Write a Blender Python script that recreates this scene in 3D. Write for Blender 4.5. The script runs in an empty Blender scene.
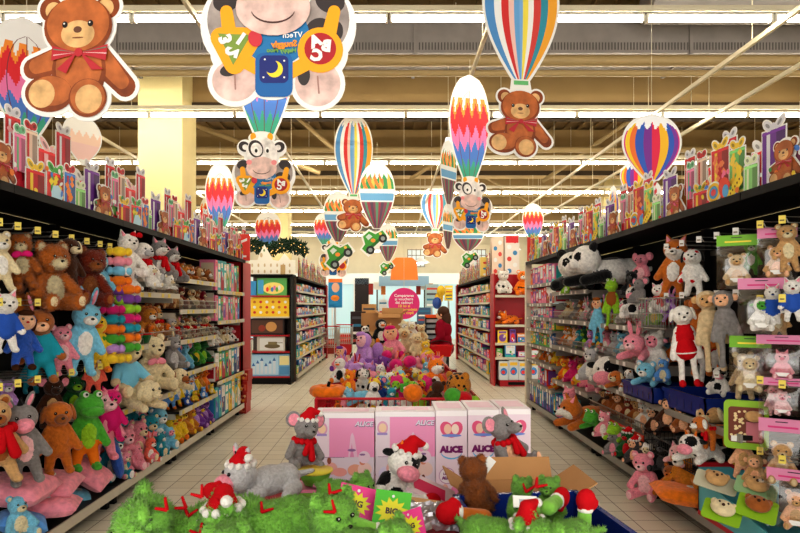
import bpy, math, random
from mathutils import Vector, Matrix, Euler
S = bpy.context.scene
COL0 = S.collection
PI = math.pi
rnd = random.Random(11)

# ---------------------------------------------------------------- colours and materials
def lin(c):
    out = []
    for v in c[:3]:
        v = v / 255.0
        out.append(v / 12.92 if v <= 0.04045 else ((v + 0.055) / 1.055) ** 2.4)
    return (out[0], out[1], out[2], 1.0)

CN = {
 'brown': (160, 94, 46), 'dark brown': (72, 42, 26), 'orange brown': (196, 112, 44), 'red brown': (140, 52, 26), 'golden': (205, 135, 50),
 'cream': (228, 212, 172), 'white': (236, 232, 224), 'grey': (140, 136, 134), 'dark grey': (78, 76, 78), 'light grey': (190, 188, 188),
 'black': (22, 22, 24), 'light blue': (128, 196, 222), 'blue': (52, 92, 178), 'teal': (40, 150, 168), 'navy': (26, 40, 110),
 'pink': (240, 152, 168), 'pale pink': (246, 196, 200), 'magenta': (216, 40, 120), 'purple': (128, 72, 160), 'lilac': (196, 150, 216),
 'green': (84, 170, 60), 'lime': (150, 200, 50), 'dark green': (36, 96, 50), 'yellow': (242, 206, 56), 'orange': (240, 128, 34),
 'red': (196, 24, 34), 'dark red': (130, 16, 26), 'tan': (206, 164, 112), 'beige': (214, 190, 150), 'bright green': (142, 204, 88), 'peach': (244, 190, 150),
 'sky blue': (100, 160, 226), 'salmon': (240, 110, 90), 'wine': (146, 22, 48), 'skin': (238, 190, 155),
}
MATS = {}
def nodes(m):
    m.use_nodes = True
    nt = m.node_tree
    return nt, nt.nodes['Principled BSDF']

def flat(c, rough=0.6, spec=0.3, metal=0.0, bump=0.0, var=0.0, scale=40.0, emit=0.0, coat=0.0, sheen=0.0, name=None):
    if isinstance(c, str): c = CN[c]
    key = ('flat', tuple(c), rough, spec, metal, bump, var, scale, emit, coat, sheen)
    if key in MATS: return MATS[key]
    m = bpy.data.materials.new(name or 'surface'); nt, b = nodes(m)
    b.inputs['Base Color'].default_value = lin(c)
    b.inputs['Roughness'].default_value = rough
    b.inputs['Specular IOR Level'].default_value = spec
    b.inputs['Metallic'].default_value = metal
    b.inputs['Coat Weight'].default_value = coat
    b.inputs['Sheen Weight'].default_value = sheen
    if emit:
        b.inputs['Emission Color'].default_value = lin(c); b.inputs['Emission Strength'].default_value = emit
    if bump or var:
        tc = nt.nodes.new('ShaderNodeTexCoord'); n = nt.nodes.new('ShaderNodeTexNoise')
        n.inputs['Scale'].default_value = scale; n.inputs['Detail'].default_value = 4
        nt.links.new(tc.outputs['Object'], n.inputs['Vector'])
        if var:
            r = nt.nodes.new('ShaderNodeMapRange'); r.inputs['From Min'].default_value = 0.25; r.inputs['From Max'].default_value = 0.75
            r.inputs['To Min'].default_value = 1 - var; r.inputs['To Max'].default_value = 1 + var
            mx = nt.nodes.new('ShaderNodeVectorMath'); mx.operation = 'SCALE'
            mx.inputs[0].default_value = lin(c)[:3]
            nt.links.new(n.outputs['Fac'], r.inputs['Value']); nt.links.new(r.outputs['Result'], mx.inputs['Scale'])
            nt.links.new(mx.outputs['Vector'], b.inputs['Base Color'])
        if bump:
            bp = nt.nodes.new('ShaderNodeBump'); bp.inputs['Strength'].default_value = bump; bp.inputs['Distance'].default_value = 0.01
            nt.links.new(n.outputs['Fac'], bp.inputs['Height']); nt.links.new(bp.outputs['Normal'], b.inputs['Normal'])
    MATS[key] = m
    return m

def plush(c): return flat(c, rough=0.95, spec=0.1, bump=0.9, var=0.22, scale=26.0, sheen=0.25, name='plush')
def fab(c): return flat(c, rough=0.9, spec=0.1, bump=0.3, var=0.06, scale=60.0, name='fabric')
def prt(c): return flat(c, rough=0.45, spec=0.35, name='printed card')
def fur_print(c): return flat(c, rough=0.45, spec=0.3, var=0.42, scale=9.0, name='printed fur')
def shiny(c): return flat(c, rough=0.2, spec=0.6, name='shiny plastic')
def metal(c=(190, 190, 190)): return flat(c, rough=0.35, metal=0.8, name='metal')
def paint(c, r=0.4): return flat(c, rough=r, spec=0.4, name='painted steel')

def glow(c, s, name='light'):
    key = ('glow', c, s)
    if key in MATS: return MATS[key]
    m = bpy.data.materials.new(name); m.use_nodes = True; nt = m.node_tree; nt.nodes.clear()
    o = nt.nodes.new('ShaderNodeOutputMaterial'); e = nt.nodes.new('ShaderNodeEmission')
    e.inputs['Color'].default_value = lin(c); e.inputs['Strength'].default_value = s
    nt.links.new(e.outputs[0], o.inputs[0]); MATS[key] = m
    return m

def clear_bag():
    if 'bag' in MATS: return MATS['bag']
    m = bpy.data.materials.new('clear plastic'); m.use_nodes = True; nt = m.node_tree; nt.nodes.clear()
    o = nt.nodes.new('ShaderNodeOutputMaterial'); t = nt.nodes.new('ShaderNodeBsdfTransparent'); g = nt.nodes.new('ShaderNodeBsdfGlossy')
    g.inputs['Roughness'].default_value = 0.12; mx = nt.nodes.new('ShaderNodeMixShader')
    n = nt.nodes.new('ShaderNodeTexNoise'); n.inputs['Scale'].default_value = 22; bp = nt.nodes.new('ShaderNodeBump'); bp.inputs['Strength'].default_value = 1.0
    tc = nt.nodes.new('ShaderNodeTexCoord'); nt.links.new(tc.outputs['Object'], n.inputs['Vector'])
    nt.links.new(n.outputs['Fac'], bp.inputs['Height']); nt.links.new(bp.outputs['Normal'], g.inputs['Normal'])
    mx.inputs[0].default_value = 0.16
    nt.links.new(t.outputs[0], mx.inputs[1]); nt.links.new(g.outputs[0], mx.inputs[2]); nt.links.new(mx.outputs[0], o.inputs[0])
    MATS['bag'] = m
    return m

# ---------------------------------------------------------------- mesh building
def at(x, y, Y): return Vector(((x - 389) * Y / 600.0, Y, 1.6 + (307 - y) * Y / 600.0))

class MB:
    def __init__(s): s.k = 0; s.v = []; s.f = []; s.m = []; s.sm = []; s.mats = []
    def slot(s, m):
        if m not in s.mats: s.mats.append(m)
        return s.mats.index(m)
    def add(s, vs, fs, m, smooth=False, M=None):
        o = len(s.v)
        s.v += [tuple(M @ Vector(p)) for p in vs] if M is not None else [tuple(p) for p in vs]
        i = s.slot(m)
        for f in fs: s.f.append([o + k for k in f]); s.m.append(i); s.sm.append(smooth)
    def box(s, x0, x1, y0, y1, z0, z1, m, M=None):
        vs = [(x0,y0,z0),(x1,y0,z0),(x1,y1,z0),(x0,y1,z0),(x0,y0,z1),(x1,y0,z1),(x1,y1,z1),(x0,y1,z1)]
        s.add(vs, [(0,3,2,1),(4,5,6,7),(0,1,5,4),(1,2,6,5),(2,3,7,6),(3,0,4,7)], m, False, M)
        return s
    def rod(s, p0, p1, r, m, n=6, r1=None, smooth=True, caps=True):
        p0 = Vector(p0); p1 = Vector(p1); d = p1 - p0
        if d.length < 1e-7: return s
        q = d.to_track_quat('Z', 'Y').to_matrix(); r1 = r if r1 is None else r1
        vs = []
        for p, rr in ((p0, r), (p1, r1)):
            for k in range(n):
                a = 2 * PI * k / n; vs.append(p + q @ Vector((math.cos(a) * rr, math.sin(a) * rr, 0)))
        fs = [(k, (k + 1) % n, n + (k + 1) % n, n + k) for k in range(n)]
        s.add(vs, fs, m, smooth)
        if caps: s.add(vs, [list(range(n))[::-1], list(range(n, 2 * n))], m)
        return s
    def tube(s, pts, r, m, n=6):
        for a, b in zip(pts[:-1], pts[1:]): s.rod(a, b, r, m, n)
        return s
    def ell(s, c, r, m, rot=None, nu=12, nv=8, M=None):
        if not hasattr(r, '__len__'): r = (r, r, r)
        Q = (Euler(rot).to_matrix() if rot else Matrix.Identity(3)); c = Vector(c); vs = []
        vs.append(c + Q @ Vector((0, 0, r[2])))
        for j in range(1, nv):
            t = PI * j / nv
            for k in range(nu):
                a = 2 * PI * k / nu
                vs.append(c + Q @ Vector((r[0] * math.sin(t) * math.cos(a), r[1] * math.sin(t) * math.sin(a), r[2] * math.cos(t))))
        vs.append(c + Q @ Vector((0, 0, -r[2]))); L = len(vs) - 1; fs = []
        for k in range(nu):
            fs.append((0, 1 + k, 1 + (k + 1) % nu)); b = 1 + (nv - 2) * nu
            fs.append((L, b + (k + 1) % nu, b + k))
        for j in range(nv - 2):
            for k in range(nu):
                a0 = 1 + j * nu + k; a1 = 1 + j * nu + (k + 1) % nu
                fs.append((a0, a0 + nu, a1 + nu, a1))
        s.add(vs, fs, m, True, M)
        return s
    def lathe(s, prof, m, n=16, c=(0, 0, 0), smooth=True):
        vs = []
        for r, z in prof:
            for k in range(n): a = 2 * PI * k / n; vs.append((c[0] + r * math.cos(a), c[1] + r * math.sin(a), c[2] + z))
        fs = []
        for j in range(len(prof) - 1):
            for k in range(n): fs.append((j*n+k, j*n+(k+1)%n, (j+1)*n+(k+1)%n, (j+1)*n+k))
        s.add(vs, fs, m, smooth)
        return s
    # flat printed shapes: x right, z up, facing -Y at depth y
    def poly(s, pts, y, m, M=None, th=0.0):
        n = len(pts); s.k += 1; y -= s.k * 1.2e-5
        s.add([(p[0], y, p[1]) for p in pts], [list(range(n))], m, False, M)
        if th:
            vs = [(p[0], y, p[1]) for p in pts] + [(p[0], y + th, p[1]) for p in pts]
            s.add(vs, [(k, (k+1)%n, n+(k+1)%n, n+k) for k in range(n)] + [list(range(n, 2*n))[::-1]], m, False, M)
        return s
    def disc(s, x, z, rx, rz, y, m, rot=0.0, n=24, M=None, th=0.0):
        ca, sa = math.cos(rot), math.sin(rot); pts = []
        for k in range(n):
            a = 2 * PI * k / n; u, w = rx * math.cos(a), rz * math.sin(a)
            pts.append((x + u * ca - w * sa, z + u * sa + w * ca))
        return s.poly(pts, y, m, M, th)
    def cap2(s, x0, z0, x1, z1, r0, r1, y, m, M=None, th=0.0):
        a = math.atan2(z1 - z0, x1 - x0); pts = []
        for k in range(9): t = a + PI/2 + PI * k / 8; pts.append((x0 + r0 * math.cos(t), z0 + r0 * math.sin(t)))
        for k in range(9): t = a - PI/2 + PI * k / 8; pts.append((x1 + r1 * math.cos(t), z1 + r1 * math.sin(t)))
        return s.poly(pts, y, m, M, th)
    def rect(s, x0, x1, z0, z1, y, m, M=None, th=0.0): return s.poly([(x0,z0),(x1,z0),(x1,z1),(x0,z1)], y, m, M, th)
    def text(s, txt, size, x, z, y, m, M=None, rot=0.0, mirror=False, bold=0.0, shear=0.0):
        cu = bpy.data.curves.new('lettering', 'FONT'); cu.body = txt; cu.size = size; cu.align_x = 'CENTER'; cu.align_y = 'CENTER'
        cu.resolution_u = 2; cu.offset = bold; cu.shear = shear
        o = bpy.data.objects.new('lettering', cu); COL0.objects.link(o); bpy.context.view_layer.update()
        me = bpy.data.meshes.new_from_object(o.evaluated_get(bpy.context.evaluated_depsgraph_get()))
        ca, sa = math.cos(rot), math.sin(rot); vs = []
        for v in me.vertices:
            a, b = v.co.x * (-1 if mirror else 1), v.co.y
            vs.append((x + a * ca - b * sa, y, z + a * sa + b * ca))
        s.add(vs, [list(p.vertices) for p in me.polygons], m, False, M)
        bpy.data.objects.remove(o); bpy.data.curves.remove(cu); bpy.data.meshes.remove(me)
        return s
    def mesh(s, name):
        me = bpy.data.meshes.new(name); me.from_pydata(s.v, [], s.f)
        for m in s.mats: me.materials.append(m)
        me.polygons.foreach_set('material_index', s.m); me.polygons.foreach_set('use_smooth', s.sm); me.update()
        return me
    def build(s, name, parent=None, loc=None, rotz=0.0):
        o = bpy.data.objects.new(name, s.mesh(name)); COL0.objects.link(o)
        if parent is not None: o.parent = parent
        if loc is not None: o.location = loc
        o.rotation_euler[2] = rotz
        return o

def tag(o, label, cat, group=None):
    o['label'] = label; o['category'] = cat
    if group: o['group'] = group
    return o
def struct(o):
    o['kind'] = 'structure'; return o
def root(name, loc, label, cat, rotz=0.0, group=None):
    o = bpy.data.objects.new(name, None); COL0.objects.link(o); o.empty_display_size = 0.1
    o.location = loc; o.rotation_euler[2] = rotz
    return tag(o, label, cat, group)
def copy_tree(o, parent=None):
    c = o.copy(); COL0.objects.link(c)
    if parent is not None: c.parent = parent
    for ch in list(o.children): copy_tree(ch, c)
    return c
ORD = ['first', 'second', 'third', 'fourth', 'fifth', 'sixth', 'seventh', 'eighth', 'ninth', 'tenth', 'eleventh', 'twelfth', 'thirteenth', 'fourteenth', 'fifteenth', 'sixteenth', 'seventeenth', 'eighteenth', 'nineteenth', 'twentieth']

# ---------------------------------------------------------------- camera, world, colour
cam = bpy.data.cameras.new('camera'); co = bpy.data.objects.new('camera', cam); COL0.objects.link(co)
co.location = (0, 0, 1.6); co.rotation_euler = (PI / 2, 0, 0)
cam.lens = 27; cam.sensor_width = 36; cam.shift_x = 11 / 800; cam.shift_y = 40.5 / 800
cam.dof.use_dof = True; cam.dof.focus_distance = 7.0; cam.dof.aperture_fstop = 9.0
S.camera = co
w = bpy.data.worlds.new('ambient_fill'); S.world = w; w.use_nodes = True
w.node_tree.nodes['Background'].inputs[0].default_value = (1.0, 0.96, 0.9, 1); w.node_tree.nodes['Background'].inputs[1].default_value = 1.7  # added ambient fill, entering by the hall's open side behind the camera
S.view_settings.view_transform = 'Standard'; S.view_settings.exposure = 0.3
try: S.view_settings.look = 'Medium High Contrast'
except Exception as e: print(e)
S.cycles.max_bounces = 6; S.cycles.diffuse_bounces = 3; S.cycles.glossy_bounces = 2; S.cycles.transparent_max_bounces = 12
S.cycles.sample_clamp_indirect = 4.0
# ---------------------------------------------------------------- the hall: floor, walls, ceiling
def floor_mat():
    m = bpy.data.materials.new('floor tiles'); nt, b = nodes(m)
    tc = nt.nodes.new('ShaderNodeTexCoord'); mp = nt.nodes.new('ShaderNodeMapping')
    mp.inputs['Location'].default_value = (0.06, 0.1, 0)
    br = nt.nodes.new('ShaderNodeTexBrick'); br.offset = 0.0; br.squash = 1.0
    br.inputs['Scale'].default_value = 1.0; br.inputs['Brick Width'].default_value = 0.21; br.inputs['Row Height'].default_value = 0.2
    br.inputs['Mortar Size'].default_value = 0.0035; br.inputs['Mortar Smooth'].default_value = 0.3
    br.inputs['Color1'].default_value = lin((238, 232, 214)); br.inputs['Color2'].default_value = lin((229, 222, 202)); br.inputs['Mortar'].default_value = lin((106, 82, 52))
    nt.links.new(tc.outputs['Object'], mp.inputs[0]); nt.links.new(mp.outputs[0], br.inputs['Vector'])
    n = nt.nodes.new('ShaderNodeTexNoise'); n.inputs['Scale'].default_value = 1.3; n.inputs['Detail'].default_value = 5
    nt.links.new(tc.outputs['Object'], n.inputs['Vector'])
    mx = nt.nodes.new('ShaderNodeMix'); mx.data_type = 'RGBA'; mx.blend_type = 'MULTIPLY'; mx.inputs[0].default_value = 0.12
    nt.links.new(br.outputs['Color'], mx.inputs[6]); nt.links.new(n.outputs['Fac'], mx.inputs[7]); nt.links.new(mx.outputs[2], b.inputs['Base Color'])
    b.inputs['Roughness'].default_value = 0.32; b.inputs['Specular IOR Level'].default_value = 0.35
    bp = nt.nodes.new('ShaderNodeBump'); bp.inputs['Strength'].default_value = 0.3; bp.inputs['Distance'].default_value = 0.002; bp.invert = True
    nt.links.new(br.outputs['Fac'], bp.inputs['Height']); nt.links.new(bp.outputs['Normal'], b.inputs['Normal'])
    return m
W = 13.0; YB = 32.0; YF = -3.0; HC = 7.0
struct(MB().box(-W, W, YF, YB, -0.1, 0, floor_mat()).build('floor'))
wallm = flat((226, 214, 186), rough=0.8, var=0.05, scale=2)
tan = flat((144, 121, 82), rough=0.85, var=0.08, scale=1.5, name='painted concrete')
tan2 = flat((118, 97, 66), rough=0.85, var=0.12, scale=2.5, name='ribbed roof deck')
darkb = flat((66, 54, 40), rough=0.8, name='dark steel')
struct(MB().box(-W, W, YB, YB + 0.2, 0, HC, wallm).build('wall_back'))
struct(MB().box(-W - 0.2, -W, YF, YB, 0, HC, wallm).build('wall_left'))
struct(MB().box(W, W + 0.2, YF, YB, 0, HC, wallm).build('wall_right'))
cb = MB(); cb.box(-W, W, YF, YB, HC, HC + 0.2, tan2)
for k in range(64):
    x = -W + 0.2 + k * 0.41
    cb.box(x, x + 0.12, YF, YB, HC - 0.07, HC, tan2)
struct(cb.build('ceiling'))
# transverse concrete beams, columns, duct, conduits
for k, y in enumerate((12.0, 18.0, 24.0, 29.5)):
    b = MB(); b.box(-W, W, y, y + 0.5, 5.55, HC - 0.08, tan); b.box(-W, W, y - 0.04, y, 5.55, 5.68, darkb)
    struct(b.build('beam_%d' % (k + 1)))
for k, (x, y) in enumerate(((-4.35, 11.6), (8.8, 11.6), (-4.35, 23.6), (8.8, 23.6))):
    b = MB(); b.box(x - 0.42, x + 0.42, y - 0.2, y + 0.62, 0, HC - 0.1, flat((232, 216, 160), rough=0.8, var=0.04, scale=2, name='painted column'))
    struct(b.build('column_%d' % (k + 1)))
for k, y in enumerate((5.2, 7.6, 15.0, 21.0, 26.6)):   # steel purlins under the deck
    b = MB(); b.box(-W, W, y, y + 0.16, 6.35, 6.93, tan2); b.box(-W, W, y - 0.06, y + 0.22, 6.3, 6.36, darkb)
    struct(b.build('beam_%d' % (k + 5)))
duct = root('ventilation_duct', (0, 9.8, 5.75), 'long grey corrugated ventilation duct running across under the ceiling', 'duct')
gd = flat((138, 132, 128), rough=0.55, metal=0.3, var=0.1, scale=3, name='galvanised sheet')
b = MB(); b.box(-W + 0.1, W - 0.1, 0, 1.0, 0, 0.55, gd); b.build('duct_body', duct)
b = MB()
for k in range(500):
    x = -W + 0.15 + k * 0.0515
    b.box(x, x + 0.02, -0.006, 0, 0.05, 0.17, flat((88, 84, 80), rough=0.6))
b.build('duct_grille', duct)
for x in (-9, -4.5, 0.4, 4.9, 9.4): MB().box(x, x + 0.06, -0.03, 1.03, -0.03, 0.58, gd).build('duct_flange', duct)
tag(MB().tube([(4.0, 9.3, 6.35), (6.5, 9.2, 6.3), (9.5, 9.1, 6.1), (12.6, 9.0, 5.2)], 0.34, gd, 16).build('ventilation_hose'), 'wide grey flexible duct bending down at the upper right', 'duct')
pm = flat((150, 130, 92), rough=0.5)
for k, (y, z, r) in enumerate(((9.55, 5.52, 0.09), (9.5, 5.3, 0.05), (16.4, 5.9, 0.08), (22.4, 5.8, 0.08))):
    tag(MB().rod((-W, y, z), (W, y, z), r, pm, 10).build('ceiling_pipe'), ['thick cream pipe running across below the grey duct', 'thin cream pipe just under the thick cream pipe', 'cream ceiling pipe crossing behind the second row of lights', 'farthest cream ceiling pipe crossing the hall'][k], 'pipe')
# smoke detector like lamp boxes under the beams, and roof truss diagonals
for k, (x0, z0, y, x1, z1) in enumerate(((-3.0, 6.9, 14.6, -0.6, 5.0), (3.4, 6.8, 15.2, 0.6, 5.1), (2.0, 6.6, 20.0, 5.2, 5.2), (-6.4, 6.5, 13.6, -1.7, 4.9), (6.6, 6.7, 16, 4.4, 5.2))):
    tag(MB().rod((x0, y, z0), (x1, y + 1.2, z1), 0.06, pm, 8).build('roof_brace'), ['diagonal roof brace left of the striped teddy balloon', 'diagonal roof brace behind the teddy card on the right of centre', 'far diagonal roof brace right of centre', 'diagonal roof brace beside the pale column', 'diagonal roof brace behind the rainbow balloon'][k], 'brace')
# rails running along the aisles
rail = paint((206, 196, 170))
RX = [(4.54, 'nearer of the two long white rails over the right shelving'), (5.6, 'farther of the two long white rails over the right shelving'),
      (-5.6, 'long white rail over the left shelving'), (-2.2, 'long white rail left of the aisle centre'), (1.17, 'long white rail just right of the aisle centre')]
for x, lab in RX:
    b = MB(); b.box(x - 0.02, x + 0.02, 3.2, 27, 4.87, 4.93, rail)
    t = tag(b.build('ceiling_rail'), lab, 'rail')
    b = MB()
    for y in (4.5, 7.5, 10.5, 13.5, 16.5, 19.5, 22.5): b.rod((x, y, 4.93), (x, y, HC), 0.008, rail, 4)
    b.build('hanger_wire', t)
# rows of fluorescent battens
tubem = glow((255, 244, 224), 46.0, 'fluorescent tube')
fix = root('ceiling_light', (0, 0, 0), 'white fluorescent batten in the long rows under the ceiling', 'ceiling light', group='fluorescent battens in rows')
b = MB(); b.box(-0.74, 0.74, -0.03, 0.03, 0.05, 0.075, paint((150, 146, 136))); b.box(-0.745, -0.72, -0.035, 0.035, -0.03, 0.06, paint((240, 236, 222))); b.box(0.72, 0.745, -0.035, 0.035, -0.03, 0.06, paint((240, 236, 222)))
b.build('housing', fix)
MB().rod((-0.72, 0, 0), (0.72, 0, 0), 0.024, tubem, 8).build('tube', fix)
first = True
for r_ in range(7):
    y = 7.1 + 3.55 * r_
    for k in range(14):
        x = -9.85 + 1.515 * k + (0.3 if r_ % 2 else 0)
        if r_ == 6 and abs(x) > 7.5: continue
        o = fix if first else copy_tree(fix)
        first = False
        o.location = (x, y, 5.0 if r_ != 3 else 4.98)
    b = MB(); b.box(-10.6, 10.9, y + 0.05, y + 0.09, 5.13, 5.2, rail)
    t = tag(b.build('lighting_track'), 'white track carrying the %s row of ceiling tubes' % ORD[r_], 'track')
    b = MB()
    for x in (-8, -4.6, -1.3, 2.0, 5.4, 8.7): b.rod((x, y + 0.07, 5.2), (x, y + 0.07, 6.95), 0.007, rail, 4)
    b.build('hanger_wire', t)

# ---------------------------------------------------------------- far end: checkouts and shop front
glassy = flat((176, 206, 214), rough=0.3, emit=0.35, name='self-glowing glass')  # brightness put into the glass as its own glow, no lamp behind
bh = root('shop_front', (0, 30.2, 0), 'pale blue glazed shop front across the far end of the hall', 'shop front')
b = MB(); b.box(-12, 12, 0, 0.3, 2.75, 3.3, flat((206, 216, 214), rough=0.4, emit=0.25)); b.build('bulkhead', bh)  # bulkhead colour also carries a faint added glow
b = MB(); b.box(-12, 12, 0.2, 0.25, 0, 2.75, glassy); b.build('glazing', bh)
b = MB()
for k in range(19): b.box(-12 + k * 1.3, -11.92 + k * 1.3, 0.05, 0.2, 0, 2.75, paint((226, 230, 228)))
b.build('mullion', bh)
b = MB(); b.box(-1.72, -1.02, 0.0, 0.19, 0.0, 3.05, flat((34, 26, 30), rough=0.5)); b.box(-1.78, -1.72, -0.02, 0.19, 0, 3.1, paint((230, 230, 228))); b.box(-1.02, -0.96, -0.02, 0.19, 0, 3.1, paint((230, 230, 228))); b.build('entrance', bh)
for k, x in enumerate((1.45, 4.7)):
    t = struct(MB().box(x - 0.45, x + 0.45, YB - 0.06, YB, 3.75, 4.65, flat((206, 214, 214), emit=0.3)).build('window_%d' % (k + 1)))
    b = MB(); fr = paint((120, 104, 84))
    for q in range(5): b.box(x - 0.47 + q * 0.225, x - 0.44 + q * 0.225, YB - 0.09, YB - 0.06, 3.72, 4.68, fr)
    for q in range(4): b.box(x - 0.47, x + 0.47, YB - 0.09, YB - 0.06, 3.73 + q * 0.3, 3.76 + q * 0.3, fr)
    b.build('window_frame', t)
b = MB(); b.box(-W, W, YB - 0.5, YB, 5.5, 5.72, flat((120, 116, 112)))
struct(b.build('trim_1'))
# lamps on the far wall
for k, (x, y) in enumerate(((421, 263), (376, 251), (512, 250))):
    p = at(x, y, 27); t = root('dome_lamp', p, ['white dome lamp above the checkouts, right of the orange panel', 'white dome lamp above the dark entrance', 'white dome lamp high over the right far shelving'][k], 'lamp')
    MB().lathe([(0.05, 0.3), (0.08, 0.24), (0.2, 0.15), (0.42, 0.0)], paint((240, 240, 236)), 14).build('lamp_shade', t)
    MB().ell((0, 0, 0.05), (0.3, 0.3, 0.1), glow((255, 250, 240), 4.0)).build('bulb', t)
    MB().rod((0, 0, 0.3), (0, 0, HC - p.z), 0.01, rail, 4).build('cord', t)
# orange and blue hanging panels
p = at(404, 269, 22)
tag(MB().poly([(-0.5, -0.4), (0.52, -0.4), (0.46, 0.28), (0.3, 0.42), (-0.3, 0.42), (-0.44, 0.28)], 0, prt((246, 140, 60)), th=0.03).build('orange_sign', loc=p), 'orange rounded panel hanging over the checkouts', 'sign')
p = at(404, 281, 24)
tag(MB().box(-1.0, 1.0, 0, 0.1, -0.2, 0.2, prt((150, 190, 220))).build('hanging_sign', loc=p), 'pale blue rounded board below the orange hanging panel', 'sign')
p = at(335, 289, 20)
t = tag(MB().box(-0.22, 0.24, 0, 0.04, -0.62, 0.34, prt((40, 140, 200))).disc(0.02, 0.05, 0.13, 0.16, -0.004, prt((236, 190, 160))).disc(0.0, -0.3, 0.14, 0.1, -0.004, prt((240, 150, 60))).rect(-0.22, 0.24, 0.22, 0.34, -0.004, prt((240, 130, 60))).build('poster', loc=p), 'blue poster with a smiling face and orange top at the far left', 'poster')
MB().box(-.03, .03, .01, .04, -p.z, -.6, paint((190, 190, 190))).build('post', t)
# magenta round sign with lettering
p = at(404, 303.5, 13.0)
b = MB(); b.disc(0, 0, 0.34, 0.34, 0, prt((226, 52, 132)), n=40, th=0.02)
for txt, z, c in (('Cumpararea', 0.17, (255, 255, 255)), ('ai vouchere', 0.095, (255, 255, 255)), ('dai cadouri', 0.02, (255, 255, 255)), ('10 lei si', -0.055, (250, 224, 80)), ('pe imbracaminte', -0.13, (250, 224, 80)), ('pentru copii', -0.2, (250, 224, 80))):
    b.text(txt, 0.085, 0, z, -0.003, prt(c), bold=0.0015)
t = tag(b.build('round_sign', loc=p), 'round magenta sign with white and yellow lettering over the toy bins', 'sign')
MB().rod((0, 0.01, 0.34), (0, 0.01, HC - p.z - 0.1), 0.004, rail, 4).build('hanging_wire', t)
# ---------------------------------------------------------------- plush toys
SLOTS = ['a', 'b', 'c', 'k', 'w', 'r', 'p', 'o']      # main, second, cloth, black, white, red, pink, orange
def E(c, r, s='a', rot=(0, 0, 0)): return ('e', Vector(c), Vector(r) if hasattr(r, '__len__') else Vector((r, r, r)), s, rot)
def Cp(p, q, r0, r1, s='a'): return ('c', Vector(p), Vector(q), r0, r1, s)
def Pt(c, r, s): return ('P', Vector(c), Vector(r) if hasattr(r, '__len__') else Vector((r, r, r)), s, (0, 0, 0))

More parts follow.
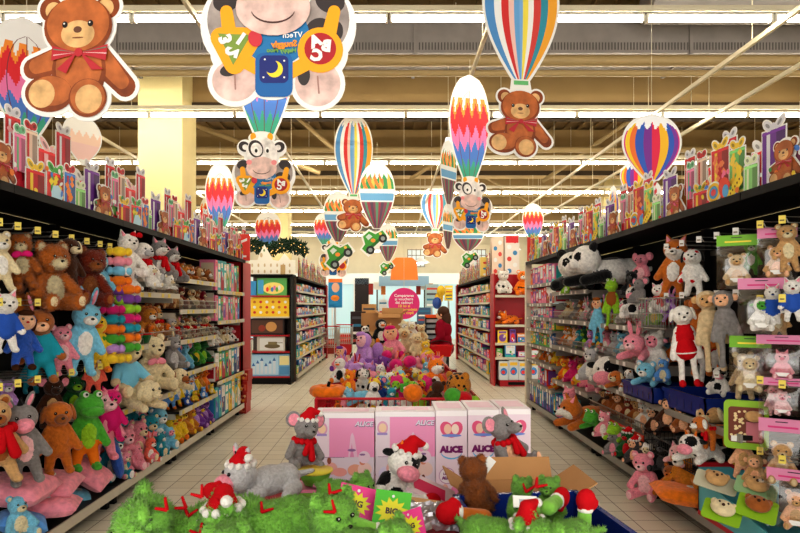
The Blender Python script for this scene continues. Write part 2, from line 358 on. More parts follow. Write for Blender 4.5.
def head(C, r, sp, tilt=0.0, yaw=0.0):
    """head pieces around centre C; faces -Y. returns body prims, children"""
    P = []; K = []
    Q = Euler((tilt, 0, yaw)).to_matrix(); C = Vector(C)
    def e(c, rr, s='a', rot=(0, 0, 0)):
        rr = Vector(rr) if hasattr(rr, '__len__') else Vector((rr, rr, rr))
        e2 = (Q @ Euler(rot).to_matrix()).to_euler()
        return ('e', C + Q @ (Vector(c) * r), rr * r, s, tuple(e2))
    def cp(p, q, r0, r1, s='a'): return ('c', C + Q @ (Vector(p) * r), C + Q @ (Vector(q) * r), r0 * r, r1 * r, s)
    def pt(c, rr, s):
        rr = Vector(rr) if hasattr(rr, '__len__') else Vector((rr, rr, rr))
        return ('P', C + Q @ (Vector(c) * r), rr * r, s, tuple(Q.to_euler()))
    P.append(e((0, 0, 0), (1.05, 0.95, 0.95)))
    ez, ey, ex, er = 0.2, -0.88, 0.36, 0.11
    mz = (0, -0.82, -0.28); mr = (0.5, 0.42, 0.36); ms = 'b'; nose = (0, -1.2, -0.14)
    if sp in ('bear', 'panda', 'tiger', 'lion', 'leopard'):
        es = 'k' if sp == 'panda' else 'a'
        for s in (-1, 1): K.append(('ear', [e((0.78 * s, 0.1, 0.78), (0.36, 0.2, 0.36), es), e((0.78 * s, -0.06, 0.76), (0.22, 0.1, 0.22), 'k' if sp == 'panda' else 'b')]))
        if sp == 'panda':
            for s in (-1, 1): P.append(pt((0.4 * s, -0.8, 0.15), (0.26, 0.4, 0.32), 'k'))
            ms = 'a'
        if sp == 'lion': K.append(('mane', [e((0.98 * math.cos(t) , 0.15, 0.98 * math.sin(t)), 0.36, 'b') for t in [k * PI / 6 for k in range(12)]])); ms = 'w'
        if sp in ('tiger', 'leopard'):
            for k in range(9): P.append(pt((rnd.uniform(-.9, .9), rnd.uniform(-.8, .8), rnd.uniform(.1, 1)), (0.1, 0.3, 0.1) if sp == 'tiger' else 0.14, 'k'))
            ms = 'w'
    elif sp == 'bunny':
        for s in (-1, 1): K.append(('ear', [e((0.45 * s, 0.1, 1.45), (0.24, 0.14, 0.78), 'a', (0, 0.2 * s, 0)), e((0.45 * s, -0.02, 1.42), (0.13, 0.08, 0.6), 'p', (0, 0.2 * s, 0))]))
    elif sp in ('dog', 'spotted dog'):
        for s in (-1, 1): K.append(('ear', [e((0.98 * s, -0.05, 0.05), (0.22, 0.34, 0.66), 'b' if sp == 'dog' else 'k', (0, -0.25 * s, 0))]))
        mz = (0, -0.92, -0.25); mr = (0.46, 0.6, 0.38); ms = 'b' if sp == 'dog' else 'a'; nose = (0, -1.5, -0.1)
        if sp == 'spotted dog':
            for c in ((0.5, -0.6, 0.5), (-0.6, -0.3, 0.7), (0.1, -0.3, 0.95), (-0.8, -0.5, -0.2), (0.8, 0, 0.4)): P.append(pt(c, 0.2, 'c'))
    elif sp in ('mouse', 'elephant', 'donkey'):
        if sp == 'donkey':
            for s in (-1, 1): K.append(('ear', [e((0.62 * s, 0.1, 1.15), (0.24, 0.16, 0.6), 'a', (0, 0.45 * s, 0)), e((0.62 * s, -0.03, 1.12), (0.13, 0.08, 0.45), 'p', (0, 0.45 * s, 0))]))
            mz = (0, -0.95, -0.35); mr = (0.62, 0.62, 0.5); ms = 'p'; nose = None; K.append(('mane', [cp((0, -0.1, 0.9), (0, -0.3, 1.35), 0.2, 0.05, 'k'), cp((0.1, 0.2, 0.9), (0.15, 0.2, 1.3), 0.2, 0.05, 'k')]))
        else:
            for s in (-1, 1): K.append(('ear', [e((1.15 * s, 0.2, 0.55), (0.62, 0.14, 0.66), 'a', (0, 0, 0.35 * s)), e((1.15 * s, 0.06, 0.53), (0.46, 0.08, 0.5), 'p', (0, 0, 0.35 * s))]))
            if sp == 'mouse': mz = (0, -1.05, -0.2); mr = (0.5, 0.75, 0.42); ms = 'a'; nose = (0, -1.78, -0.1)
            else:
                P.append(cp((0, -0.8, -0.2), (0, -1.25, -0.9), 0.3, 0.18)); ms = None; nose = None
    elif sp in ('cat', 'husky', 'fox', 'pig'):
        for s in (-1, 1): K.append(('ear', [cp((0.55 * s, 0.05, 0.7), (0.78 * s, 0.0, 1.28), 0.34, 0.06), cp((0.57 * s, -0.18, 0.72), (0.76 * s, -0.12, 1.12), 0.2, 0.04, 'p')]))
        if sp in ('husky', 'fox'):
            P.append(pt((0, -0.7, -0.5), (0.9, 0.75, 0.62), 'w')); mz = (0, -1.0, -0.25); mr = (0.34, 0.55, 0.28); ms = 'w'; nose = (0, -1.55, -0.18)
        if sp == 'pig': mz = (0, -1.0, -0.15); mr = (0.34, 0.2, 0.26); ms = 'p'; nose = None
        if sp == 'cat': mr = (0.2, 0.15, 0.12); mz = (0, -0.92, -0.2); nose = (0, -1.08, -0.1)
    elif sp == 'monkey':
        for s in (-1, 1): K.append(('ear', [e((1.1 * s, 0, 0.1), (0.32, 0.14, 0.36), 'b')]))
        P.append(pt((0, -0.85, 0.05), (0.72, 0.5, 0.55), 'b')); mr = (0.62, 0.4, 0.4)
    elif sp == 'frog':
        K = [('eye', [e((0.45 * s, -0.3, 0.85), 0.34), e((0.45 * s, -0.55, 0.9), 0.2, 'w'), e((0.45 * s, -0.7, 0.92), 0.1, 'k')]) for s in (-1, 1)]
        mz = (0, -0.75, -0.3); mr = (0.85, 0.5, 0.4); ms = 'a'; nose = None; er = 0
    elif sp in ('duck', 'penguin'):
        K.append(('beak', [e((0, -1.1, -0.1), (0.42, 0.45, 0.14), 'o'), e((0, -1.0, -0.26), (0.34, 0.36, 0.1), 'o')])); ms = None; nose = None
        if sp == 'penguin': P.append(pt((0, -0.8, -0.1), (0.7, 0.6, 0.6), 'w'))
    elif sp == 'cow':
        for s in (-1, 1): K.append(('ear', [e((1.15 * s, 0.1, 0.35), (0.45, 0.14, 0.24), 'k')])); K.append(('horn', [cp((0.4 * s, 0.1, 0.8), (0.55 * s, 0.05, 1.2), 0.15, 0.05, 'o')]))
        mz = (0, -0.9, -0.42); mr = (0.75, 0.55, 0.5); ms = 'p'; nose = None
        P += [pt((0.45, -0.6, 0.35), (0.5, 0.6, 0.5), 'k'), pt((-0.7, 0.2, 0.6), 0.4, 'k')]
    elif sp == 'lamb':
        for s in (-1, 1): K.append(('ear', [e((1.05 * s, 0, 0.05), (0.4, 0.14, 0.2), 'b', (0, 0.3 * s, 0))]))
        P += [e((rnd.uniform(-.7, .7), rnd.uniform(-.2, .7), rnd.uniform(.4, 1)), 0.32) for k in range(8)]
        P.append(pt((0, -0.85, -0.1), (0.65, 0.5, 0.65), 'b'))
    elif sp == 'doll':
        P.append(pt((0, -0.6, -0.05), (0.85, 0.7, 0.8), 'p' if False else 'b')); ms = None; nose = (0, -1.0, -0.1)
        K.append(('hair', [e((0.75 * s, -0.1, -0.2), (0.3, 0.4, 0.7), 'c') for s in (-1, 1)] + [e((0, -0.55, 0.75), (0.7, 0.4, 0.3), 'c')]))
    if ms: K.append(('muzzle', [e(mz, mr, ms)]))
    if nose: K.append(('nose', [e(nose, (0.14, 0.1, 0.1), 'k' if sp != 'doll' else 'r')]))
    if er:
        for s in (-1, 1): K.append(('eye', [e((ex * s, ey, ez), er, 'k'), e((ex * s - 0.03, ey - 0.085, ez + 0.04), er * 0.3, 'w')]))
    def hat():
        K.append(('santa_hat', [cp((0, 0.05, 0.62), (0.25, 0.1, 1.25), 0.72, 0.4, 'r'), cp((0.25, 0.1, 1.25), (0.95, 0.0, 1.25), 0.42, 0.18, 'r')] +
                  [e((0.8 * math.cos(t), 0.05 + 0.75 * math.sin(t), 0.62), 0.2, 'w') for t in [k * PI / 5 for k in range(10)]] + [e((1.1, -0.02, 1.15), 0.25, 'w')]))
    return P, K, hat, e, cp

def spec(sp, pose, acc):
    P = []; K = []
    limb = 'k' if sp == 'panda' else 'a'
    foot = {'panda': 'k', 'duck': 'o', 'penguin': 'o', 'doll': 'c', 'cow': 'a'}.get(sp, 'a')
    cloth = 'shirt' in acc; c_ = 'c' if cloth else None
    belly = sp in ('bear', 'lion', 'monkey', 'penguin', 'husky', 'fox', 'mouse', 'frog', 'donkey', 'bunny') and not cloth
    if pose == 'sit':
        tc = (0, 0.02, 0.3); hc = (0, -0.04, 0.72); hr = 0.205
        P += [E(tc, (0.2, 0.17, 0.27), c_ or 'a')]
        for s in (-1, 1):
            P += [Cp((0.15 * s, 0, 0.47), (0.27 * s, -0.13, 0.28), 0.075, 0.07, c_ or limb), E((0.28 * s, -0.15, 0.25), 0.078, limb)]
            P += [Cp((0.12 * s, -0.02, 0.12), (0.2 * s, -0.3, 0.1), 0.105, 0.085, limb), E((0.21 * s, -0.36, 0.12), (0.085, 0.07, 0.11), foot)]
            if sp in ('bear', 'bunny', 'monkey', 'dog', 'pig', 'mouse'): K.append(('paw_pad', [E((0.21 * s, -0.425, 0.13), (0.055, 0.02, 0.075), 'b')]))
        if belly: P.append(Pt((0, -0.14, 0.3), (0.14, 0.1, 0.19), 'b'))
    elif pose == 'hang':
        tc = (0, 0, 0.47); hc = (0, -0.03, 0.8); hr = 0.175
        P += [E(tc, (0.15, 0.12, 0.21), c_ or 'a'), E((0, 0, 0.34), (0.155, 0.125, 0.12), c_ or 'a')]
        for s in (-1, 1):
            P += [Cp((0.11 * s, 0, 0.6), (0.22 * s, -0.04, 0.38), 0.058, 0.055, c_ or limb), E((0.235 * s, -0.05, 0.34), 0.062, limb)]
            P += [Cp((0.08 * s, 0, 0.28), (0.115 * s, -0.03, 0.09), 0.075, 0.06, ('c' if 'trousers' in acc else limb)), E((0.12 * s, -0.09, 0.055), (0.062, 0.105, 0.052), foot)]
        if belly: P.append(Pt((0, -0.11, 0.45), (0.1, 0.07, 0.16), 'b'))
        if 'trousers' in acc: P.append(Pt((0, 0, 0.31), (0.19, 0.2, 0.1), 'c'))
    elif pose == 'long':       # long dangling limbs
        tc = (0, 0, 0.62); hc = (0, -0.02, 0.87); hr = 0.12
        P += [E(tc, (0.11, 0.09, 0.15), c_ or 'a')]
        for s in (-1, 1):
            P += [Cp((0.08 * s, 0, 0.7), (0.15 * s, -0.03, 0.4), 0.035, 0.04, limb), E((0.15 * s, -0.04, 0.37), 0.045, limb)]
            P += [Cp((0.05 * s, 0, 0.5), (0.08 * s, -0.02, 0.08), 0.045, 0.035, limb), E((0.08 * s, -0.05, 0.05), (0.045, 0.08, 0.045), 'c' if cloth else foot)]
    elif pose == 'lie':        # on its belly, head toward -Y
        tc = (0, 0.2, 0.26); hc = (0, -0.34, 0.42); hr = 0.24
        P += [E((0, 0.12, 0.25), (0.24, 0.36, 0.22), c_ or 'a'), E((0, 0.38, 0.24), (0.24, 0.22, 0.22), 'a')]
        for s in (-1, 1):
            P += [Cp((0.18 * s, -0.12, 0.16), (0.27 * s, -0.5, 0.09), 0.1, 0.085, limb), Cp((0.2 * s, 0.42, 0.13), (0.36 * s, 0.2, 0.09), 0.12, 0.085, limb)]
        P.append(Cp((0, 0.55, 0.25), (0.12, 0.78, 0.3), 0.06, 0.04, 'a'))
    elif pose == 'stand4':     # four legged, walking toward -Y
        tc = (0, 0.1, 0.5); hc = (0, -0.42, 0.74); hr = 0.2
        P += [E((0, 0.12, 0.48), (0.19, 0.4, 0.19), c_ or 'a'), Cp((0, -0.2, 0.52), (0, -0.38, 0.7), 0.15, 0.13, 'a')]
        for s in (-1, 1):
            P += [Cp((0.11 * s, -0.15, 0.4), (0.13 * s, -0.2, 0.07), 0.085, 0.07, limb), Cp((0.11 * s, 0.38, 0.4), (0.13 * s, 0.4, 0.07), 0.09, 0.07, limb)]
        P.append(Cp((0, 0.5, 0.55), (0.05, 0.68, 0.4), 0.05, 0.035, 'a'))
    elif pose == 'ball':
        tc = (0, 0, 0.45); P += [E(tc, (0.45, 0.42, 0.45), 'a')]
        hp, hk, hat, e, cp = head((0, 0, 0.45), 0.42, sp); rr = random.Random(4); hp = hp + [Pt((.45 * math.sin(q) * math.cos(w_), .45 * math.sin(q) * math.sin(w_), .45 + .45 * math.cos(q)), .055, 'k') for q, w_ in [(rr.uniform(.2, 2.8), rr.uniform(0, 6.3)) for _ in range(90)]] * (sp == 'leopard'); return P + hp, [k for k in hk if k[0] in ('ear', 'eye', 'beak', 'muzzle', 'nose')]
    hp, hk, hat, e, cp = head(hc, hr, sp, yaw=(0.0))
    if 'hat' in acc: hat()
    P += hp; K = hk + K
    if sp in ('cow', 'spotted dog', 'leopard', 'giraffe', 'tiger'):
        sl = 'c' if sp == 'spotted dog' else 'k'
        rr = random.Random(5)
        for k in range(16 if sp != 'cow' else 6):
            p = Vector((rr.uniform(-.24, .24), rr.uniform(-.3, .3), rr.uniform(0.05, 0.5)))
            P.append(Pt(p, 0.12 if sp == 'cow' else (0.06 if sp != 'tiger' else (0.2, 0.03, 0.03)), sl))
    if sp == 'panda': P.append(Pt((0, 0.0, 0.5), (0.3, 0.3, 0.09), 'k'))
    T = Vector(tc); N = Vector(hc) + (T - Vector(hc)) * 0.55
    if 'scarf' in acc:
        K.append(('scarf', [E(N + Vector((0.17 * math.cos(t), -0.01 + 0.15 * math.sin(t), 0)), 0.055, 'r') for t in [k * PI / 6 for k in range(12)]] + [Cp(N + Vector((0.06, -0.17, 0)), N + Vector((0.1, -0.22, -0.26)), 0.045, 0.06, 'r'), Cp(N + Vector((0.03, -0.17, 0)), N + Vector((-0.03, -0.21, -0.18)), 0.04, 0.05, 'r')]))
    if 'bow' in acc:
        q = N + Vector((0, -0.19, 0.0))
        K.append(('bow', [E(q + Vector((0.085, 0, 0.01)), (0.085, 0.03, 0.055), 'c', (0, 0.3, 0)), E(q + Vector((-0.085, 0, 0.01)), (0.085, 0.03, 0.055), 'c', (0, -0.3, 0)), E(q, 0.035, 'c')]))
    if 'headbow' in acc:
        q = Vector(hc) + Vector((0.6, -0.5, 0.75)) * hr
        K.append(('bow', [E(q + Vector((0.07, 0, 0.02)), (0.07, 0.035, 0.055), 'r', (0, 0.3, 0)), E(q + Vector((-0.07, 0, 0.02)), (0.07, 0.035, 0.055), 'r', (0, -0.3, 0)), E(q, 0.035, 'r')]))
    if 'skirt' in acc:
        sk = .62 if pose == 'long' else 1; K.append(('skirt', [Cp(T + Vector((0, 0, -0.02)), T + Vector((0, -0.01, -0.17)), 0.13 * sk, 0.2 * sk, 'c'), E(T + Vector((0, -.01, -.25 * sk - .04)), (.2 * sk, .2 * sk, .035), 'w')]))
    if 'wings' in acc:
        for s in (-1, 1): K.append(('wing', [E(T + Vector((0.25 * s, 0.14, 0.12)), (0.2, 0.02, 0.24), 'a', (0, 0.5 * s, 0))]))
    return P, K

def prim_geo(mb, p, mat, nu=14, nv=10):
    if p[0] == 'e': mb.ell(p[1], p[2], mat, p[4], nu, nv)
    elif p[0] == 'c':
        _, a, b, r0, r1, s = p; d = b - a
        q = d.to_track_quat('Z', 'Y').to_matrix(); L = d.length; vs = []; nn = nu
        prof = [(r0 * math.sin(t), -r0 * math.cos(t)) for t in (0.02, 0.5, 1.0, 1.4)] + [(r0 + (r1 - r0) * k / 3, L * k / 3) for k in range(4)] + [(r1 * math.cos(t), L + r1 * math.sin(t)) for t in (0.4, 0.9, 1.3, 1.55)]
        for r, z in prof:
            for k in range(nn): t = 2 * PI * k / nn; vs.append(a + q @ Vector((r * math.cos(t), r * math.sin(t), z)))
        fs = []
        for j in range(len(prof) - 1):
            for k in range(nn): fs.append((j*nn+k, j*nn+(k+1)%nn, (j+1)*nn+(k+1)%nn, (j+1)*nn+k))
        fs.append(list(range(nn))[::-1]); fs.append(list(range((len(prof)-1)*nn, len(prof)*nn)))
        mb.add(vs, fs, mat, True)

def remesh(P, voxel, name='body'):
    geo = [p for p in P if p[0] != 'P']; pat = [p for p in P if p[0] == 'P']
    mb = MB(); dm = flat((200, 200, 200))
    for p in geo: prim_geo(mb, p, dm)
    o = mb.build('tmp')
    md = o.modifiers.new('r', 'REMESH'); md.mode = 'VOXEL'; md.voxel_size = voxel
    sm = o.modifiers.new('s', 'SMOOTH'); sm.factor = 0.6; sm.iterations = 4
    bpy.context.view_layer.update()
    me = bpy.data.meshes.new_from_object(o.evaluated_get(bpy.context.evaluated_depsgraph_get()))
    old = o.data; bpy.data.objects.remove(o); bpy.data.meshes.remove(old)
    me.name = name; me.materials.clear()
    inv = {}
    for i, p in enumerate(P):
        if p[0] in 'eP': inv[i] = Euler(p[4]).to_matrix().transposed()
    def sd(i, p, c):
        if p[0] in 'eP':
            l = inv[i] @ (c - p[1]); q = math.sqrt((l.x / p[2].x) ** 2 + (l.y / p[2].y) ** 2 + (l.z / p[2].z) ** 2)
            return (q - 1) * min(p[2])
        d = p[2] - p[1]; t = max(0, min(1, (c - p[1]).dot(d) / d.length_squared))
        return (c - (p[1] + d * t)).length - (p[3] + (p[4] - p[3]) * t)
    idx = []
    G = [(i, p) for i, p in enumerate(P) if p[0] != 'P']; T = [(i, p) for i, p in enumerate(P) if p[0] == 'P']
    multi = len({(p[3] if p[0] == 'e' else p[5]) for i, p in G}) > 1 or T
    for f in me.polygons:
        if not multi: idx.append(SLOTS.index(G[0][1][3] if G[0][1][0] == 'e' else G[0][1][5])); continue
        c = f.center; s = None
        for i, p in T:
            if sd(i, p, c) < 0: s = p[3]; break
        if s is None:
            best = 1e9
            for i, p in G:
                q = sd(i, p, c)
                if q < best: best = q; s = p[3] if p[0] == 'e' else p[5]
        idx.append(SLOTS.index(s))
    me['n'] = 1
    for k in SLOTS: me.materials.append(None)
    me.polygons.foreach_set('material_index', idx); me.polygons.foreach_set('use_smooth', [True] * len(me.polygons)); me.update()
    return me

def spikes(me, n, length, seed=1):
    """short fur tufts added to a plush mesh"""
    r = random.Random(seed); V = [v.co.copy() for v in me.vertices]; F = [list(p.vertices) for p in me.polygons]; MI = [p.material_index for p in me.polygons]
    ps = list(me.polygons); k0 = len(V)
    for _ in range(n):
        p = ps[r.randrange(len(ps))]
        if p.material_index not in (0, 1): continue
        c = p.center; N = p.normal.copy(); j = Vector((r.uniform(-1, 1), r.uniform(-1, 1), r.uniform(-1, 1))) * 0.7
        d = (N + j).normalized() * length * r.uniform(0.6, 1.3); t = N.cross(j).normalized() * length * 0.2
        b = N.cross(t).normalized() * length * 0.2
        k = len(V); V += [c - t, c + t, c + b, c + d]; F += [[k, k + 1, k + 3], [k + 1, k + 2, k + 3], [k + 2, k, k + 3]]; MI += [p.material_index] * 3
    m2 = bpy.data.meshes.new('fur'); m2.from_pydata(V, [], F)
    for s in SLOTS: m2.materials.append(None)
    m2.polygons.foreach_set('material_index', MI); m2.polygons.foreach_set('use_smooth', [True] * len(F)); m2.update()
    return m2

TPL = {}; VAR = {}
def template(sp, pose, acc, lod, shag):
    key = (sp, pose, acc, lod, shag)
    if key in TPL: return TPL[key]
    P, K = spec(sp, pose, acc)
    body = remesh(P, {0: 0.022, 1: 0.035, 2: 0.05}[lod])
    if shag: body = spikes(body, 9000, 0.045)
    kids = []
    nu, nv = ((14, 10), (10, 7), (7, 5))[lod]
    ph = [flat((1, 1, k)) for k in range(len(SLOTS))]
    if lod == 2:      # far toys: one mesh
        mb = MB(); mb.mats = list(ph)
        for nm, prims in K:
            if nm == 'paw_pad': continue
            for p in prims: prim_geo(mb, p, ph[SLOTS.index(p[3] if p[0] == 'e' else p[5])], nu, nv)
        V = [v.co.copy() for v in body.vertices]; k0 = len(V)
        F = [list(p.vertices) for p in body.polygons] + [[k0 + i for i in f] for f in mb.f]
        MI = [p.material_index for p in body.polygons] + mb.m
        m2 = bpy.data.meshes.new('body'); m2.from_pydata(V + [Vector(v) for v in mb.v], [], F)
        for s in SLOTS: m2.materials.append(None)
        m2.polygons.foreach_set('material_index', MI); m2.polygons.foreach_set('use_smooth', [True] * len(F)); m2.update(); body = m2
    else:
        for nm, prims in K:
            mb = MB(); mb.mats = list(ph)
            for p in prims: prim_geo(mb, p, ph[SLOTS.index(p[3] if p[0] == 'e' else p[5])], nu, nv)
            if shag and nm in ('ear', 'muzzle'):
                kids.append((nm, spikes(mb.mesh(nm), 500, 0.04)))
            else: kids.append((nm, mb.mesh(nm)))
    TPL[key] = (body, kids)
    return TPL[key]

def slot_mats(a, b, c):
    return [plush(a), plush(b), fab(c), flat((16, 14, 14), rough=0.25, spec=0.5), plush('white'), fab('red'), plush('pink'), plush('orange')]
def variant(tkey, i, me, cols):
    key = (tkey, i, cols)
    if key in VAR: return VAR[key]
    m = me.copy(); sm = slot_mats(*cols)
    if i == -1: sm[3] = plush('black')
    elif me.name.startswith(('ear', 'mane')): sm[3] = plush('black')
    for k in range(len(SLOTS)): m.materials[k] = sm[k]
    VAR[key] = m
    return m

KINDN = {'bear': 'teddy_bear', 'bunny': 'plush_rabbit', 'dog': 'plush_dog', 'spotted dog': 'plush_dog', 'mouse': 'plush_mouse', 'elephant': 'plush_elephant', 'donkey': 'plush_donkey',
 'cat': 'plush_cat', 'husky': 'plush_husky', 'fox': 'plush_fox', 'pig': 'plush_pig', 'monkey': 'plush_monkey', 'frog': 'plush_frog', 'duck': 'plush_duck', 'penguin': 'plush_penguin',
 'cow': 'plush_cow', 'lamb': 'plush_lamb', 'doll': 'rag_doll', 'panda': 'plush_panda', 'tiger': 'plush_tiger', 'lion': 'plush_lion', 'leopard': 'plush_leopard'}
def toy(sp, pose, cols, loc, h, rz, label, group=None, acc=(), lod=1, shag=False, tilt=(0, 0), name=None):
    """a plush toy of height h standing at loc (base centre); rz degrees, 0 faces the camera side (-Y)"""
    acc = tuple(acc); cols = tuple(cols) + ('cream', 'red')[len(cols) - 1:]
    body, kids = template(sp, pose, acc, lod, shag); tk = (sp, pose, acc, lod, shag)
    o = bpy.data.objects.new(name or KINDN[sp], variant(tk, -1, body, cols)); COL0.objects.link(o)
    o.location = loc; o.scale = (h, h, h); o.rotation_euler = (math.radians(tilt[0]), math.radians(tilt[1]), math.radians(rz))
    for i, (nm, me) in enumerate(kids):
        c = bpy.data.objects.new(nm, variant(tk, i, me, cols)); COL0.objects.link(c); c.parent = o
    tag(o, label, 'doll' if sp == 'doll' else 'stuffed toy', group)
    return o
def toyp(sp, pose, cols, x, y, Y, hp, rz, label, **kw):
    """same, by where the toy's centre is seen and its height in pixels"""
    p = at(x, y, Y); h = hp * Y / 600.0; hh = {'lie': 0.72, 'stand4': 0.95, 'sit': 0.95, 'ball': 0.9}.get(pose, 1.0)
    h /= hh; p.z -= h * hh / 2
    return toy(sp, pose, cols, p, h, rz, label, **kw)
# ---------------------------------------------------------------- printed cardboard cut-outs hung over the aisle
WH = prt((244, 242, 236)); GY = 0.0009
BR = fur_print((184, 104, 54)); BRD = fur_print((138, 68, 32)); PAD = fur_print((222, 178, 122))
def teddy_print(mb, ox, oz, s, y0=0.0):
    """sitting teddy, about 1.0 s wide; origin at its lower left"""
    X = lambda v: ox + v * s
    Z = lambda v: oz + v * s
    def D(x, z, rx, rz, k, m, rot=0): mb.disc(X(x), Z(z), rx * s, rz * s, y0 - k * GY, m, rot, 28)
    def C(x0, z0, x1, z1, r0, r1, k, m): mb.cap2(X(x0), Z(z0), X(x1), Z(z1), r0 * s, r1 * s, y0 - k * GY, m)
    w = 0.028       # white card margin, cut as one board behind the print
    for (x, z, rx, rz, rot) in ((.5, .72, .295, .245, 0), (.26, .87, .1, .1, 0), (.75, .87, .1, .1, 0), (.5, .36, .24, .27, 0), (.24, .19, .22, .16, -.1), (.58, .14, .17, .16, 0), (.5, .86, .2, .13, 0)):
        mb.disc(X(x), Z(z), (rx + w) * s, (rz + w) * s, y0, WH, rot, 28, th=0.006)
    for a in ((.36, .47, .1, .4, .11, .09), (.66, .47, .9, .22, .11, .09)): mb.cap2(X(a[0]), Z(a[1]), X(a[2]), Z(a[3]), (a[4] + w) * s, (a[5] + w) * s, y0, WH, th=0.006)
    for x in (.26, .75): D(x, .87, .1, .1, 1, BRD); D(x + (.02 if x < .5 else -.02), .86, .07, .07, 2, PAD)
    C(.36, .47, .1, .4, .11, .085, 1.5, BRD); C(.66, .47, .9, .22, .11, .085, 1.5, BRD); C(.38, .49, .13, .42, .09, .065, 2.2, BR); C(.67, .49, .87, .26, .09, .06, 2.2, BR)
    D(.5, .36, .235, .27, 3, BRD); D(.5, .39, .2, .23, 4, BR)
    D(.24, .19, .21, .15, 5, BRD, -.1); D(.26, .21, .18, .12, 6, BR, -.1); D(.18, .19, .115, .115, 7, PAD)
    D(.58, .14, .165, .155, 8, BRD); D(.58, .15, .15, .14, 9, BR); D(.59, .13, .115, .115, 10, PAD)
    D(.5, .715, .295, .24, 11, BRD); D(.5, .735, .27, .22, 12, BR)
    D(.5, .655, .145, .11, 13, PAD); D(.5, .69, .036, .026, 14, prt((110, 70, 50))); D(.5, .625, .05, .006, 14, prt((130, 80, 50)))
    for x in (.39, .61): D(x, .735, .024, .026, 14, prt((30, 20, 16))); D(x - .006, .742, .007, .007, 15, WH)
    rd = prt((190, 46, 56)); gn = prt((110, 130, 110)); pk = prt((232, 190, 190))
    mb.poly([(X(.52), Z(.5)), (X(.28), Z(.57)), (X(.27), Z(.45))], y0 - 15 * GY, rd); mb.poly([(X(.5), Z(.5)), (X(.76), Z(.56)), (X(.74), Z(.43))], y0 - 15 * GY, rd)
    mb.poly([(X(.5), Z(.52)), (X(.32), Z(.38)), (X(.4), Z(.34))], y0 - 16 * GY, rd); mb.poly([(X(.51), Z(.52)), (X(.62), Z(.36)), (X(.72), Z(.36))], y0 - 16 * GY, rd)
    for a in (.0, .035): mb.poly([(X(.5), Z(.505)), (X(.29), Z(.545 - a * 1.4)), (X(.29), Z(.535 - a * 1.4))], y0 - 17 * GY, pk if a else gn); mb.poly([(X(.52), Z(.505)), (X(.75), Z(.54 - a * 1.4)), (X(.75), Z(.53 - a * 1.4))], y0 - 17 * GY, pk if a else gn)
    D(.51, .505, .035, .035, 18, rd)

def bal_w(t):     # half width of a balloon, t 0 bottom .. 1 top
    if t > 0.58: q = (t - 0.58) / 0.42; return math.sqrt(max(0, 1 - q * q)) * 0.5
    q = t / 0.58
    return 0.09 + 0.41 * math.sin(q * PI / 2) ** 0.95
def balloon_print(mb, cx, oz, wd, ht, fn, y0=0.0, lines=True):
    w = wd * 0.035; pts = []
    N = 24
    for k in range(N + 1): t = k / N; pts.append((cx + bal_w(t) * wd + w, oz - w * 0.5 + t * (ht + 1.5 * w)))
    for k in range(N, -1, -1): t = k / N; pts.append((cx - bal_w(t) * wd - w, oz - w * 0.5 + t * (ht + 1.5 * w)))
    q = [pts[0]]
    for p in pts[1:]:
        if (Vector(p) - Vector(q[-1])).length > 1e-5: q.append(p)
    mb.poly(q, y0, WH, th=0.006)
    NU, NT = 40, 44; vs = []
    for j in range(NT + 1):
        t = j / NT; hw = bal_w(min(t, 0.9995)) * wd
        for i in range(NU + 1): vs.append((cx + (2 * i / NU - 1) * hw, y0 - GY, oz + t * ht))
    groups = {}
    for j in range(NT):
        for i in range(NU):
            m = fn((i + 0.5) / NU, (j + 0.5) / NT)
            if m is None: continue
            groups.setdefault(m, []).append((j*(NU+1)+i, j*(NU+1)+i+1, (j+1)*(NU+1)+i+1, (j+1)*(NU+1)+i))
    for m, fs in groups.items(): mb.add(vs, fs, prt(m))
    if lines:
        for u in (0.22, 0.5, 0.78):
            p = [(cx + (2 * u - 1) * bal_w(min(.999, k / 20)) * wd, oz + k / 20 * ht * 0.86) for k in range(21)]
            mb.poly([(a - 0.006 * wd, b) for a, b in p] + [(a + 0.006 * wd, b) for a, b in p[::-1]], y0 - 2 * GY, prt((120, 60, 70)))
def tri(u, n): v = (u * n) % 1.0; return abs(v - 0.5) * 2
def zig(u, t):
    z = tri(u, 4.5) * 0.13; z2 = tri(u + 0.06, 9) * 0.07
    if t > 0.66 + z + z2: return (246, 244, 240)
    if t > 0.60 + z * 1.2: return (246, 150, 60)
    if t > 0.42 + z: return (226, 50, 58)
    if t > 0.30 + z * 0.8: return (240, 130, 180)
    if t > 0.14 + z * 0.7: return (84, 130, 206)
    return (70, 170, 140)
def stripe(u, t):
    if t > 0.84 + tri(u, 7) * 0.1: return (246, 244, 240)
    k = int(abs(math.sin((u - .5) * 2.6) / 1.02 * 0.5 + 0.5) * 11) % 11
    return [(90, 150, 206), (244, 244, 240), (216, 60, 60), (244, 200, 190), (110, 170, 220), (130, 180, 228), (246, 226, 90), (244, 244, 240), (214, 76, 70), (60, 150, 170), (240, 170, 60)][k]
def rainbow(u, t):
    if t > 0.93 - tri(u, 5) * 0.13 - tri(u + .1, 9) * .05: return (250, 250, 250)
    k = int((math.asin(max(-1, min(1, (u - .5) * 2))) / PI + 0.5) * 9.99)
    return [(220, 60, 130), (246, 206, 40), (240, 120, 50), (52, 96, 190), (128, 50, 150), (228, 40, 80), (246, 190, 40), (52, 96, 190), (130, 60, 160), (220, 50, 130)][k]
def pale(u, t):
    return (250, 246, 236) if t > .55 + tri(u, 5) * .15 else ((250, 214, 190) if t > .4 else (246, 206, 196))
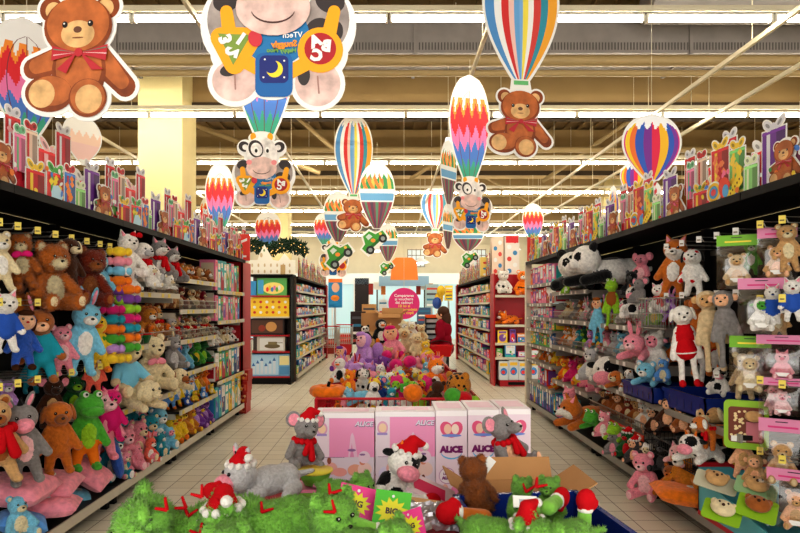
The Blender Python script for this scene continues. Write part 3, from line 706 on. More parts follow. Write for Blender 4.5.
def ornament(u, t):
    if t > 0.86 - tri(u, 6) * 0.1: return (240, 244, 240)
    if t > 0.62: return (236, 130, 60) if tri(u + t, 5) > 0.5 and u < .7 else ((60, 150, 90) if tri(u, 4) > .3 else (246, 190, 90))
    if t > 0.55: return (236, 240, 240)
    if t > 0.44: return (110, 170, 214)
    if t > 0.40: return (236, 240, 240)
    return [(130, 70, 90), (90, 140, 110), (150, 60, 80), (90, 70, 90)][int(u * 11) % 4]

def cow_print(mb, ox, oz, s, y0=0.0, detail=True):
    X = lambda v: ox + v * s
    Z = lambda v: oz + v * s
    def D(x, z, rx, rz, k, m, rot=0): mb.disc(X(x), Z(z), rx * s, rz * s, y0 - k * GY, m, rot, 26)
    def C(x0, z0, x1, z1, r0, r1, k, m): mb.cap2(X(x0), Z(z0), X(x1), Z(z1), r0 * s, r1 * s, y0 - k * GY, m)
    gr = fur_print((168, 156, 150)); gd = fur_print((236, 230, 224)); bk = prt((62, 54, 54)); pkb = fur_print((222, 190, 180)); ye = prt((246, 170, 30)); yd = prt((228, 140, 20))
    for (x, z, rx, rz) in ((.46, .98, .3, .34), (.46, .72, .29, .22), (.18, .22, .18, .17), (.78, .2, .18, .18), (.5, .5, .33, .3), (.12, .62, .17, .25), (.86, .62, .18, .25), (.17, 1.1, .13, .13), (.76, 1.1, .12, .13), (.45, .25, .2, .15), (.2, .43, .18, .18), (.8, .42, .18, .18), (.46, 1.28, .22, .1)):
        mb.disc(X(x), Z(z), (rx + .02) * s, (rz + .02) * s, y0, WH, 0, 26, th=0.006)
    D(.13, .66, .15, .22, 1, gr); D(.85, .66, .16, .22, 1, gr); D(.12, .8, .1, .08, 2, bk, .4); D(.87, .8, .11, .09, 2, bk, -.4); D(.78, .6, .09, .07, 2, bk, .5); D(.92, .58, .045, .07, 2, bk)
    D(.18, .22, .165, .15, 1, pkb); D(.78, .2, .165, .165, 1, pkb); D(.15, .3, .08, .045, 2, bk, .3); D(.68, .26, .045, .075, 2, bk)
    C(.185, .16, .18, .27, .006, .006, 2.4, prt((170, 130, 120))); C(.79, .13, .78, .25, .006, .006, 2.4, prt((170, 130, 120)))
    D(.48, .55, .24, .22, 3, prt((40, 122, 176)))
    C(.12, .72, .15, .5, .045, .055, 4, ye); C(.9, .72, .85, .5, .045, .055, 4, ye); C(.15, .42, .4, .28, .055, .05, 4, ye); C(.84, .42, .58, .28, .055, .05, 4, ye)
    for q in ((.08, .53, .3, .53), (.08, .53, .18, .34), (.3, .53, .18, .34)): C(*q, .075, .075, 5, ye)
    D(.18, .47, .1, .1, 5, ye)
    mb.poly([(X(.06), Z(.56)), (X(.17), Z(.33)), (X(.3), Z(.55))], y0 - 6 * GY, prt((132, 158, 70)))
    D(.8, .44, .165, .165, 5, ye); D(.8, .45, .115, .115, 6, prt((178, 36, 44)))
    def rb(x0, x1, z0, z1, r, k, m):
        pts = []
        for cx, cz, a0 in ((x1 - r, z1 - r, 0), (x0 + r, z1 - r, PI/2), (x0 + r, z0 + r, PI), (x1 - r, z0 + r, 1.5 * PI)):
            for q in range(5): t = a0 + q * PI / 8; pts.append((X(cx + r * math.cos(t)), Z(cz + r * math.sin(t))))
        mb.poly(pts, y0 - k * GY, m)
    rb(.33, .6, .1, .42, .06, 7, prt((34, 104, 170))); rb(.36, .57, .2, .4, .04, 8, prt((34, 46, 120)))
    D(.47, .3, .06, .06, 9, prt((250, 220, 60))); D(.445, .32, .05, .05, 10, prt((34, 46, 120)))
    for a, b_ in ((.4, .37), (.54, .36), (.39, .24), (.54, .24)): D(a, b_, .007, .007, 11, WH)
    # head
    for sx in (-1, 1): D(.46 + .31 * sx, 1.12, .1, .09, 6, bk, .6 * sx); D(.46 + .15 * sx, 1.3, .05, .07, 6, ye); D(.46 + .29 * sx, 1.11, .05, .05, 7, gd)
    D(.46, 1.0, .28, .3, 12, gd); D(.36, 1.08, .13, .16, 13, bk, .3); D(.37, 1.07, .1, .12, 14, gd, .3); D(.46, .74, .27, .2, 15, pkb)
    for x in (.36, .56): D(x, 1.06, .045, .06, 16, WH); D(x + .005, 1.045, .025, .035, 17, prt((30, 24, 24)))
    for x in (.24, .68): D(x, .84, .05, .045, 16, prt((240, 150, 150)))
    pts = [(X(.46 + .16 * math.cos(t)), Z(.74 + .1 * math.sin(t))) for t in [PI + .25 + k * (PI - .5) / 12 for k in range(13)]]
    pts2 = [(X(.46 + .16 * math.cos(t)), Z(.727 + .1 * math.sin(t))) for t in [PI + .25 + k * (PI - .5) / 12 for k in range(13)]]
    mb.poly(pts + pts2[::-1], y0 - 17 * GY, prt((80, 50, 46)))
    if detail:
        for ch, x, z, r_ in (('3', .12, .515, 1.9), ('1', .225, .515, -.6), ('2', .165, .42, 1.3)): mb.text(ch, .12 * s, X(x), Z(z), y0 - 12 * GY, WH, rot=r_, bold=0.008 * s, mirror=True)
        for ch, x, z, r_ in (('A', .765, .5, .4), ('B', .845, .465, -.1), ('C', .775, .395, -.3)): mb.text(ch, .11 * s, X(x), Z(z), y0 - 12 * GY, WH, rot=r_, bold=0.008 * s, mirror=True)
        D(.33, .52, .05, .06, 12, prt((206, 60, 70)), .3)
        mb.text('VTech', .055 * s, X(.6), Z(.545), y0 - 12 * GY, WH, mirror=True, bold=0.001 * s, rot=0.05)
        mb.text('Snuggly', .062 * s, X(.54), Z(.48), y0 - 12 * GY, prt((246, 150, 50)), mirror=True, bold=0.003 * s, rot=0.05)
        mb.text('Happy Moo', .045 * s, X(.52), Z(.435), y0 - 12 * GY, prt((120, 170, 90)), mirror=True, bold=0.002 * s)

def car_print(mb, cx, cz, s, y0=0.0, rot=-0.5):
    ca, sa = math.cos(rot), math.sin(rot)
    T = lambda x, z: (cx + (x * ca - z * sa) * s, cz + (x * sa + z * ca) * s)
    gn = prt((70, 158, 60)); dg = prt((40, 110, 44)); bk = prt((40, 44, 46)); hub = prt((150, 160, 160))
    mb.poly([T(*p) for p in ((-.62, -.36), (.62, -.36), (.66, .1), (.3, .2), (.2, .5), (-.25, .52), (-.4, .18), (-.66, .12))], y0, WH, th=0.006)
    mb.poly([T(*p) for p in ((-.56, -.2), (.56, -.2), (.58, .06), (.25, .15), (.14, .42), (-.2, .43), (-.35, .13), (-.58, .08))], y0 - GY, gn)
    mb.poly([T(*p) for p in ((-.5, -.2), (.5, -.2), (.5, -.08), (-.5, -.06))], y0 - 2 * GY, dg)
    mb.poly([T(*p) for p in ((-.14, .16), (.1, .16), (.06, .34), (-.13, .34))], y0 - 2 * GY, prt((210, 226, 220)))
    for x in (-.36, .36):
        q = T(x, -.2); mb.disc(q[0], q[1], .18 * s, .18 * s, y0 - 3 * GY, bk); mb.disc(q[0], q[1], .09 * s, .09 * s, y0 - 4 * GY, hub)
    q = T(.42, 0.02); mb.disc(q[0], q[1], .06 * s, .06 * s, y0 - 3 * GY, prt((250, 200, 90)))
    q = T(0.0, 0.02); mb.disc(q[0], q[1], .1 * s, .08 * s, y0 - 3 * GY, prt((246, 150, 60)))

def hang(o, top, dx=0.0):
    L = 4.9 - (o.location.z + top)
    if L > 0.1: MB().rod((dx, 0.01, top - 0.02), (dx, 0.01, top + L), 0.003, rail, 4).build('hanging_wire', o)

def teddy_balloon(cx, ztop, zbot, s, Y, yaw, lab, bw=1.1, fn=stripe, gap=0.0):
    """card seen at px cx; teddy from zbot; s teddy width px; ztop px of balloon top"""
    k = Y / 600.0; p = at(cx, zbot, Y); sw = s * k; H = (zbot - ztop) * k
    o = root('hanging_display', p, lab, 'sign', rotz=yaw)
    b = MB(); teddy_print(b, -sw / 2, 0, sw); b.build('teddy_cutout', o)
    z1 = sw * 0.99; bh = max(H - z1, 0.3)
    b = MB(); b.poly([(-.16 * sw, z1 - .12 * sw), (.2 * sw, z1 - .12 * sw), (.14 * sw, z1 + .22 * sw), (-.12 * sw, z1 + .22 * sw)], 0.008, WH, th=.004); b.rect(-.09 * sw, .13 * sw, z1 + .06 * sw, z1 + .17 * sw, .006, prt((110, 190, 120)))
    b.build('basket_cutout', o)
    b = MB(); balloon_print(b, .02 * sw, z1 + .14 * sw, bw * sw, bh - .14 * sw, fn, 0.004, lines=False); b.build('balloon_cutout', o)
    hang(o, H); return o
def cow_balloon(cx, ztop, zbot, s, Y, yaw, lab, bx=0.0, bw=1.05, detail=True, behind=0.02):
    k = Y / 600.0; p = at(cx, zbot, Y); sw = s * k; H = (zbot - ztop) * k
    o = root('hanging_display', p, lab, 'sign', rotz=yaw)
    b = MB(); cow_print(b, -sw * .5, -.03 * sw, sw, detail=detail); b.build('cow_cutout', o)
    z1 = sw * 1.24
    b = MB(); balloon_print(b, bx * sw, z1 - .05 * sw, bw * sw, H - z1, zig, behind); b.build('balloon_cutout', o)
    hang(o, H, bx * sw); return o
def plain_balloon(cx, ztop, zbot, wpx, Y, yaw, lab, fn=zig, car=0.0, carx=0.0):
    k = Y / 600.0; p = at(cx, zbot, Y); H = (zbot - ztop) * k
    o = root('hanging_display', p, lab, 'sign', rotz=yaw)
    ch = car * k
    b = MB(); balloon_print(b, 0, ch * 0.8, wpx * k, H - ch * 0.8, fn, 0.004, lines=fn is zig); b.build('balloon_cutout', o)
    if car: b = MB(); car_print(b, carx * ch, ch * 0.45, ch * 0.66, 0.0, rot=.75); b.build('car_cutout', o)
    else: b = MB(); b.poly([(-.09*wpx*k, -.04), (.09*wpx*k, -.04), (.1*wpx*k, .03), (-.1*wpx*k, .03)], .002, prt((240, 240, 232)), th=.004); b.build('basket_cutout', o)
    hang(o, H); return o

teddy_balloon(79, -95, 116, 124, 3.6, -0.12, 'largest hanging teddy bear card with a red tartan bow, top left')
teddy_balloon(520, -52, 156, 68, 6.2, 0.12, 'hanging teddy bear card under a striped balloon, right of the top centre')
teddy_balloon(353, 116, 231, 33, 13.5, 0.1, 'small teddy card under a striped balloon, left of the bin aisle centre')
teddy_balloon(435, 187, 257, 25, 19.0, 0.0, 'small teddy card under a pale striped balloon above the woman in red')
cow_balloon(279, -260, 107, 138, 3.4, 0.0, 'largest hanging cow card holding yellow number and letter pads', bx=0.0)
cow_balloon(264, 2, 208, 56, 7.6, 0.05, 'medium hanging cow card directly below the largest cow', bx=0.0, bw=1.0)
cow_balloon(472, 74, 231, 40, 8.0, 0.25, 'hanging cow card with a tall red zigzag balloon, right of centre', bx=-0.05, bw=1.02)
cow_balloon(334, 212, 277, 27, 17.0, 0.1, 'small cow card by the far left shelf, under a zigzag balloon', bx=-0.35, bw=0.75, detail=False)
plain_balloon(27, 20, 140, 62, 5.0, 0.75, 'red zigzag balloon card turned sideways behind the largest teddy card')
plain_balloon(83, 117, 162, 38, 7.2, 1.0, 'pale balloon card seen nearly edge on below the largest teddy card', pale)
plain_balloon(220, 164, 232, 27, 12.0, 0.2, 'red zigzag balloon card right of the pale column, higher of two')
plain_balloon(211, 195, 234, 25, 13.0, -0.3, 'red zigzag balloon card right of the pale column, lower of two')
plain_balloon(268, 212, 250, 25, 14.0, 0.0, 'small zigzag balloon card over the white castle cut-outs')
plain_balloon(533, 204, 241, 20, 15.0, 0.0, 'small zigzag balloon card near the end of the right header cards')
plain_balloon(377, 164, 257, 34, 12.0, 0.05, 'ornament balloon card with a green car, nearest of the car cards', ornament, car=36, carx=-0.1)
plain_balloon(338, 192, 272, 27, 14.0, 0.1, 'ornament balloon card with a green car, left of the small teddy card', ornament, car=38, carx=0.0)
plain_balloon(388, 224, 277, 19, 21.0, 0.0, 'farthest ornament balloon card with a green car above the magenta sign', ornament, car=20, carx=-0.1)
plain_balloon(468, 222, 270, 30, 14.5, 0.0, 'ornament balloon card with a green car below the tall zigzag cow', ornament, car=24, carx=0.05)
plain_balloon(449, 141, 206, 26, 9.5, 0.85, 'pale ornament balloon card seen edge on, left of the zigzag cow', ornament)
plain_balloon(448, 204, 250, 18, 13.0, 0.9, 'lower ornament balloon card seen edge on, left of the car card', ornament)
plain_balloon(614, 186, 240, 18, 10.5, 0.7, 'yellow and red rainbow balloon card seen edge on above the right header', rainbow)
def santa_balloon(cx, ztop, zbot, wpx, Y, lab):
    k = Y / 600.0; p = at(cx, zbot, Y); W_ = wpx * k; H = (zbot - ztop) * k
    o = root('hanging_display', p, lab, 'sign')
    b = MB(); balloon_print(b, 0, .26 * H, W_, .74 * H, rainbow, .004, lines=False); b.build('balloon_cutout', o)
    b = MB(); b.disc(0, .12 * H, .17 * W_, .13 * H, .001, WH, th=.005); b.rect(-.12 * W_, .12 * W_, .02 * H, .09 * H, 0, prt((170, 110, 60))); b.disc(0, .13 * H, .09 * W_, .05 * H, -.001, prt((206, 40, 44)))
    b.disc(0, .17 * H, .06 * W_, .035 * H, -.002, prt((240, 200, 176))); b.disc(0, .155 * H, .06 * W_, .03 * H, -.003, WH); b.poly([(-.06 * W_, .19 * H), (.06 * W_, .19 * H), (.09 * W_, .24 * H)], -.003, prt((206, 40, 44)))
    b.build('basket_cutout', o); hang(o, H); return o
santa_balloon(652, 116, 202, 56, 6.4, 'rainbow balloon card with a snowy top over the right shelving')
santa_balloon(634, 163, 206, 26, 8.6, 'smaller rainbow balloon card partly behind the larger rainbow balloon')
# white light panel hanging above centre
tag(MB().poly([(-.28, -.07), (.28, -.1), (.24, .08), (-.24, .08)], 0, glow((250, 250, 245), 1.2), th=.02).rod((-.2, .01, .07), (-.2, .01, 2.1), .004, rail, 4).rod((.2, .01, .07), (.2, .01, 2.1), .004, rail, 4).build('light_panel', loc=at(460, 142, 10.2)), 'pale translucent panel under the roof behind the zigzag balloon', 'lamp')

# ---------------------------------------------------------------- printed header cards standing on the shelving
def gift(mb, x0, x1, z0, z1, y, c, rc, bow=True, dots=None):
    w = x1 - x0; h = z1 - z0; cx = (x0 + x1) / 2
    mb.poly([(x0 - .008, z0), (x1 + .008, z0), (x1 + .008, z1 + .008), (x0 - .008, z1 + .008)], y, WH, th=.003)
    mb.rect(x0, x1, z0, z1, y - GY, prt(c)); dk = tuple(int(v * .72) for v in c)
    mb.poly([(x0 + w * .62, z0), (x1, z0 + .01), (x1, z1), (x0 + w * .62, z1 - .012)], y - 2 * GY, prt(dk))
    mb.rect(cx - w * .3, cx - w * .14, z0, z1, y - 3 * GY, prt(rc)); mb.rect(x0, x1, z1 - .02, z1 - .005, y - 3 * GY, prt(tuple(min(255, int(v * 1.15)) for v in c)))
    if bow:
        for sx in (-1, 1): mb.disc(cx + sx * w * .26, z1 + .03, w * .3, .03, y, WH, sx * .7, 16, th=.003); mb.disc(cx + sx * w * .26, z1 + .03, w * .24, .022, y - GY, prt(rc), sx * .7, 16); mb.disc(cx + sx * w * .26, z1 + .03, w * .12, .01, y - 2 * GY, prt(tuple(int(v * .7) for v in rc)), sx * .7, 12)
        mb.disc(cx, z1 + .02, .018, .018, y - 3 * GY, prt(rc), n=12)
    if dots:
        r = random.Random(int(w * 9999))
        for k in range(9):
            a, q = r.uniform(x0 + .02, x1 - .02), r.uniform(z0 + .02, z1 - .02)
            for t in range(4): mb.disc(a + .011 * math.cos(t * PI / 2), q + .011 * math.sin(t * PI / 2), .01, .01, y - 4 * GY, prt(dots), n=8)
def header_card(seed, L=1.38, tall=1.0):
    r = random.Random(seed); mb = MB()
    PUR, GRN, RED, PNK, YEL, SIL, BLU = (112, 50, 150), (120, 200, 110), (200, 36, 46), (236, 130, 170), (244, 206, 60), (222, 222, 228), (70, 130, 200)
    # back row
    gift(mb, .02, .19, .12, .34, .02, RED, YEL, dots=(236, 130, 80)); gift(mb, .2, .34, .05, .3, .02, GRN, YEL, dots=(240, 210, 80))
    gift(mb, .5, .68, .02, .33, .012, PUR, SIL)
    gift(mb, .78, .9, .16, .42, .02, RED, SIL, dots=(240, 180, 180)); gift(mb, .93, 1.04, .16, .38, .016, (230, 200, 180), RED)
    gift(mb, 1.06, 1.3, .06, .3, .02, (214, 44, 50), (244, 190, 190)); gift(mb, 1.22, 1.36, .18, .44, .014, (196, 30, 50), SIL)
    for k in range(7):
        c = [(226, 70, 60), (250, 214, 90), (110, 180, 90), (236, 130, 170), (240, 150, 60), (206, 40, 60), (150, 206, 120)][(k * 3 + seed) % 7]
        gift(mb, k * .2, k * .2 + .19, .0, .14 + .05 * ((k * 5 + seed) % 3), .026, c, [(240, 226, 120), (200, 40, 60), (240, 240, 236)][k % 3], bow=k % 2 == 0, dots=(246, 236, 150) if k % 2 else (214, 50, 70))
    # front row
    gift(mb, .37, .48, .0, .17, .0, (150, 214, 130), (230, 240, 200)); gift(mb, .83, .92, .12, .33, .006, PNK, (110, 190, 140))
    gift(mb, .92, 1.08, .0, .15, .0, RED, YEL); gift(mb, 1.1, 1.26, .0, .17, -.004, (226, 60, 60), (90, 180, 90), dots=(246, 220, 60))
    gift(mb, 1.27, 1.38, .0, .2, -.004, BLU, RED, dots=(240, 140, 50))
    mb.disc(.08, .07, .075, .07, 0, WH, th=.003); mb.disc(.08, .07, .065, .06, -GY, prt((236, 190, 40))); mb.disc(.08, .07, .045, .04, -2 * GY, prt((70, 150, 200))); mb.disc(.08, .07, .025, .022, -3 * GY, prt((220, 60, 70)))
    mb.disc(.19, .08, .055, .07, -.003, prt((226, 70, 50)), .4); mb.disc(.2, .06, .03, .04, -.004, prt((90, 170, 220)))
    mb.cap2(.24, .03, .33, .1, .03, .03, -.003, prt((246, 214, 50))); mb.cap2(.33, .1, .32, .17, .018, .024, -.003, prt((246, 214, 50)))
    for k in range(5): mb.disc(.25 + .02 * k, .035 + .018 * k, .006, .008, -.0045, prt((120, 70, 30)), n=8)
    teddy_print(mb, .58, .0, .25, -.006)
    mb.poly([(1.12, .02), (1.24, .01), (1.25, .06), (1.2, .1), (1.15, .09)], -.008, prt((190, 226, 240)))
    for k in range(26):
        x, z = r.uniform(.02, L - .04), r.uniform(.01, .2)
        mb.disc(x, z, r.uniform(.01, .024), r.uniform(.01, .02), -.01 - k * .0002, prt(r.choice([(220, 40, 60), (60, 150, 80), (246, 214, 60), (240, 120, 160), (70, 130, 210), (240, 240, 236), (240, 130, 50)])), r.uniform(0, 3), 10)
    return mb
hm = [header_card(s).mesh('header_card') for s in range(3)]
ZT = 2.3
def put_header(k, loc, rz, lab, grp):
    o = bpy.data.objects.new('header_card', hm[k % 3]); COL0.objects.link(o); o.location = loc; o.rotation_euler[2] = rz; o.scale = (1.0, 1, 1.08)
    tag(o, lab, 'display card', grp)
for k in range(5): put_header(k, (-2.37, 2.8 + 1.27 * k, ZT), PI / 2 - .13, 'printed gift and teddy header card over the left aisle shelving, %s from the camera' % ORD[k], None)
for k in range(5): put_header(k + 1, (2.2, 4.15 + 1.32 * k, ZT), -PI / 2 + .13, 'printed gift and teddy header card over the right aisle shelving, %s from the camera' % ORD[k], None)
# ---------------------------------------------------------------- aisle shelving
BLK = flat((12, 11, 11), rough=.6, spec=.2); RAILG = paint((204, 198, 180)); RAILD = paint((150, 146, 138)); TAGY = prt((236, 214, 96)); TAGW = prt((236, 232, 224)); DEEP = paint((34, 30, 28)); CREAMP = paint((214, 206, 186)); REDP = paint((176, 18, 30))
wire = metal((170, 168, 160))
def bay(sx, y0, y1, levels, lab, back=BLK, deckdepth=0.5, rails=RAILG, baskets=(), tags=TAGY, postm=BLK, hooks=(), tagcol=TAGY, name='shelving_unit', front=2.17, redrail=()):
    """one shelving unit along the aisle; sx -1 left, +1 right; front edge at |X| = front"""
    L = y1 - y0; o = root(name, (sx * front, y0, 0), lab, 'shelving')
    D = deckdepth + 0.05
    def bx(mb, a0, a1, b0, b1, c0, c1, m): mb.box(min(sx * a0, sx * a1), max(sx * a0, sx * a1), b0, b1, c0, c1, m)
    b = MB(); bx(b, D, D + .03, 0, L, .05, 2.26, back)
    b.build('back_panel', o)
    for q in (0.0, L - .03):
        b = MB(); bx(b, D - .06, D, q, q + .03, 0, 2.26, postm); b.build('upright', o)
    b = MB(); bx(b, .0, D, .002, L - .002, .12, .165, DEEP); bx(b, -.012, .0, .002, L - .002, .1, .17, rails)
    bx(b, .3, D, .01, L - .01, 0, .12, BLK)
    for q in (.04, L - .09): bx(b, .06, .11, q, q + .05, 0, .12, BLK)
    b.build('base_deck', o)
    b = MB(); bx(b, -.02, D + .03, 0, L, 2.27, 2.3, BLK); bx(b, -.03, -.02, 0, L, 2.25, 2.3, BLK); b.build('top_deck', o)
    for z in levels:
        b = MB(); bx(b, .0, D - .02, .006, L - .006, z - .03, z - .005, DEEP if rails is RAILG else RAILD)
        for q in (.02, L - .045): bx(b, .05, D - .02, q, q + .02, z - .09, z - .03, rails)
        s = b.build('shelf', o)
        b = MB(); rm = flat((206, 70, 46), rough=.4) if z in redrail else rails
        bx(b, -.014, .0, .006, L - .006, z - .045, z + .005, rm)
        n = int(L / .16)
        for k in range(n):
            if (k * 7 + int(z * 10)) % 3: q = .06 + k * .16; bx(b, -.017, -.0145, q, q + .06, z - .04, z - .003, tagcol)
        b.build('price_rail', s)
        if z in baskets:
            b = MB()
            for q in range(int(L / .035)): bx(b, .0, .004, .02 + q * .035, .024 + q * .035, z, z + .1, wire)
            bx(b, -.002, .006, .01, L - .01, z + .095, z + .105, wire); bx(b, -.002, .006, .01, L - .01, z + .05, z + .055, wire); b.build('wire_front', s)
    hk = None
    for z, ys in hooks:
        b = MB(); bx(b, D - .01, D, .02, L - .02, z - .02, z + .02, paint((90, 86, 80))); b.build('hook_bar', o)
        for q in ys:
            b = MB(); X0 = sx * D; X1 = sx * .06
            b.tube([(X0, q - y0, z), (X1, q - y0, z + .012), (X1 - sx * .012, q - y0, z + .035)], .0035, wire, 5)
            b.tube([(X0, q - y0, z + .035), (X1 - sx * .03, q - y0, z + .045)], .0025, wire, 5)
            h = b.build('hook', o)
            b = MB(); T = Matrix.Translation((X1 - sx * .035, q - y0, z + .03)) @ Matrix.Rotation(-.5 * sx, 4, 'Z')
            b.box(-.017, .017, -.003, 0, -.024, .022, tagcol, T); b.box(-.012, .01, -.0035, -.003, -.01, -.002, prt((120, 100, 60)), T); b.build('price_tag', h)
    return o

# left
LB = [('nearest left', 2.05, 3.43), ('second left', 3.43, 4.83), ('third left', 4.83, 6.2), ('fourth left', 6.2, 7.57), ('last left', 7.57, 8.96)]
hy1 = [3.55, 3.75, 3.95, 4.15, 4.36, 4.56, 4.72]; hy0 = [2.3, 2.6, 2.9, 3.2, 3.38]
bay(-1, LB[0][1], LB[0][2] - .004, [], 'black shelving unit of the left aisle nearest the camera, with hooks', hooks=[(2.05, hy0), (1.6, hy0), (1.12, hy0)])
bay(-1, LB[1][1], LB[1][2] - .004, [], 'black hook shelving of the left aisle where the brown bears hang', hooks=[(2.05, hy1), (1.6, hy1[:-1]), (1.12, hy1[:-1])])
bay(-1, LB[2][1], LB[2][2] - .004, [1.73, 1.265, .76], 'left aisle shelving unit holding the huskies and cream bears', baskets=(1.73, 1.265))
bay(-1, LB[3][1], LB[3][2] - .004, [1.9, 1.57, 1.25, .9, .52], 'left aisle shelving unit holding tigers, small bears and blue penguins', baskets=(1.57, 1.25))
bay(-1, LB[4][1], LB[4][2] - .004, [1.81, 1.42, 1.08, .65], 'left aisle shelving unit of boxed toys beside the red end panel', back=paint((70, 60, 50)))
# right
RB = [('nearest right', 2.25, 3.65), ('second right', 3.66, 5.09), ('third right', 5.09, 6.52), ('fourth right', 6.52, 7.95), ('last right', 7.95, 9.4)]
ry0 = [2.5, 2.8, 3.1, 3.35, 3.55]; ry1 = [3.8, 4.02, 4.25, 4.5, 4.75]
bay(1, RB[0][1], RB[0][2], [], 'right aisle hook shelving with bagged plush, nearest the camera', hooks=[(2.06, ry0), (1.62, ry0), (1.14, ry0), (.72, ry0)], tagcol=TAGY)
bay(1, RB[1][1], RB[1][2], [], 'right aisle hook shelving where the spotted dog and reindeer hang', hooks=[(2.05, ry1), (1.66, ry1), (1.12, ry1[:2]), (.74, ry1[:2])], rails=RAILD, tagcol=TAGW)
bay(1, RB[2][1], RB[2][2], [1.43, 1.1, .82, .5], 'right aisle shelving unit with the wire baskets and the blue crates', baskets=(1.43, 1.1, .5), rails=RAILD, tagcol=TAGW, redrail=(.5,))
bay(1, RB[3][1], RB[3][2], [1.79, 1.44, 1.1, .65], 'right aisle shelving unit with the giant pandas on its top shelf', baskets=(1.44, 1.1), rails=RAILD, tagcol=TAGW)
bay(1, RB[4][1], RB[4][2], [1.93, 1.65, 1.45, 1.28, 1.04, .8, .48], 'right aisle shelving unit with pink boxed dolls beside the cream post', rails=RAILD, tagcol=TAGW, back=paint((70, 60, 56)))
struct(MB().box(2.15, 2.24, 9.41, 9.5, 0, 2.32, paint((226, 218, 198))).build('column_5'))
# partial shelf over right hooks where the blue crates stand
sh = root('low_shelf', (2.17, 3.66, 0), 'low metal shelf carrying the blue crates under the hanging reindeer', 'shelf')
b = MB(); b.box(0, .5, 0.02, 1.4, .78, .81, DEEP); b.build('shelf_board', sh); b = MB(); b.box(-.014, 0, .02, 1.4, .765, .815, RAILD); b.build('price_rail', sh)

# end caps
def endcap(x0, x1, y0, y1, lab, panelx):
    o = root('end_display', (x0, y0, 0), lab, 'shelving'); w = x1 - x0; d = y1 - y0
    b = MB(); b.box(panelx, panelx + .03, 0, d, 0, 2.28, REDP); b.build('side_panel', o)
    b = MB(); b.box(0, w, 0, .03, 0, 2.28, REDP); b.build('back_panel', o)
    for z in (.12, .6, 1.1, 1.6): b = MB(); b.box(.03, w - .03, .03, d, z, z + .03, CREAMP); b.build('shelf', o)
    return o
endcap(-3.1, -2.19, 8.98, 9.5, 'red end display closing the left aisle shelving', .88)
# red boxes stacked low beside the end cap
for k in range(4):
    b = MB(); b.box(0, .13, 0, .3, 0, .16, prt((176, 36, 34))); b.rect(.015, .115, .02, .11, -.002, prt((206, 90, 66)))
    for q in range(5): b.disc(rnd.uniform(.03, .1), rnd.uniform(.03, .1), .02, .02, -.003 - q * .0003, prt([(240, 190, 140), (150, 30, 30), (240, 160, 60)][q % 3]), n=10)
    tag(b.build('toy_box', loc=(-2.27 + .01 * k, 8.63 + .35, .005 + .162 * k)), 'red toy box in the low stack by the red end panel, %s from the floor' % ORD[k], 'box')
# ---------------------------------------------------------------- toys along the left aisle
def shelf_row(side, y0, y1, z, items, h, place, pose='sit', rz=55, back=0.16, lod=1, jitter=0.02, acc=(), fill=True):
    if fill and h >= .2 and pose != 'hang' and len(items) < 20:
        its = [(t[0], t[1], t[2]) for t in items[2:] + items[:2]]
        shelf_row(side, y0 + .06, y1, z, its, h * 1.08, 'back of ' + place.replace('front of ', 'front row, ').replace(' of the left aisle', '').replace(' of the right aisle', ''), pose='sit', rz=rz, back=back + .2, lod=2, fill=False)
    """items: list of (species, a, b[, c][, acc]) placed evenly along the shelf from near to far"""
    n = len(items); L = y1 - y0
    for k, it in enumerate(items):
        sp, a, b = it[:3]; c = it[3] if len(it) > 3 else 'red'; ac = tuple(it[4]) if len(it) > 4 else acc
        po = it[5] if len(it) > 5 else pose
        y = y0 + L * (k + .5) / n
        hh = h * rnd.uniform(.93, 1.06)
        x = side * (2.17 + back + rnd.uniform(0, jitter))
        extra = (' in santa hat' if 'hat' in ac else '') + (' with a scarf' if 'scarf' in ac else '') + (' with a bow' if ('bow' in ac or 'headbow' in ac) else '')
        lab = '%s plush %s%s, %s from near end, %s' % (a, sp, extra, ORD[k], place)
        r = (rz if side < 0 else -rz) + rnd.uniform(-16, 16)
        toy(sp, po, (a, b, c), (x, y, z), hh, r, lab, acc=ac, lod=lod, tilt=(rnd.uniform(-4, 6), rnd.uniform(-5, 5)))

X_ = lambda px, Y: (px - 389) * Y / 600.0
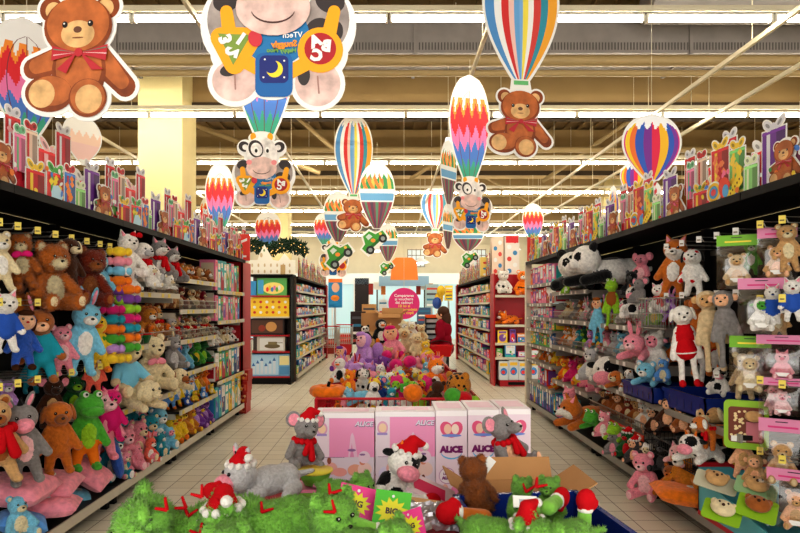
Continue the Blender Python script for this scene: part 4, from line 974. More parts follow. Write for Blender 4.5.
# hanging rows, placed by where each toy hangs
HL = [
 ('bear', 'hang', ('cream', 'white'), 2, 262, 3.55, 62, 55, 'cream plush bear at the left edge of the top hook row', ()),
 ('bear', 'hang', ('orange brown', 'cream', 'magenta'), 25, 262, 3.78, 56, 40, 'orange brown teddy bear with a magenta bow in the top hook row', ('bow',)),
 ('bear', 'sit', ('orange brown', 'cream', 'cream'), 50, 276, 3.9, 66, 62, 'large fluffy orange brown bear sitting forward on the top left hooks', ()),
 ('dog', 'hang', ('dark brown', 'cream'), 68, 265, 4.15, 58, 60, 'dark brown and cream plush dog right of the large orange brown bear', ()),
 ('bear', 'sit', ('red brown', 'brown'), 84, 276, 4.2, 56, 55, 'red brown shaggy bear between the dark dog and the pale blue bear', ()),
 ('bear', 'hang', ('light blue', 'white'), 101, 280, 4.5, 60, 55, 'pale blue plush bear hanging beside the candy coloured rolls', ()),
 ('bear', 'sit', ('brown', 'orange brown'), 16, 296, 3.85, 40, 50, 'brown bear lying low beneath the cream bear on the left edge', ()),
 ('cat', 'hang', ('white', 'white', 'blue'), 5, 322, 3.5, 62, 50, 'white and blue plush cat at the left edge of the middle hook row', ('shirt',)),
 ('doll', 'hang', ('blue', 'skin', 'dark brown'), 22, 340, 3.7, 62, 50, 'blue and red clothed doll beside the white and blue cat', ()),
 ('bunny', 'hang', ('brown', 'peach', 'teal'), 42, 345, 3.8, 78, 42, 'brown plush rabbit in teal overalls on the middle hooks', ('shirt', 'trousers')),
 ('bear', 'hang', ('pink', 'pale pink'), 64, 350, 4.2, 52, 45, 'pink plush bear between the two rabbits on the middle hooks', ()),
 ('bunny', 'hang', ('light blue', 'white', 'sky blue'), 79, 338, 4.0, 76, 48, 'light blue plush rabbit with white cheeks on the middle hooks', ()),
 ('duck', 'hang', ('yellow', 'yellow'), 99, 343, 4.45, 62, 40, 'yellow plush duck hanging behind the light blue rabbit', ()),
 ('bear', 'hang', ('tan', 'brown'), 3, 440, 3.5, 90, 50, 'tan plush bear with a red collar at the left edge of the lowest hooks', ('scarf',)),
 ('donkey', 'hang', ('grey', 'pale pink', 'pink'), 27, 441, 3.65, 84, 40, 'grey plush donkey with pink muzzle and pink scarf', ()),
 ('dog', 'hang', ('orange brown', 'brown', 'black'), 58, 436, 3.95, 76, 42, 'orange brown plush dog between the donkey and the green frog', ()),
 ('frog', 'hang', ('green', 'lime', 'orange'), 84, 431, 4.05, 80, 48, 'green plush frog in orange shorts on the lowest hooks', ('trousers',)),
 ('monkey', 'hang', ('pink', 'pale pink', 'pink'), 102, 424, 4.45, 74, 50, 'pink plush monkey hanging right of the green frog', ('shirt',)),
 ('cat', 'hang', ('magenta', 'cream', 'magenta'), 112, 415, 4.65, 56, 50, 'magenta hooded plush cat beside the pink monkey', ('shirt',)),
 ('bear', 'sit', ('light blue', 'cream'), 20, 515, 3.55, 44, 55, 'light blue plush on the lowest deck under the pink cushions', ()),
 ('mouse', 'hang', ('dark brown', 'tan'), 48, 402, 4.35, 52, 45, 'dark brown plush behind the donkey and dog', ()),
 ('bear', 'hang', ('dark green', 'lime'), 70, 400, 4.6, 52, 45, 'dark green plush behind the green frog', ()),
 ('bear', 'hang', ('lilac', 'white'), 8, 400, 4.1, 44, 45, 'lilac plush high behind the tan bear', ()),
 ('dog', 'hang', ('teal', 'white'), 30, 372, 4.45, 44, 45, 'teal plush dog deep behind the rabbit in overalls', ()),
 ('bear', 'hang', ('salmon', 'cream'), 92, 372, 4.65, 44, 45, 'salmon plush under the light blue rabbit', ()),
]
for sp, po, cols, x, y, Y, hp, rz, lab, ac in HL:
    Y = max(Y, min(4.72, 1345 / (389 - x)))
    toyp(sp, po, cols, x, y, Y, hp, rz, lab, acc=ac, lod=0 if hp > 50 else 1, tilt=(rnd.uniform(-3, 5), rnd.uniform(-8, 8)), shag=(sp == 'bear' and cols[0] in ('orange brown', 'red brown')))
# checked shorts basket piece, cushions
def cushion(x, y, Y, w, d, hgt, col, lab, rot=(0, 0, 0)):
    P = [E((0, 0, 0), (w * .5, d * .5, hgt * .5))]
    mb = MB(); N = 14; vs = []
    for sgn in (1, -1):
        for j in range(N + 1):
            for i in range(N + 1):
                u, v = i / N * 2 - 1, j / N * 2 - 1
                q = (max(0, 1 - u ** 4) * max(0, 1 - v ** 4)) ** .5
                vs.append((u * w / 2, v * d / 2, sgn * q * hgt / 2))
    fs = []
    for s in range(2):
        for j in range(N):
            for i in range(N):
                a = s * (N + 1) ** 2 + j * (N + 1) + i; f = (a, a + 1, a + N + 2, a + N + 1)
                fs.append(f if s == 0 else f[::-1])
    mb.add(vs, fs, plush(col), True); mb.rod((0, 0, hgt * .5 - .003), (0, 0, hgt * .5 + .003), .03, plush('white'), 10)
    o = mb.build('cushion', loc=at(x, y, Y)); o.rotation_euler = rot
    return tag(o, lab, 'cushion')
cushion(14, 489, 3.8, .44, .4, .16, 'pink', 'large fluffy pink cushion at the lower left edge', (0, .1, .1))
cushion(50, 484, 4.1, .36, .34, .14, 'pink', 'fluffy pink cushion with its end toward the aisle, below the frog', (.1, .15, .2))
cushion(46, 506, 3.95, .4, .26, .12, 'pink', 'flat pink cushion lowest on the left deck', (0, .05, .3))
cushion(90, 474, 4.55, .3, .26, .13, 'pink', 'pink cushion leaning right of the frog on the left deck', (.2, .6, .2))
cushion(116, 457, 4.95, .3, .34, .09, 'blue', 'bright blue cushion standing on edge beside the pink monkey', (0, 1.35, .45))
cushion(22, 522, 3.75, .28, .26, .12, 'sky blue', 'sky blue cushion in the lower left corner', (0, .3, .6))
cushion(76, 496, 4.5, .2, .2, .1, 'light blue', 'light blue cushion behind the pink cushions', (0, .3, .6))
# candy coloured rolls: strings of little plush bolsters
cc = ['yellow', 'pink', 'light blue', 'orange', 'purple', 'lime', 'magenta', 'teal', 'orange', 'green', 'lilac', 'yellow']
for q, (px_, Y, ztop, n, off) in enumerate(((119, 4.78, 2.08, 12, 0), (112, 4.7, 1.62, 6, 6), (128, 4.8, 1.78, 7, 3))):
    p = at(px_, 300, Y); p.z = ztop
    o = root('plush_string', p, ['tall string of candy coloured plush bolsters beside the husky shelf', 'shorter string of coloured bolsters half behind the pale blue bear', 'string of coloured bolsters touching the dark golden bear shelf'][q], 'stuffed toy', rotz=.5)
    for k in range(n):
        b = MB(); z = -.04 - k * .077; c = plush(cc[(k + off) % 12])
        b.ell((0, 0, z), (.062, .055, .042), c, None, 12, 8); b.ell((.068, -.01, z), (.03, .038, .034), c, None, 10, 7); b.ell((-.068, -.01, z), (.03, .038, .034), c, None, 10, 7)
        b.build('bolster', o)
    MB().rod((0, 0, .03), (0, 0, -.02), .004, wire, 5).build('loop', o)
# third left unit
y0, y1 = LB[2][1], LB[2][2]
toyp('cat', 'sit', ('white', 'white'), 127, 255, 4.95, 46, 55, 'white plush cat with a red bow on its ear, top shelf beside the bolsters', acc=('headbow',), lod=0)
toyp('dog', 'sit', ('white', 'light grey', 'red'), 142, 262, 5.2, 42, 60, 'white plush dog with a red scarf on the husky shelf', acc=('scarf',), lod=0)
toyp('husky', 'sit', ('grey', 'white'), 158, 259, 5.55, 40, 60, 'nearer grey husky with a red scarf on the top left shelf', acc=('scarf',), lod=0)
toyp('husky', 'sit', ('grey', 'white'), 171, 265, 6.0, 36, 60, 'farther grey husky with a red scarf on the top left shelf', acc=('scarf',), lod=0)
toyp('dog', 'sit', ('white', 'cream'), 150, 276, 5.1, 24, 70, 'small white puppy in front of the nearer husky', lod=1)
toyp('bear', 'lie', ('white', 'cream'), 163, 282, 5.5, 16, 70, 'small white bear lying along the husky shelf front')
toyp('lamb', 'sit', ('white', 'grey'), 133, 281, 4.95, 20, 70, 'small white lamb below the white cat')
shelf_row(-1, y0 + .12, y1, 1.27, [('bear', 'brown', 'cream', 'red', ('bow',)), ('bear', 'orange brown', 'cream'), ('lion', 'golden', 'brown'), ('bear', 'golden', 'cream', 'red', ('bow',))], .36, 'golden bear shelf', rz=60)
for k, yy in enumerate((4.98, 5.16, 5.36)):
    t = root('toy_mug', (-2.2, yy, 1.27), 'green and red plush bowl on the golden bear shelf, %s from the near end' % ORD[k], 'bowl')
    MB().lathe([(.01, 0), (.05, .01), (.07, .06), (.075, .09), (.068, .09), (.05, .03), (.0, .02)], plush('dark green'), 14).build('bowl_body', t); MB().lathe([(.074, .082), (.08, .088), (.074, .096), (.068, .09)], plush('red'), 14).build('rim', t)
shelf_row(-1, y0 + .5, y1, 1.27, [('monkey', 'orange', 'peach'), ('bear', 'orange', 'tan'), ('bear', 'orange brown', 'cream'), ('lion', 'orange', 'brown')], .17, 'front of golden bear shelf', back=.07, rz=65)
toyp('bear', 'sit', ('beige', 'cream', 'light blue'), 127, 366, 5.0, 60, 55, 'big beige bear in a light blue shirt, left of the cream bears', lod=0, acc=('shirt',))
toyp('bear', 'sit', ('cream', 'cream', 'pink'), 151, 362, 5.5, 56, 50, 'big cream bear with a pink bow on the cream bear shelf', lod=0, acc=('bow',))
toyp('dog', 'lie', ('cream', 'cream'), 136, 393, 4.98, 34, 68, 'cream plush dog lying with paws over the shelf edge', lod=0)
toyp('dog', 'lie', ('cream', 'brown'), 170, 378, 5.8, 26, 65, 'second cream plush dog lying at the far end of the cream bear shelf', lod=1)
toyp('bear', 'sit', ('grey', 'light grey'), 172, 352, 6.0, 34, 60, 'grey plush bear behind the lying cream dog')
toyp('bear', 'sit', ('sky blue', 'cream'), 141, 386, 5.5, 16, 60, 'small blue plush peeking out between the cream bears')
shelf_row(-1, y0 + .05, y1, .165, [('bear', 'teal', 'white'), ('bear', 'pink', 'pale pink', 'pink', ('bow',)), ('bear', 'pink', 'cream'), ('bear', 'teal', 'cream', 'pink', ('bow',)), ('bear', 'light blue', 'white')], .44, 'deck below cream bears', lod=0, rz=60)
shelf_row(-1, y0 + .1, y1, .165, [('bear', 'pink', 'cream'), ('pig', 'pink', 'pale pink'), ('bunny', 'salmon', 'white'), ('bear', 'teal', 'white'), ('lamb', 'light blue', 'pink')], .24, 'front of deck below cream bears', back=.06, rz=65)
# fourth left unit
y0, y1 = LB[3][1], LB[3][2]
shelf_row(-1, y0, y1, 1.905, [('tiger', 'orange', 'white'), ('leopard', 'golden', 'cream'), ('tiger', 'orange brown', 'white'), ('lion', 'tan', 'brown'), ('leopard', 'brown', 'cream')], .23, 'top tiger shelf at left', pose='lie', rz=62, back=.14)
shelf_row(-1, y0, y1, 1.575, [('bear', 'brown', 'tan'), ('dog', 'tan', 'dark brown'), ('bear', 'red brown', 'cream'), ('monkey', 'dark brown', 'tan'), ('dog', 'cream', 'brown'), ('bear', 'brown', 'cream'), ('bear', 'wine', 'cream')], .26, 'shelf below the tigers')
shelf_row(-1, y0, y1, 1.255, [(['bear', 'mouse', 'dog'][k % 3], ['light grey', 'tan', 'dark grey', 'brown', 'cream', 'red brown', 'grey', 'beige', 'brown'][k], 'cream', 'red', ('scarf',) if k % 2 else ()) for k in range(9)], .25, 'small bear shelf at left', lod=1, back=.12)
shelf_row(-1, y0, y1, 1.255, [('bear', ['red', 'grey', 'cream', 'red', 'brown', 'cream', 'grey', 'red'][k], 'cream') for k in range(8)], .12, 'front of small bear shelf', lod=2, back=.04)
shelf_row(-1, y0, y1, .905, [('bear', 'dark grey', 'grey'), ('elephant', 'sky blue', 'light blue'), ('elephant', 'light blue', 'white'), ('frog', 'dark green', 'lime'), ('frog', 'green', 'yellow'), ('frog', 'dark green', 'lime')], .3, 'blue elephant shelf at left', back=.15)
shelf_row(-1, y0, y1, .525, [('penguin', 'sky blue', 'yellow'), ('penguin', 'yellow', 'white'), ('penguin', 'sky blue', 'white'), ('penguin', 'light blue', 'white'), ('penguin', 'sky blue', 'white'), ('duck', 'yellow', 'orange'), ('duck', 'golden', 'yellow'), ('duck', 'orange', 'yellow')], .32, 'blue penguin shelf at left', pose='hang', back=.12)
shelf_row(-1, y0, y1, .165, [('duck', 'yellow', 'orange'), ('duck', 'yellow', 'light grey'), ('bear', 'golden', 'yellow'), ('bear', 'golden', 'yellow'), ('bear', 'purple', 'lilac'), ('bear', 'purple', 'yellow'), ('bear', 'purple', 'lilac')], .32, 'deck below blue penguins', back=.12)
shelf_row(-1, y0 + .2, y1, .525, [('bear', 'blue', 'white'), ('duck', 'yellow', 'orange'), ('bear', 'sky blue', 'white'), ('bear', 'yellow', 'cream')], .14, 'front of blue penguin shelf', back=.03, lod=2)

# ---------------------------------------------------------------- boxed toys
PAL = [(232, 60, 60), (246, 206, 60), (60, 130, 200), (240, 130, 170), (96, 176, 80), (240, 240, 236), (130, 80, 170), (240, 140, 50), (60, 180, 180), (30, 50, 120), (220, 200, 170), (180, 30, 50)]
CW = {0: 'red', 1: 'yellow', 2: 'blue', 3: 'pink', 4: 'green', 5: 'white', 6: 'purple', 7: 'orange', 8: 'turquoise', 9: 'navy', 10: 'beige', 11: 'dark red'}
def box_mesh(w, h, d, seed, c=None):
    """printed toy carton: front at y=0 facing -Y, standing on z=0"""
    r = random.Random(seed); i = r.randrange(12) if c is None else c; mb = MB(); A = prt(PAL[i]); B = prt(PAL[(i + 3 + r.randrange(7)) % 12]); Cc = prt(PAL[(i + 1 + r.randrange(9)) % 12])
    mb.box(0, w, 0, d, 0, h, A)
    e = .0015
    k = r.randrange(4)
    if k == 0: mb.rect(.06 * w, .94 * w, .1 * h, .62 * h, -e, B); mb.rect(.1 * w, .9 * w, .7 * h, .9 * h, -e, WH)
    elif k == 1: mb.disc(w * .5, h * .42, w * .36, h * .3, -e, B, n=16); mb.rect(.12 * w, .88 * w, .78 * h, .93 * h, -e, Cc)
    elif k == 2: mb.poly([(0, 0), (w, 0), (w, .45 * h), (0, .7 * h)], -e, B); mb.rect(.15 * w, .6 * w, .76 * h, .92 * h, -e, WH)
    else: mb.rect(.08 * w, .92 * w, .3 * h, .92 * h, -e, prt((226, 236, 240))); mb.rect(0, w, 0, .2 * h, -e, B)
    for q in range(3): mb.disc(w * r.uniform(.25, .75), h * r.uniform(.2, .55), w * .1, h * .09, -2 * e - q * e, [Cc, WH, prt(PAL[r.randrange(12)])][q], n=10)
    for q in range(2): mb.rect(w * .18, w * r.uniform(.5, .8), h * (.8 + .05 * q), h * (.82 + .05 * q), -3 * e, prt(PAL[(i + 5) % 12]))
    mb.add([(-e, d * .1, h * .1), (-e, d * .9, h * .1), (-e, d * .9, h * .9), (-e, d * .1, h * .9)], [(3, 2, 1, 0)], B); mb.add([(w + e, d * .1, h * .1), (w + e, d * .9, h * .1), (w + e, d * .9, h * .9), (w + e, d * .1, h * .9)], [(0, 1, 2, 3)], B)
    return mb.mesh('toy_box'), CW[i]
BOXM = [box_mesh(1, 1, 1, s) for s in range(36)]
def box_row(org, u, rz, z, length, hmax, place, wr=(.12, .22), depth=.2, group=None, seeds=None, gap=.012, each=True, name='toy_box', hv=.35):
    """boxes set along direction u (x, y) from org; rz turns them to face the aisle"""
    t = 0.0; k = 0
    while True:
        w = rnd.uniform(*wr)
        if t + w > length: break
        h = hmax * rnd.uniform(1 - hv, 1); i = rnd.choice(seeds) if seeds else rnd.randrange(36)
        me, cw = BOXM[i]
        o = bpy.data.objects.new(name, me); COL0.objects.link(o); o.scale = (w, depth, h); o.rotation_euler[2] = rz
        o.location = (org[0] + u[0] * t, org[1] + u[1] * t, z)
        lab = ('%s boxed toy, %s from the near end, %s' % (cw, ORD[min(k, 19)], place)) if each else place
        tag(o, lab, 'box', group)
        t += w + gap; k += 1
# last left unit: boxed things; rz=+90 faces +X (boxes extend toward +Y from org, depth goes to -X)
y0, y1 = LB[4][1], LB[4][2]
G1 = [i for i, (m, c) in enumerate(BOXM) if c in ('green', 'red', 'pink', 'beige', 'turquoise')]; G2 = [i for i, (m, c) in enumerate(BOXM) if c in ('green', 'yellow', 'blue', 'turquoise', 'white')]
box_row((-2.2, y0 + .03), (0, 1), PI / 2, 1.815, y1 - y0 - .06, .4, 'top shelf by the red end panel', (.09, .14), .2, seeds=G1, hv=.1)
box_row((-2.2, y0 + .03), (0, 1), PI / 2, 1.425, y1 - y0 - .06, .34, 'second shelf by the red end panel', (.09, .14), .2, seeds=G1, hv=.1)
shelf_row(-1, y0, y1, 1.085, [('spotted dog', 'white', 'cream', 'brown'), ('dog', 'white', 'orange brown'), ('spotted dog', 'white', 'white', 'red brown'), ('dog', 'cream', 'brown'), ('bear', 'white', 'cream'), ('cow', 'white', 'pink')], .24, 'shelf of small white dogs')
box_row((-2.2, y0 + .03), (0, 1), PI / 2, .655, y1 - y0 - .06, .38, 'fourth shelf by the red end panel', (.11, .17), .2, seeds=G2, hv=.1)
box_row((-2.2, y0 + .03), (0, 1), PI / 2, .168, y1 - y0 - .06, .42, 'lowest deck by the red end panel', (.12, .17), .2, seeds=G2, hv=.1)
for k, z in enumerate((1.815, .655)):
    b = MB(); o = None
    for q in range(3): b.poly([(q * .1, 0), (q * .1 + .1, 0), (q * .1 + .05, -.07)], 0, prt((240, 200, 40)))
    o = b.build('pennant', loc=(-2.15, 8.4, z)); o.rotation_euler[2] = PI / 2; tag(o, 'yellow pennant sticker hanging from the %s shelf by the red end panel' % ('top', 'fourth')[k], 'sticker')

# ---------------------------------------------------------------- right aisle
# last right unit: pink dolls and boxes. rz=-90 faces -X ; boxes extend toward -Y from org
y0, y1 = RB[4][1], RB[4][2]
GP = [i for i, (m, c) in enumerate(BOXM) if c in ('pink', 'purple', 'white', 'red', 'dark red')]
for z, hh, sd, nm in ((1.935, .28, GP, 'top'), (1.655, .24, GP, 'second'), (1.455, .16, GP, 'third'), (1.285, .12, G1, 'fourth'), (1.045, .2, G2, 'fifth')):
    box_row((2.21, y1 - .04), (0, -1), -PI / 2, z, y1 - y0 - .08, hh, '%s shelf beside the cream post' % nm, (.11, .17), .22, seeds=sd, hv=.15)
shelf_row(1, y0, y1, .805, [('bear', 'orange', 'yellow'), ('duck', 'yellow', 'white'), ('bear', 'golden', 'white'), ('lion', 'orange', 'brown'), ('bear', 'tan', 'cream')], .2, 'orange toy shelf by cream post')
box_row((2.21, y1 - .5), (0, -1), -PI / 2, .485, .5, .26, 'shelf above the turquoise boxes', (.1, .13), .22, seeds=GP)
toy('lion', 'lie', ('orange', 'yellow'), (2.3, 8.15, .485), .22, -60, 'orange plush lion lying above the turquoise boxes', lod=1)
GT = [i for i, (m, c) in enumerate(BOXM) if c in ('turquoise', 'blue', 'navy')]
box_row((2.2, y1 - .04), (0, -1), -PI / 2, .168, 2.1, .3, 'lowest deck of the right aisle', (.085, .1), .14, seeds=GT, gap=.03, hv=.05)
# pandas
toyp('panda', 'lie', ('white', 'white'), 575, 270, 7.1, 42, -22, 'giant panda lying with its head over the shelf, nearer the cream post', lod=0)
toyp('panda', 'lie', ('white', 'white'), 606, 264, 6.2, 46, -80, 'giant panda lying with its head turned away, nearer the camera', lod=0)
toyp('panda', 'sit', ('white', 'white'), 590, 254, 7.3, 34, -50, 'third panda sitting behind the two lying pandas', lod=1)
toyp('bear', 'sit', ('lime', 'white'), 567, 287, 6.7, 14, -60, 'small pale green toy under the chin of the lying panda', lod=1)
toyp('mouse', 'sit', ('pink', 'pale pink'), 642, 268, 5.75, 30, -50, 'pink plush mouse in the dark corner behind the pandas')
toyp('bear', 'sit', ('black', 'dark grey'), 632, 283, 5.5, 26, -50, 'black plush lying right of the pandas')
toyp('elephant', 'sit', ('grey', 'light grey'), 640, 291, 5.3, 26, -60, 'grey plush elephant in front of the black plush')
# shelves with mixed toys
y0, y1 = RB[3][1], RB[3][2]; mix = [('bear', 'light grey', 'white'), ('mouse', 'grey', 'pink'), ('bunny', 'white', 'pink'), ('bear', 'brown', 'cream'), ('elephant', 'grey', 'light grey'), ('dog', 'beige', 'brown'), ('lamb', 'cream', 'grey')]
shelf_row(1, y0, y1, 1.445, mix, .25, 'wire fronted shelf below pandas', back=.16)
shelf_row(1, y0, y1, 1.105, [('bear', 'teal', 'yellow'), ('bear', 'lilac', 'pink'), ('bear', 'dark green', 'lime'), ('dog', 'teal', 'white'), ('cat', 'peach', 'white'), ('bear', 'golden', 'white'), ('fox', 'orange', 'white')], .25, 'third shelf down under pandas', back=.14)
shelf_row(1, y0, y1, .655, [('pig', 'pink', 'pale pink'), ('pig', 'pink', 'magenta'), ('duck', 'yellow', 'white'), ('pig', 'magenta', 'pink'), ('bear', 'orange', 'yellow')], .3, 'pink pig shelf at right', back=.14)
y0, y1 = RB[2][1], RB[2][2]
shelf_row(1, y0, y1, 1.435, [('bunny', 'lilac', 'white'), ('bear', 'purple', 'lilac'), ('bear', 'orange', 'yellow'), ('cow', 'white', 'pink'), ('bear', 'red', 'white'), ('bear', 'magenta', 'pink'), ('frog', 'lime', 'yellow')][::-1], .25, 'colourful basket shelf at right', back=.13)
shelf_row(1, y0, y1, 1.435, [('bear', 'white', 'orange'), ('cat', 'pink', 'white'), ('dog', 'orange brown', 'white'), ('monkey', 'dark brown', 'peach')], .26, 'back of colourful basket shelf', back=.34)
toyp('cow', 'sit', ('white', 'pink'), 634, 302, 5.45, 34, -40, 'white plush cow with black patches among the colourful toys', lod=0)
toyp('frog', 'long', ('lime', 'lime', 'brown'), 612, 305, 5.9, 52, -40, 'brown and lime long legged frog dangling over the basket shelf', acc=('shirt',), lod=0)
toyp('doll', 'long', ('light blue', 'peach', 'brown'), 598, 322, 6.15, 50, -40, 'long legged doll dangling over the shelf left of the lime frog')
shelf_row(1, y0, y1, 1.105, [('bear', 'beige', 'white'), ('bunny', 'white', 'pink'), ('dog', 'orange', 'white'), ('bear', 'light blue', 'white'), ('cat', 'light grey', 'cream'), ('bunny', 'pink', 'white')], .27, 'second basket shelf at right', back=.15)
toyp('lamb', 'sit', ('white', 'pink'), 655, 352, 5.15, 44, -45, 'big white and pink plush lamb at the near end of the second basket shelf', lod=0)
toyp('bunny', 'lie', ('pink', 'pale pink'), 641, 345, 5.25, 30, -50, 'pink plush rabbit lying beside the big white and pink lamb', lod=0)
toyp('cow', 'ball', ('white', 'pink'), 608, 371, 5.95, 30, -40, 'round white and black plush cow above the red tag shelf', lod=0)
toyp('pig', 'lie', ('pink', 'magenta'), 604, 381, 5.9, 9, -50, 'small pink plush pig in front of the round cow')
toyp('dog', 'lie', ('orange brown', 'cream'), 621, 378, 5.6, 20, -50, 'orange brown puppy lying right of the round cow', lod=0)
toyp('spotted dog', 'sit', ('white', 'cream', 'brown'), 630, 380, 5.45, 24, -50, 'white puppy with brown ears sitting by the blue crates')
toyp('bear', 'sit', ('light grey', 'white'), 592, 364, 6.35, 34, -50, 'pale grey plush left of the round cow')
toyp('pig', 'sit', ('pink', 'pale pink'), 570, 402, 7.0, 30, -50, 'pink plush pig with a ruff at the end of the turquoise boxes', lod=0)
toyp('fox', 'lie', ('orange brown', 'white'), 585, 411, 6.2, 34, -75, 'brown and white plush fox draped over the lowest deck', lod=0)
shelf_row(1, y0, y1, .505, [('monkey', 'dark brown', 'peach', 'red', ('hat',)), ('bear', 'white', 'peach', 'red', ('hat',)), ('monkey', 'brown', 'tan'), ('bear', 'red brown', 'cream', 'red', ('hat',)), ('monkey', 'brown', 'peach'), ('dog', 'brown', 'dark brown', 'red', ('hat',)), ('monkey', 'dark brown', 'tan')], .25, 'red edged basket shelf', back=.13)
LG = [('bear', 'sit', ('pink', 'white'), 605, 424, 5.75, 26, 'pink striped plush on the lowest deck, right of the fox'), ('frog', 'lie', ('green', 'lime'), 598, 418, 6.0, 22, 'green plush frog on the lowest deck behind the pink plush'),
 ('frog', 'lie', ('lime', 'green'), 620, 430, 5.55, 20, 'lime plush frog lying on the lowest deck'), ('mouse', 'sit', ('grey', 'pink'), 614, 443, 5.5, 24, 'grey plush mouse on the lowest deck below the lime frog'),
 ('bear', 'sit', ('dark green', 'red'), 628, 443, 5.3, 28, 'dark green and red plush on the lowest deck'), ('monkey', 'sit', ('dark grey', 'peach', 'red'), 635, 450, 5.1, 26, 'dark plush monkey at the near end of the lowest deck group')]
for sp, po, cols, x, y, Y, hp, lab in LG: toyp(sp, po, cols, x, y, Y, hp, -55, lab, acc=('hat',) if 'red' in cols else (), lod=1)
# second right unit: hanging and heaped
HR = [
 ('fox', 'hang', ('orange brown', 'white'), 672, 268, 4.85, 62, -35, 'orange and white plush fox hanging from the top right hooks', ()),
 ('spotted dog', 'hang', ('white', 'white', 'red'), 694, 272, 4.5, 50, -30, 'white plush dog with red spots and a red nose', ()),
 ('cat', 'sit', ('white', 'pink', 'red'), 662, 298, 4.9, 30, -40, 'white kitten with a red scarf below the orange fox', ('scarf',)),
 ('bunny', 'hang', ('lilac', 'purple'), 668, 308, 4.85, 30, -40, 'purple plush in the wire basket under the orange fox', ()),
 ('dog', 'long', ('white', 'white', 'red'), 690, 345, 4.2, 84, -20, 'white reindeer plush with a red nose and red coat', ('shirt', 'skirt')),
 ('monkey', 'long', ('orange brown', 'brown'), 702, 335, 4.5, 84, -30, 'orange brown long armed monkey behind the reindeer', ()),
 ('dog', 'long', ('white', 'cream', 'red'), 708, 350, 4.75, 78, -30, 'second red coated plush behind the white reindeer', ('shirt',)),
 ('monkey', 'long', ('beige', 'tan'), 717, 330, 4.0, 84, -30, 'beige long limbed monkey hanging on the right hooks', ()),
 ('monkey', 'long', ('grey', 'peach'), 731, 328, 3.85, 80, -40, 'grey and peach long limbed monkey nearest the bags', ()),
 ('cow', 'sit', ('white', 'pink'), 718, 380, 4.2, 30, -40, 'white and black plush beneath the long limbed monkeys', ()),
 ('dog', 'lie', ('tan', 'cream'), 722, 415, 4.2, 34, -60, 'tan plush dog lying on the middle right hooks', ()),
 ('dog', 'stand4', ('orange brown', 'white'), 716, 432, 4.0, 36, -80, 'brown and white plush dog with a red collar', ('scarf',)),
 ('cow', 'lie', ('white', 'black'), 700, 446, 4.1, 32, -60, 'black and white plush lying below the brown and white dog', ()),
 ('monkey', 'sit', ('dark brown', 'peach'), 668, 412, 4.7, 32, -40, 'dark brown monkey with peach ears under the blue crates', ()),
 ('monkey', 'sit', ('brown', 'peach'), 684, 418, 4.5, 30, -40, 'second peach eared monkey under the blue crates', ()),
 ('bear', 'sit', ('pink', 'pale pink'), 648, 474, 4.85, 46, -45, 'pink plush bear on the lowest right deck', ()),
 ('bear', 'sit', ('black', 'dark grey'), 662, 455, 4.8, 34, -45, 'black plush behind the pink bear', ()),
 ('lamb', 'sit', ('white', 'cream'), 650, 456, 5.0, 26, -45, 'white lamb peeking above the pink bear', ()),
 ('bear', 'sit', ('brown', 'orange brown'), 668, 480, 4.55, 34, -50, 'brown plush bear leaning on the orange cushion', ()),
 ('dog', 'sit', ('golden', 'white'), 686, 470, 4.45, 52, -50, 'golden and white plush dog on the lowest right deck', ()),
 ('cat', 'lie', ('pale pink', 'pink'), 680, 452, 4.5, 22, -50, 'pale pink plush cat lying above the golden dog', ('scarf',)),
 ('monkey', 'hang', ('peach', 'tan'), 742, 455, 3.8, 46, -30, 'peach long legged plush left of the spotted pack', ()),
 ('monkey', 'sit', ('tan', 'peach'), 757, 470, 3.65, 34, -40, 'tan plush monkey above the turquoise tray', ()),
 ('bear', 'hang', ('tan', 'cream'), 780, 320, 3.75, 40, -30, 'tan plush deep among the bags on the right', ()),
 ('cat', 'hang', ('white', 'blue', 'blue'), 773, 305, 3.5, 40, -30, 'white plush in a blue and red striped top beside the bags', ('shirt',)),
 ('cat', 'hang', ('white', 'red', 'blue'), 793, 300, 3.35, 44, -30, 'second striped white plush at the right edge', ('shirt',)),
 ('bear', 'hang', ('green', 'white'), 751, 258, 3.9, 36, -30, 'green plush showing between the two top bags', ()),
 ('bear', 'hang', ('beige', 'cream'), 745, 375, 3.8, 48, -30, 'beige bear behind the middle bag', ()),
 ('bear', 'hang', ('tan', 'cream'), 790, 248, 3.5, 50, -30, 'tan bear beside the pink headed bag', ()),
 ('lamb', 'hang', ('pale pink', 'pink'), 775, 400, 3.6, 32, -30, 'pale pink lamb under the middle pink header', ()),
]
for sp, po, cols, x, y, Y, hp, rz, lab, ac in HR:
    toyp(sp, po, cols, x, y, Y, hp, rz, lab, acc=ac, lod=0 if hp > 40 else 1, tilt=(rnd.uniform(-3, 6), rnd.uniform(-8, 8)))
cushion(690, 495, 4.35, .5, .36, .12, 'orange', 'orange cushion lying on the lowest right deck', (0, .1, -.2))
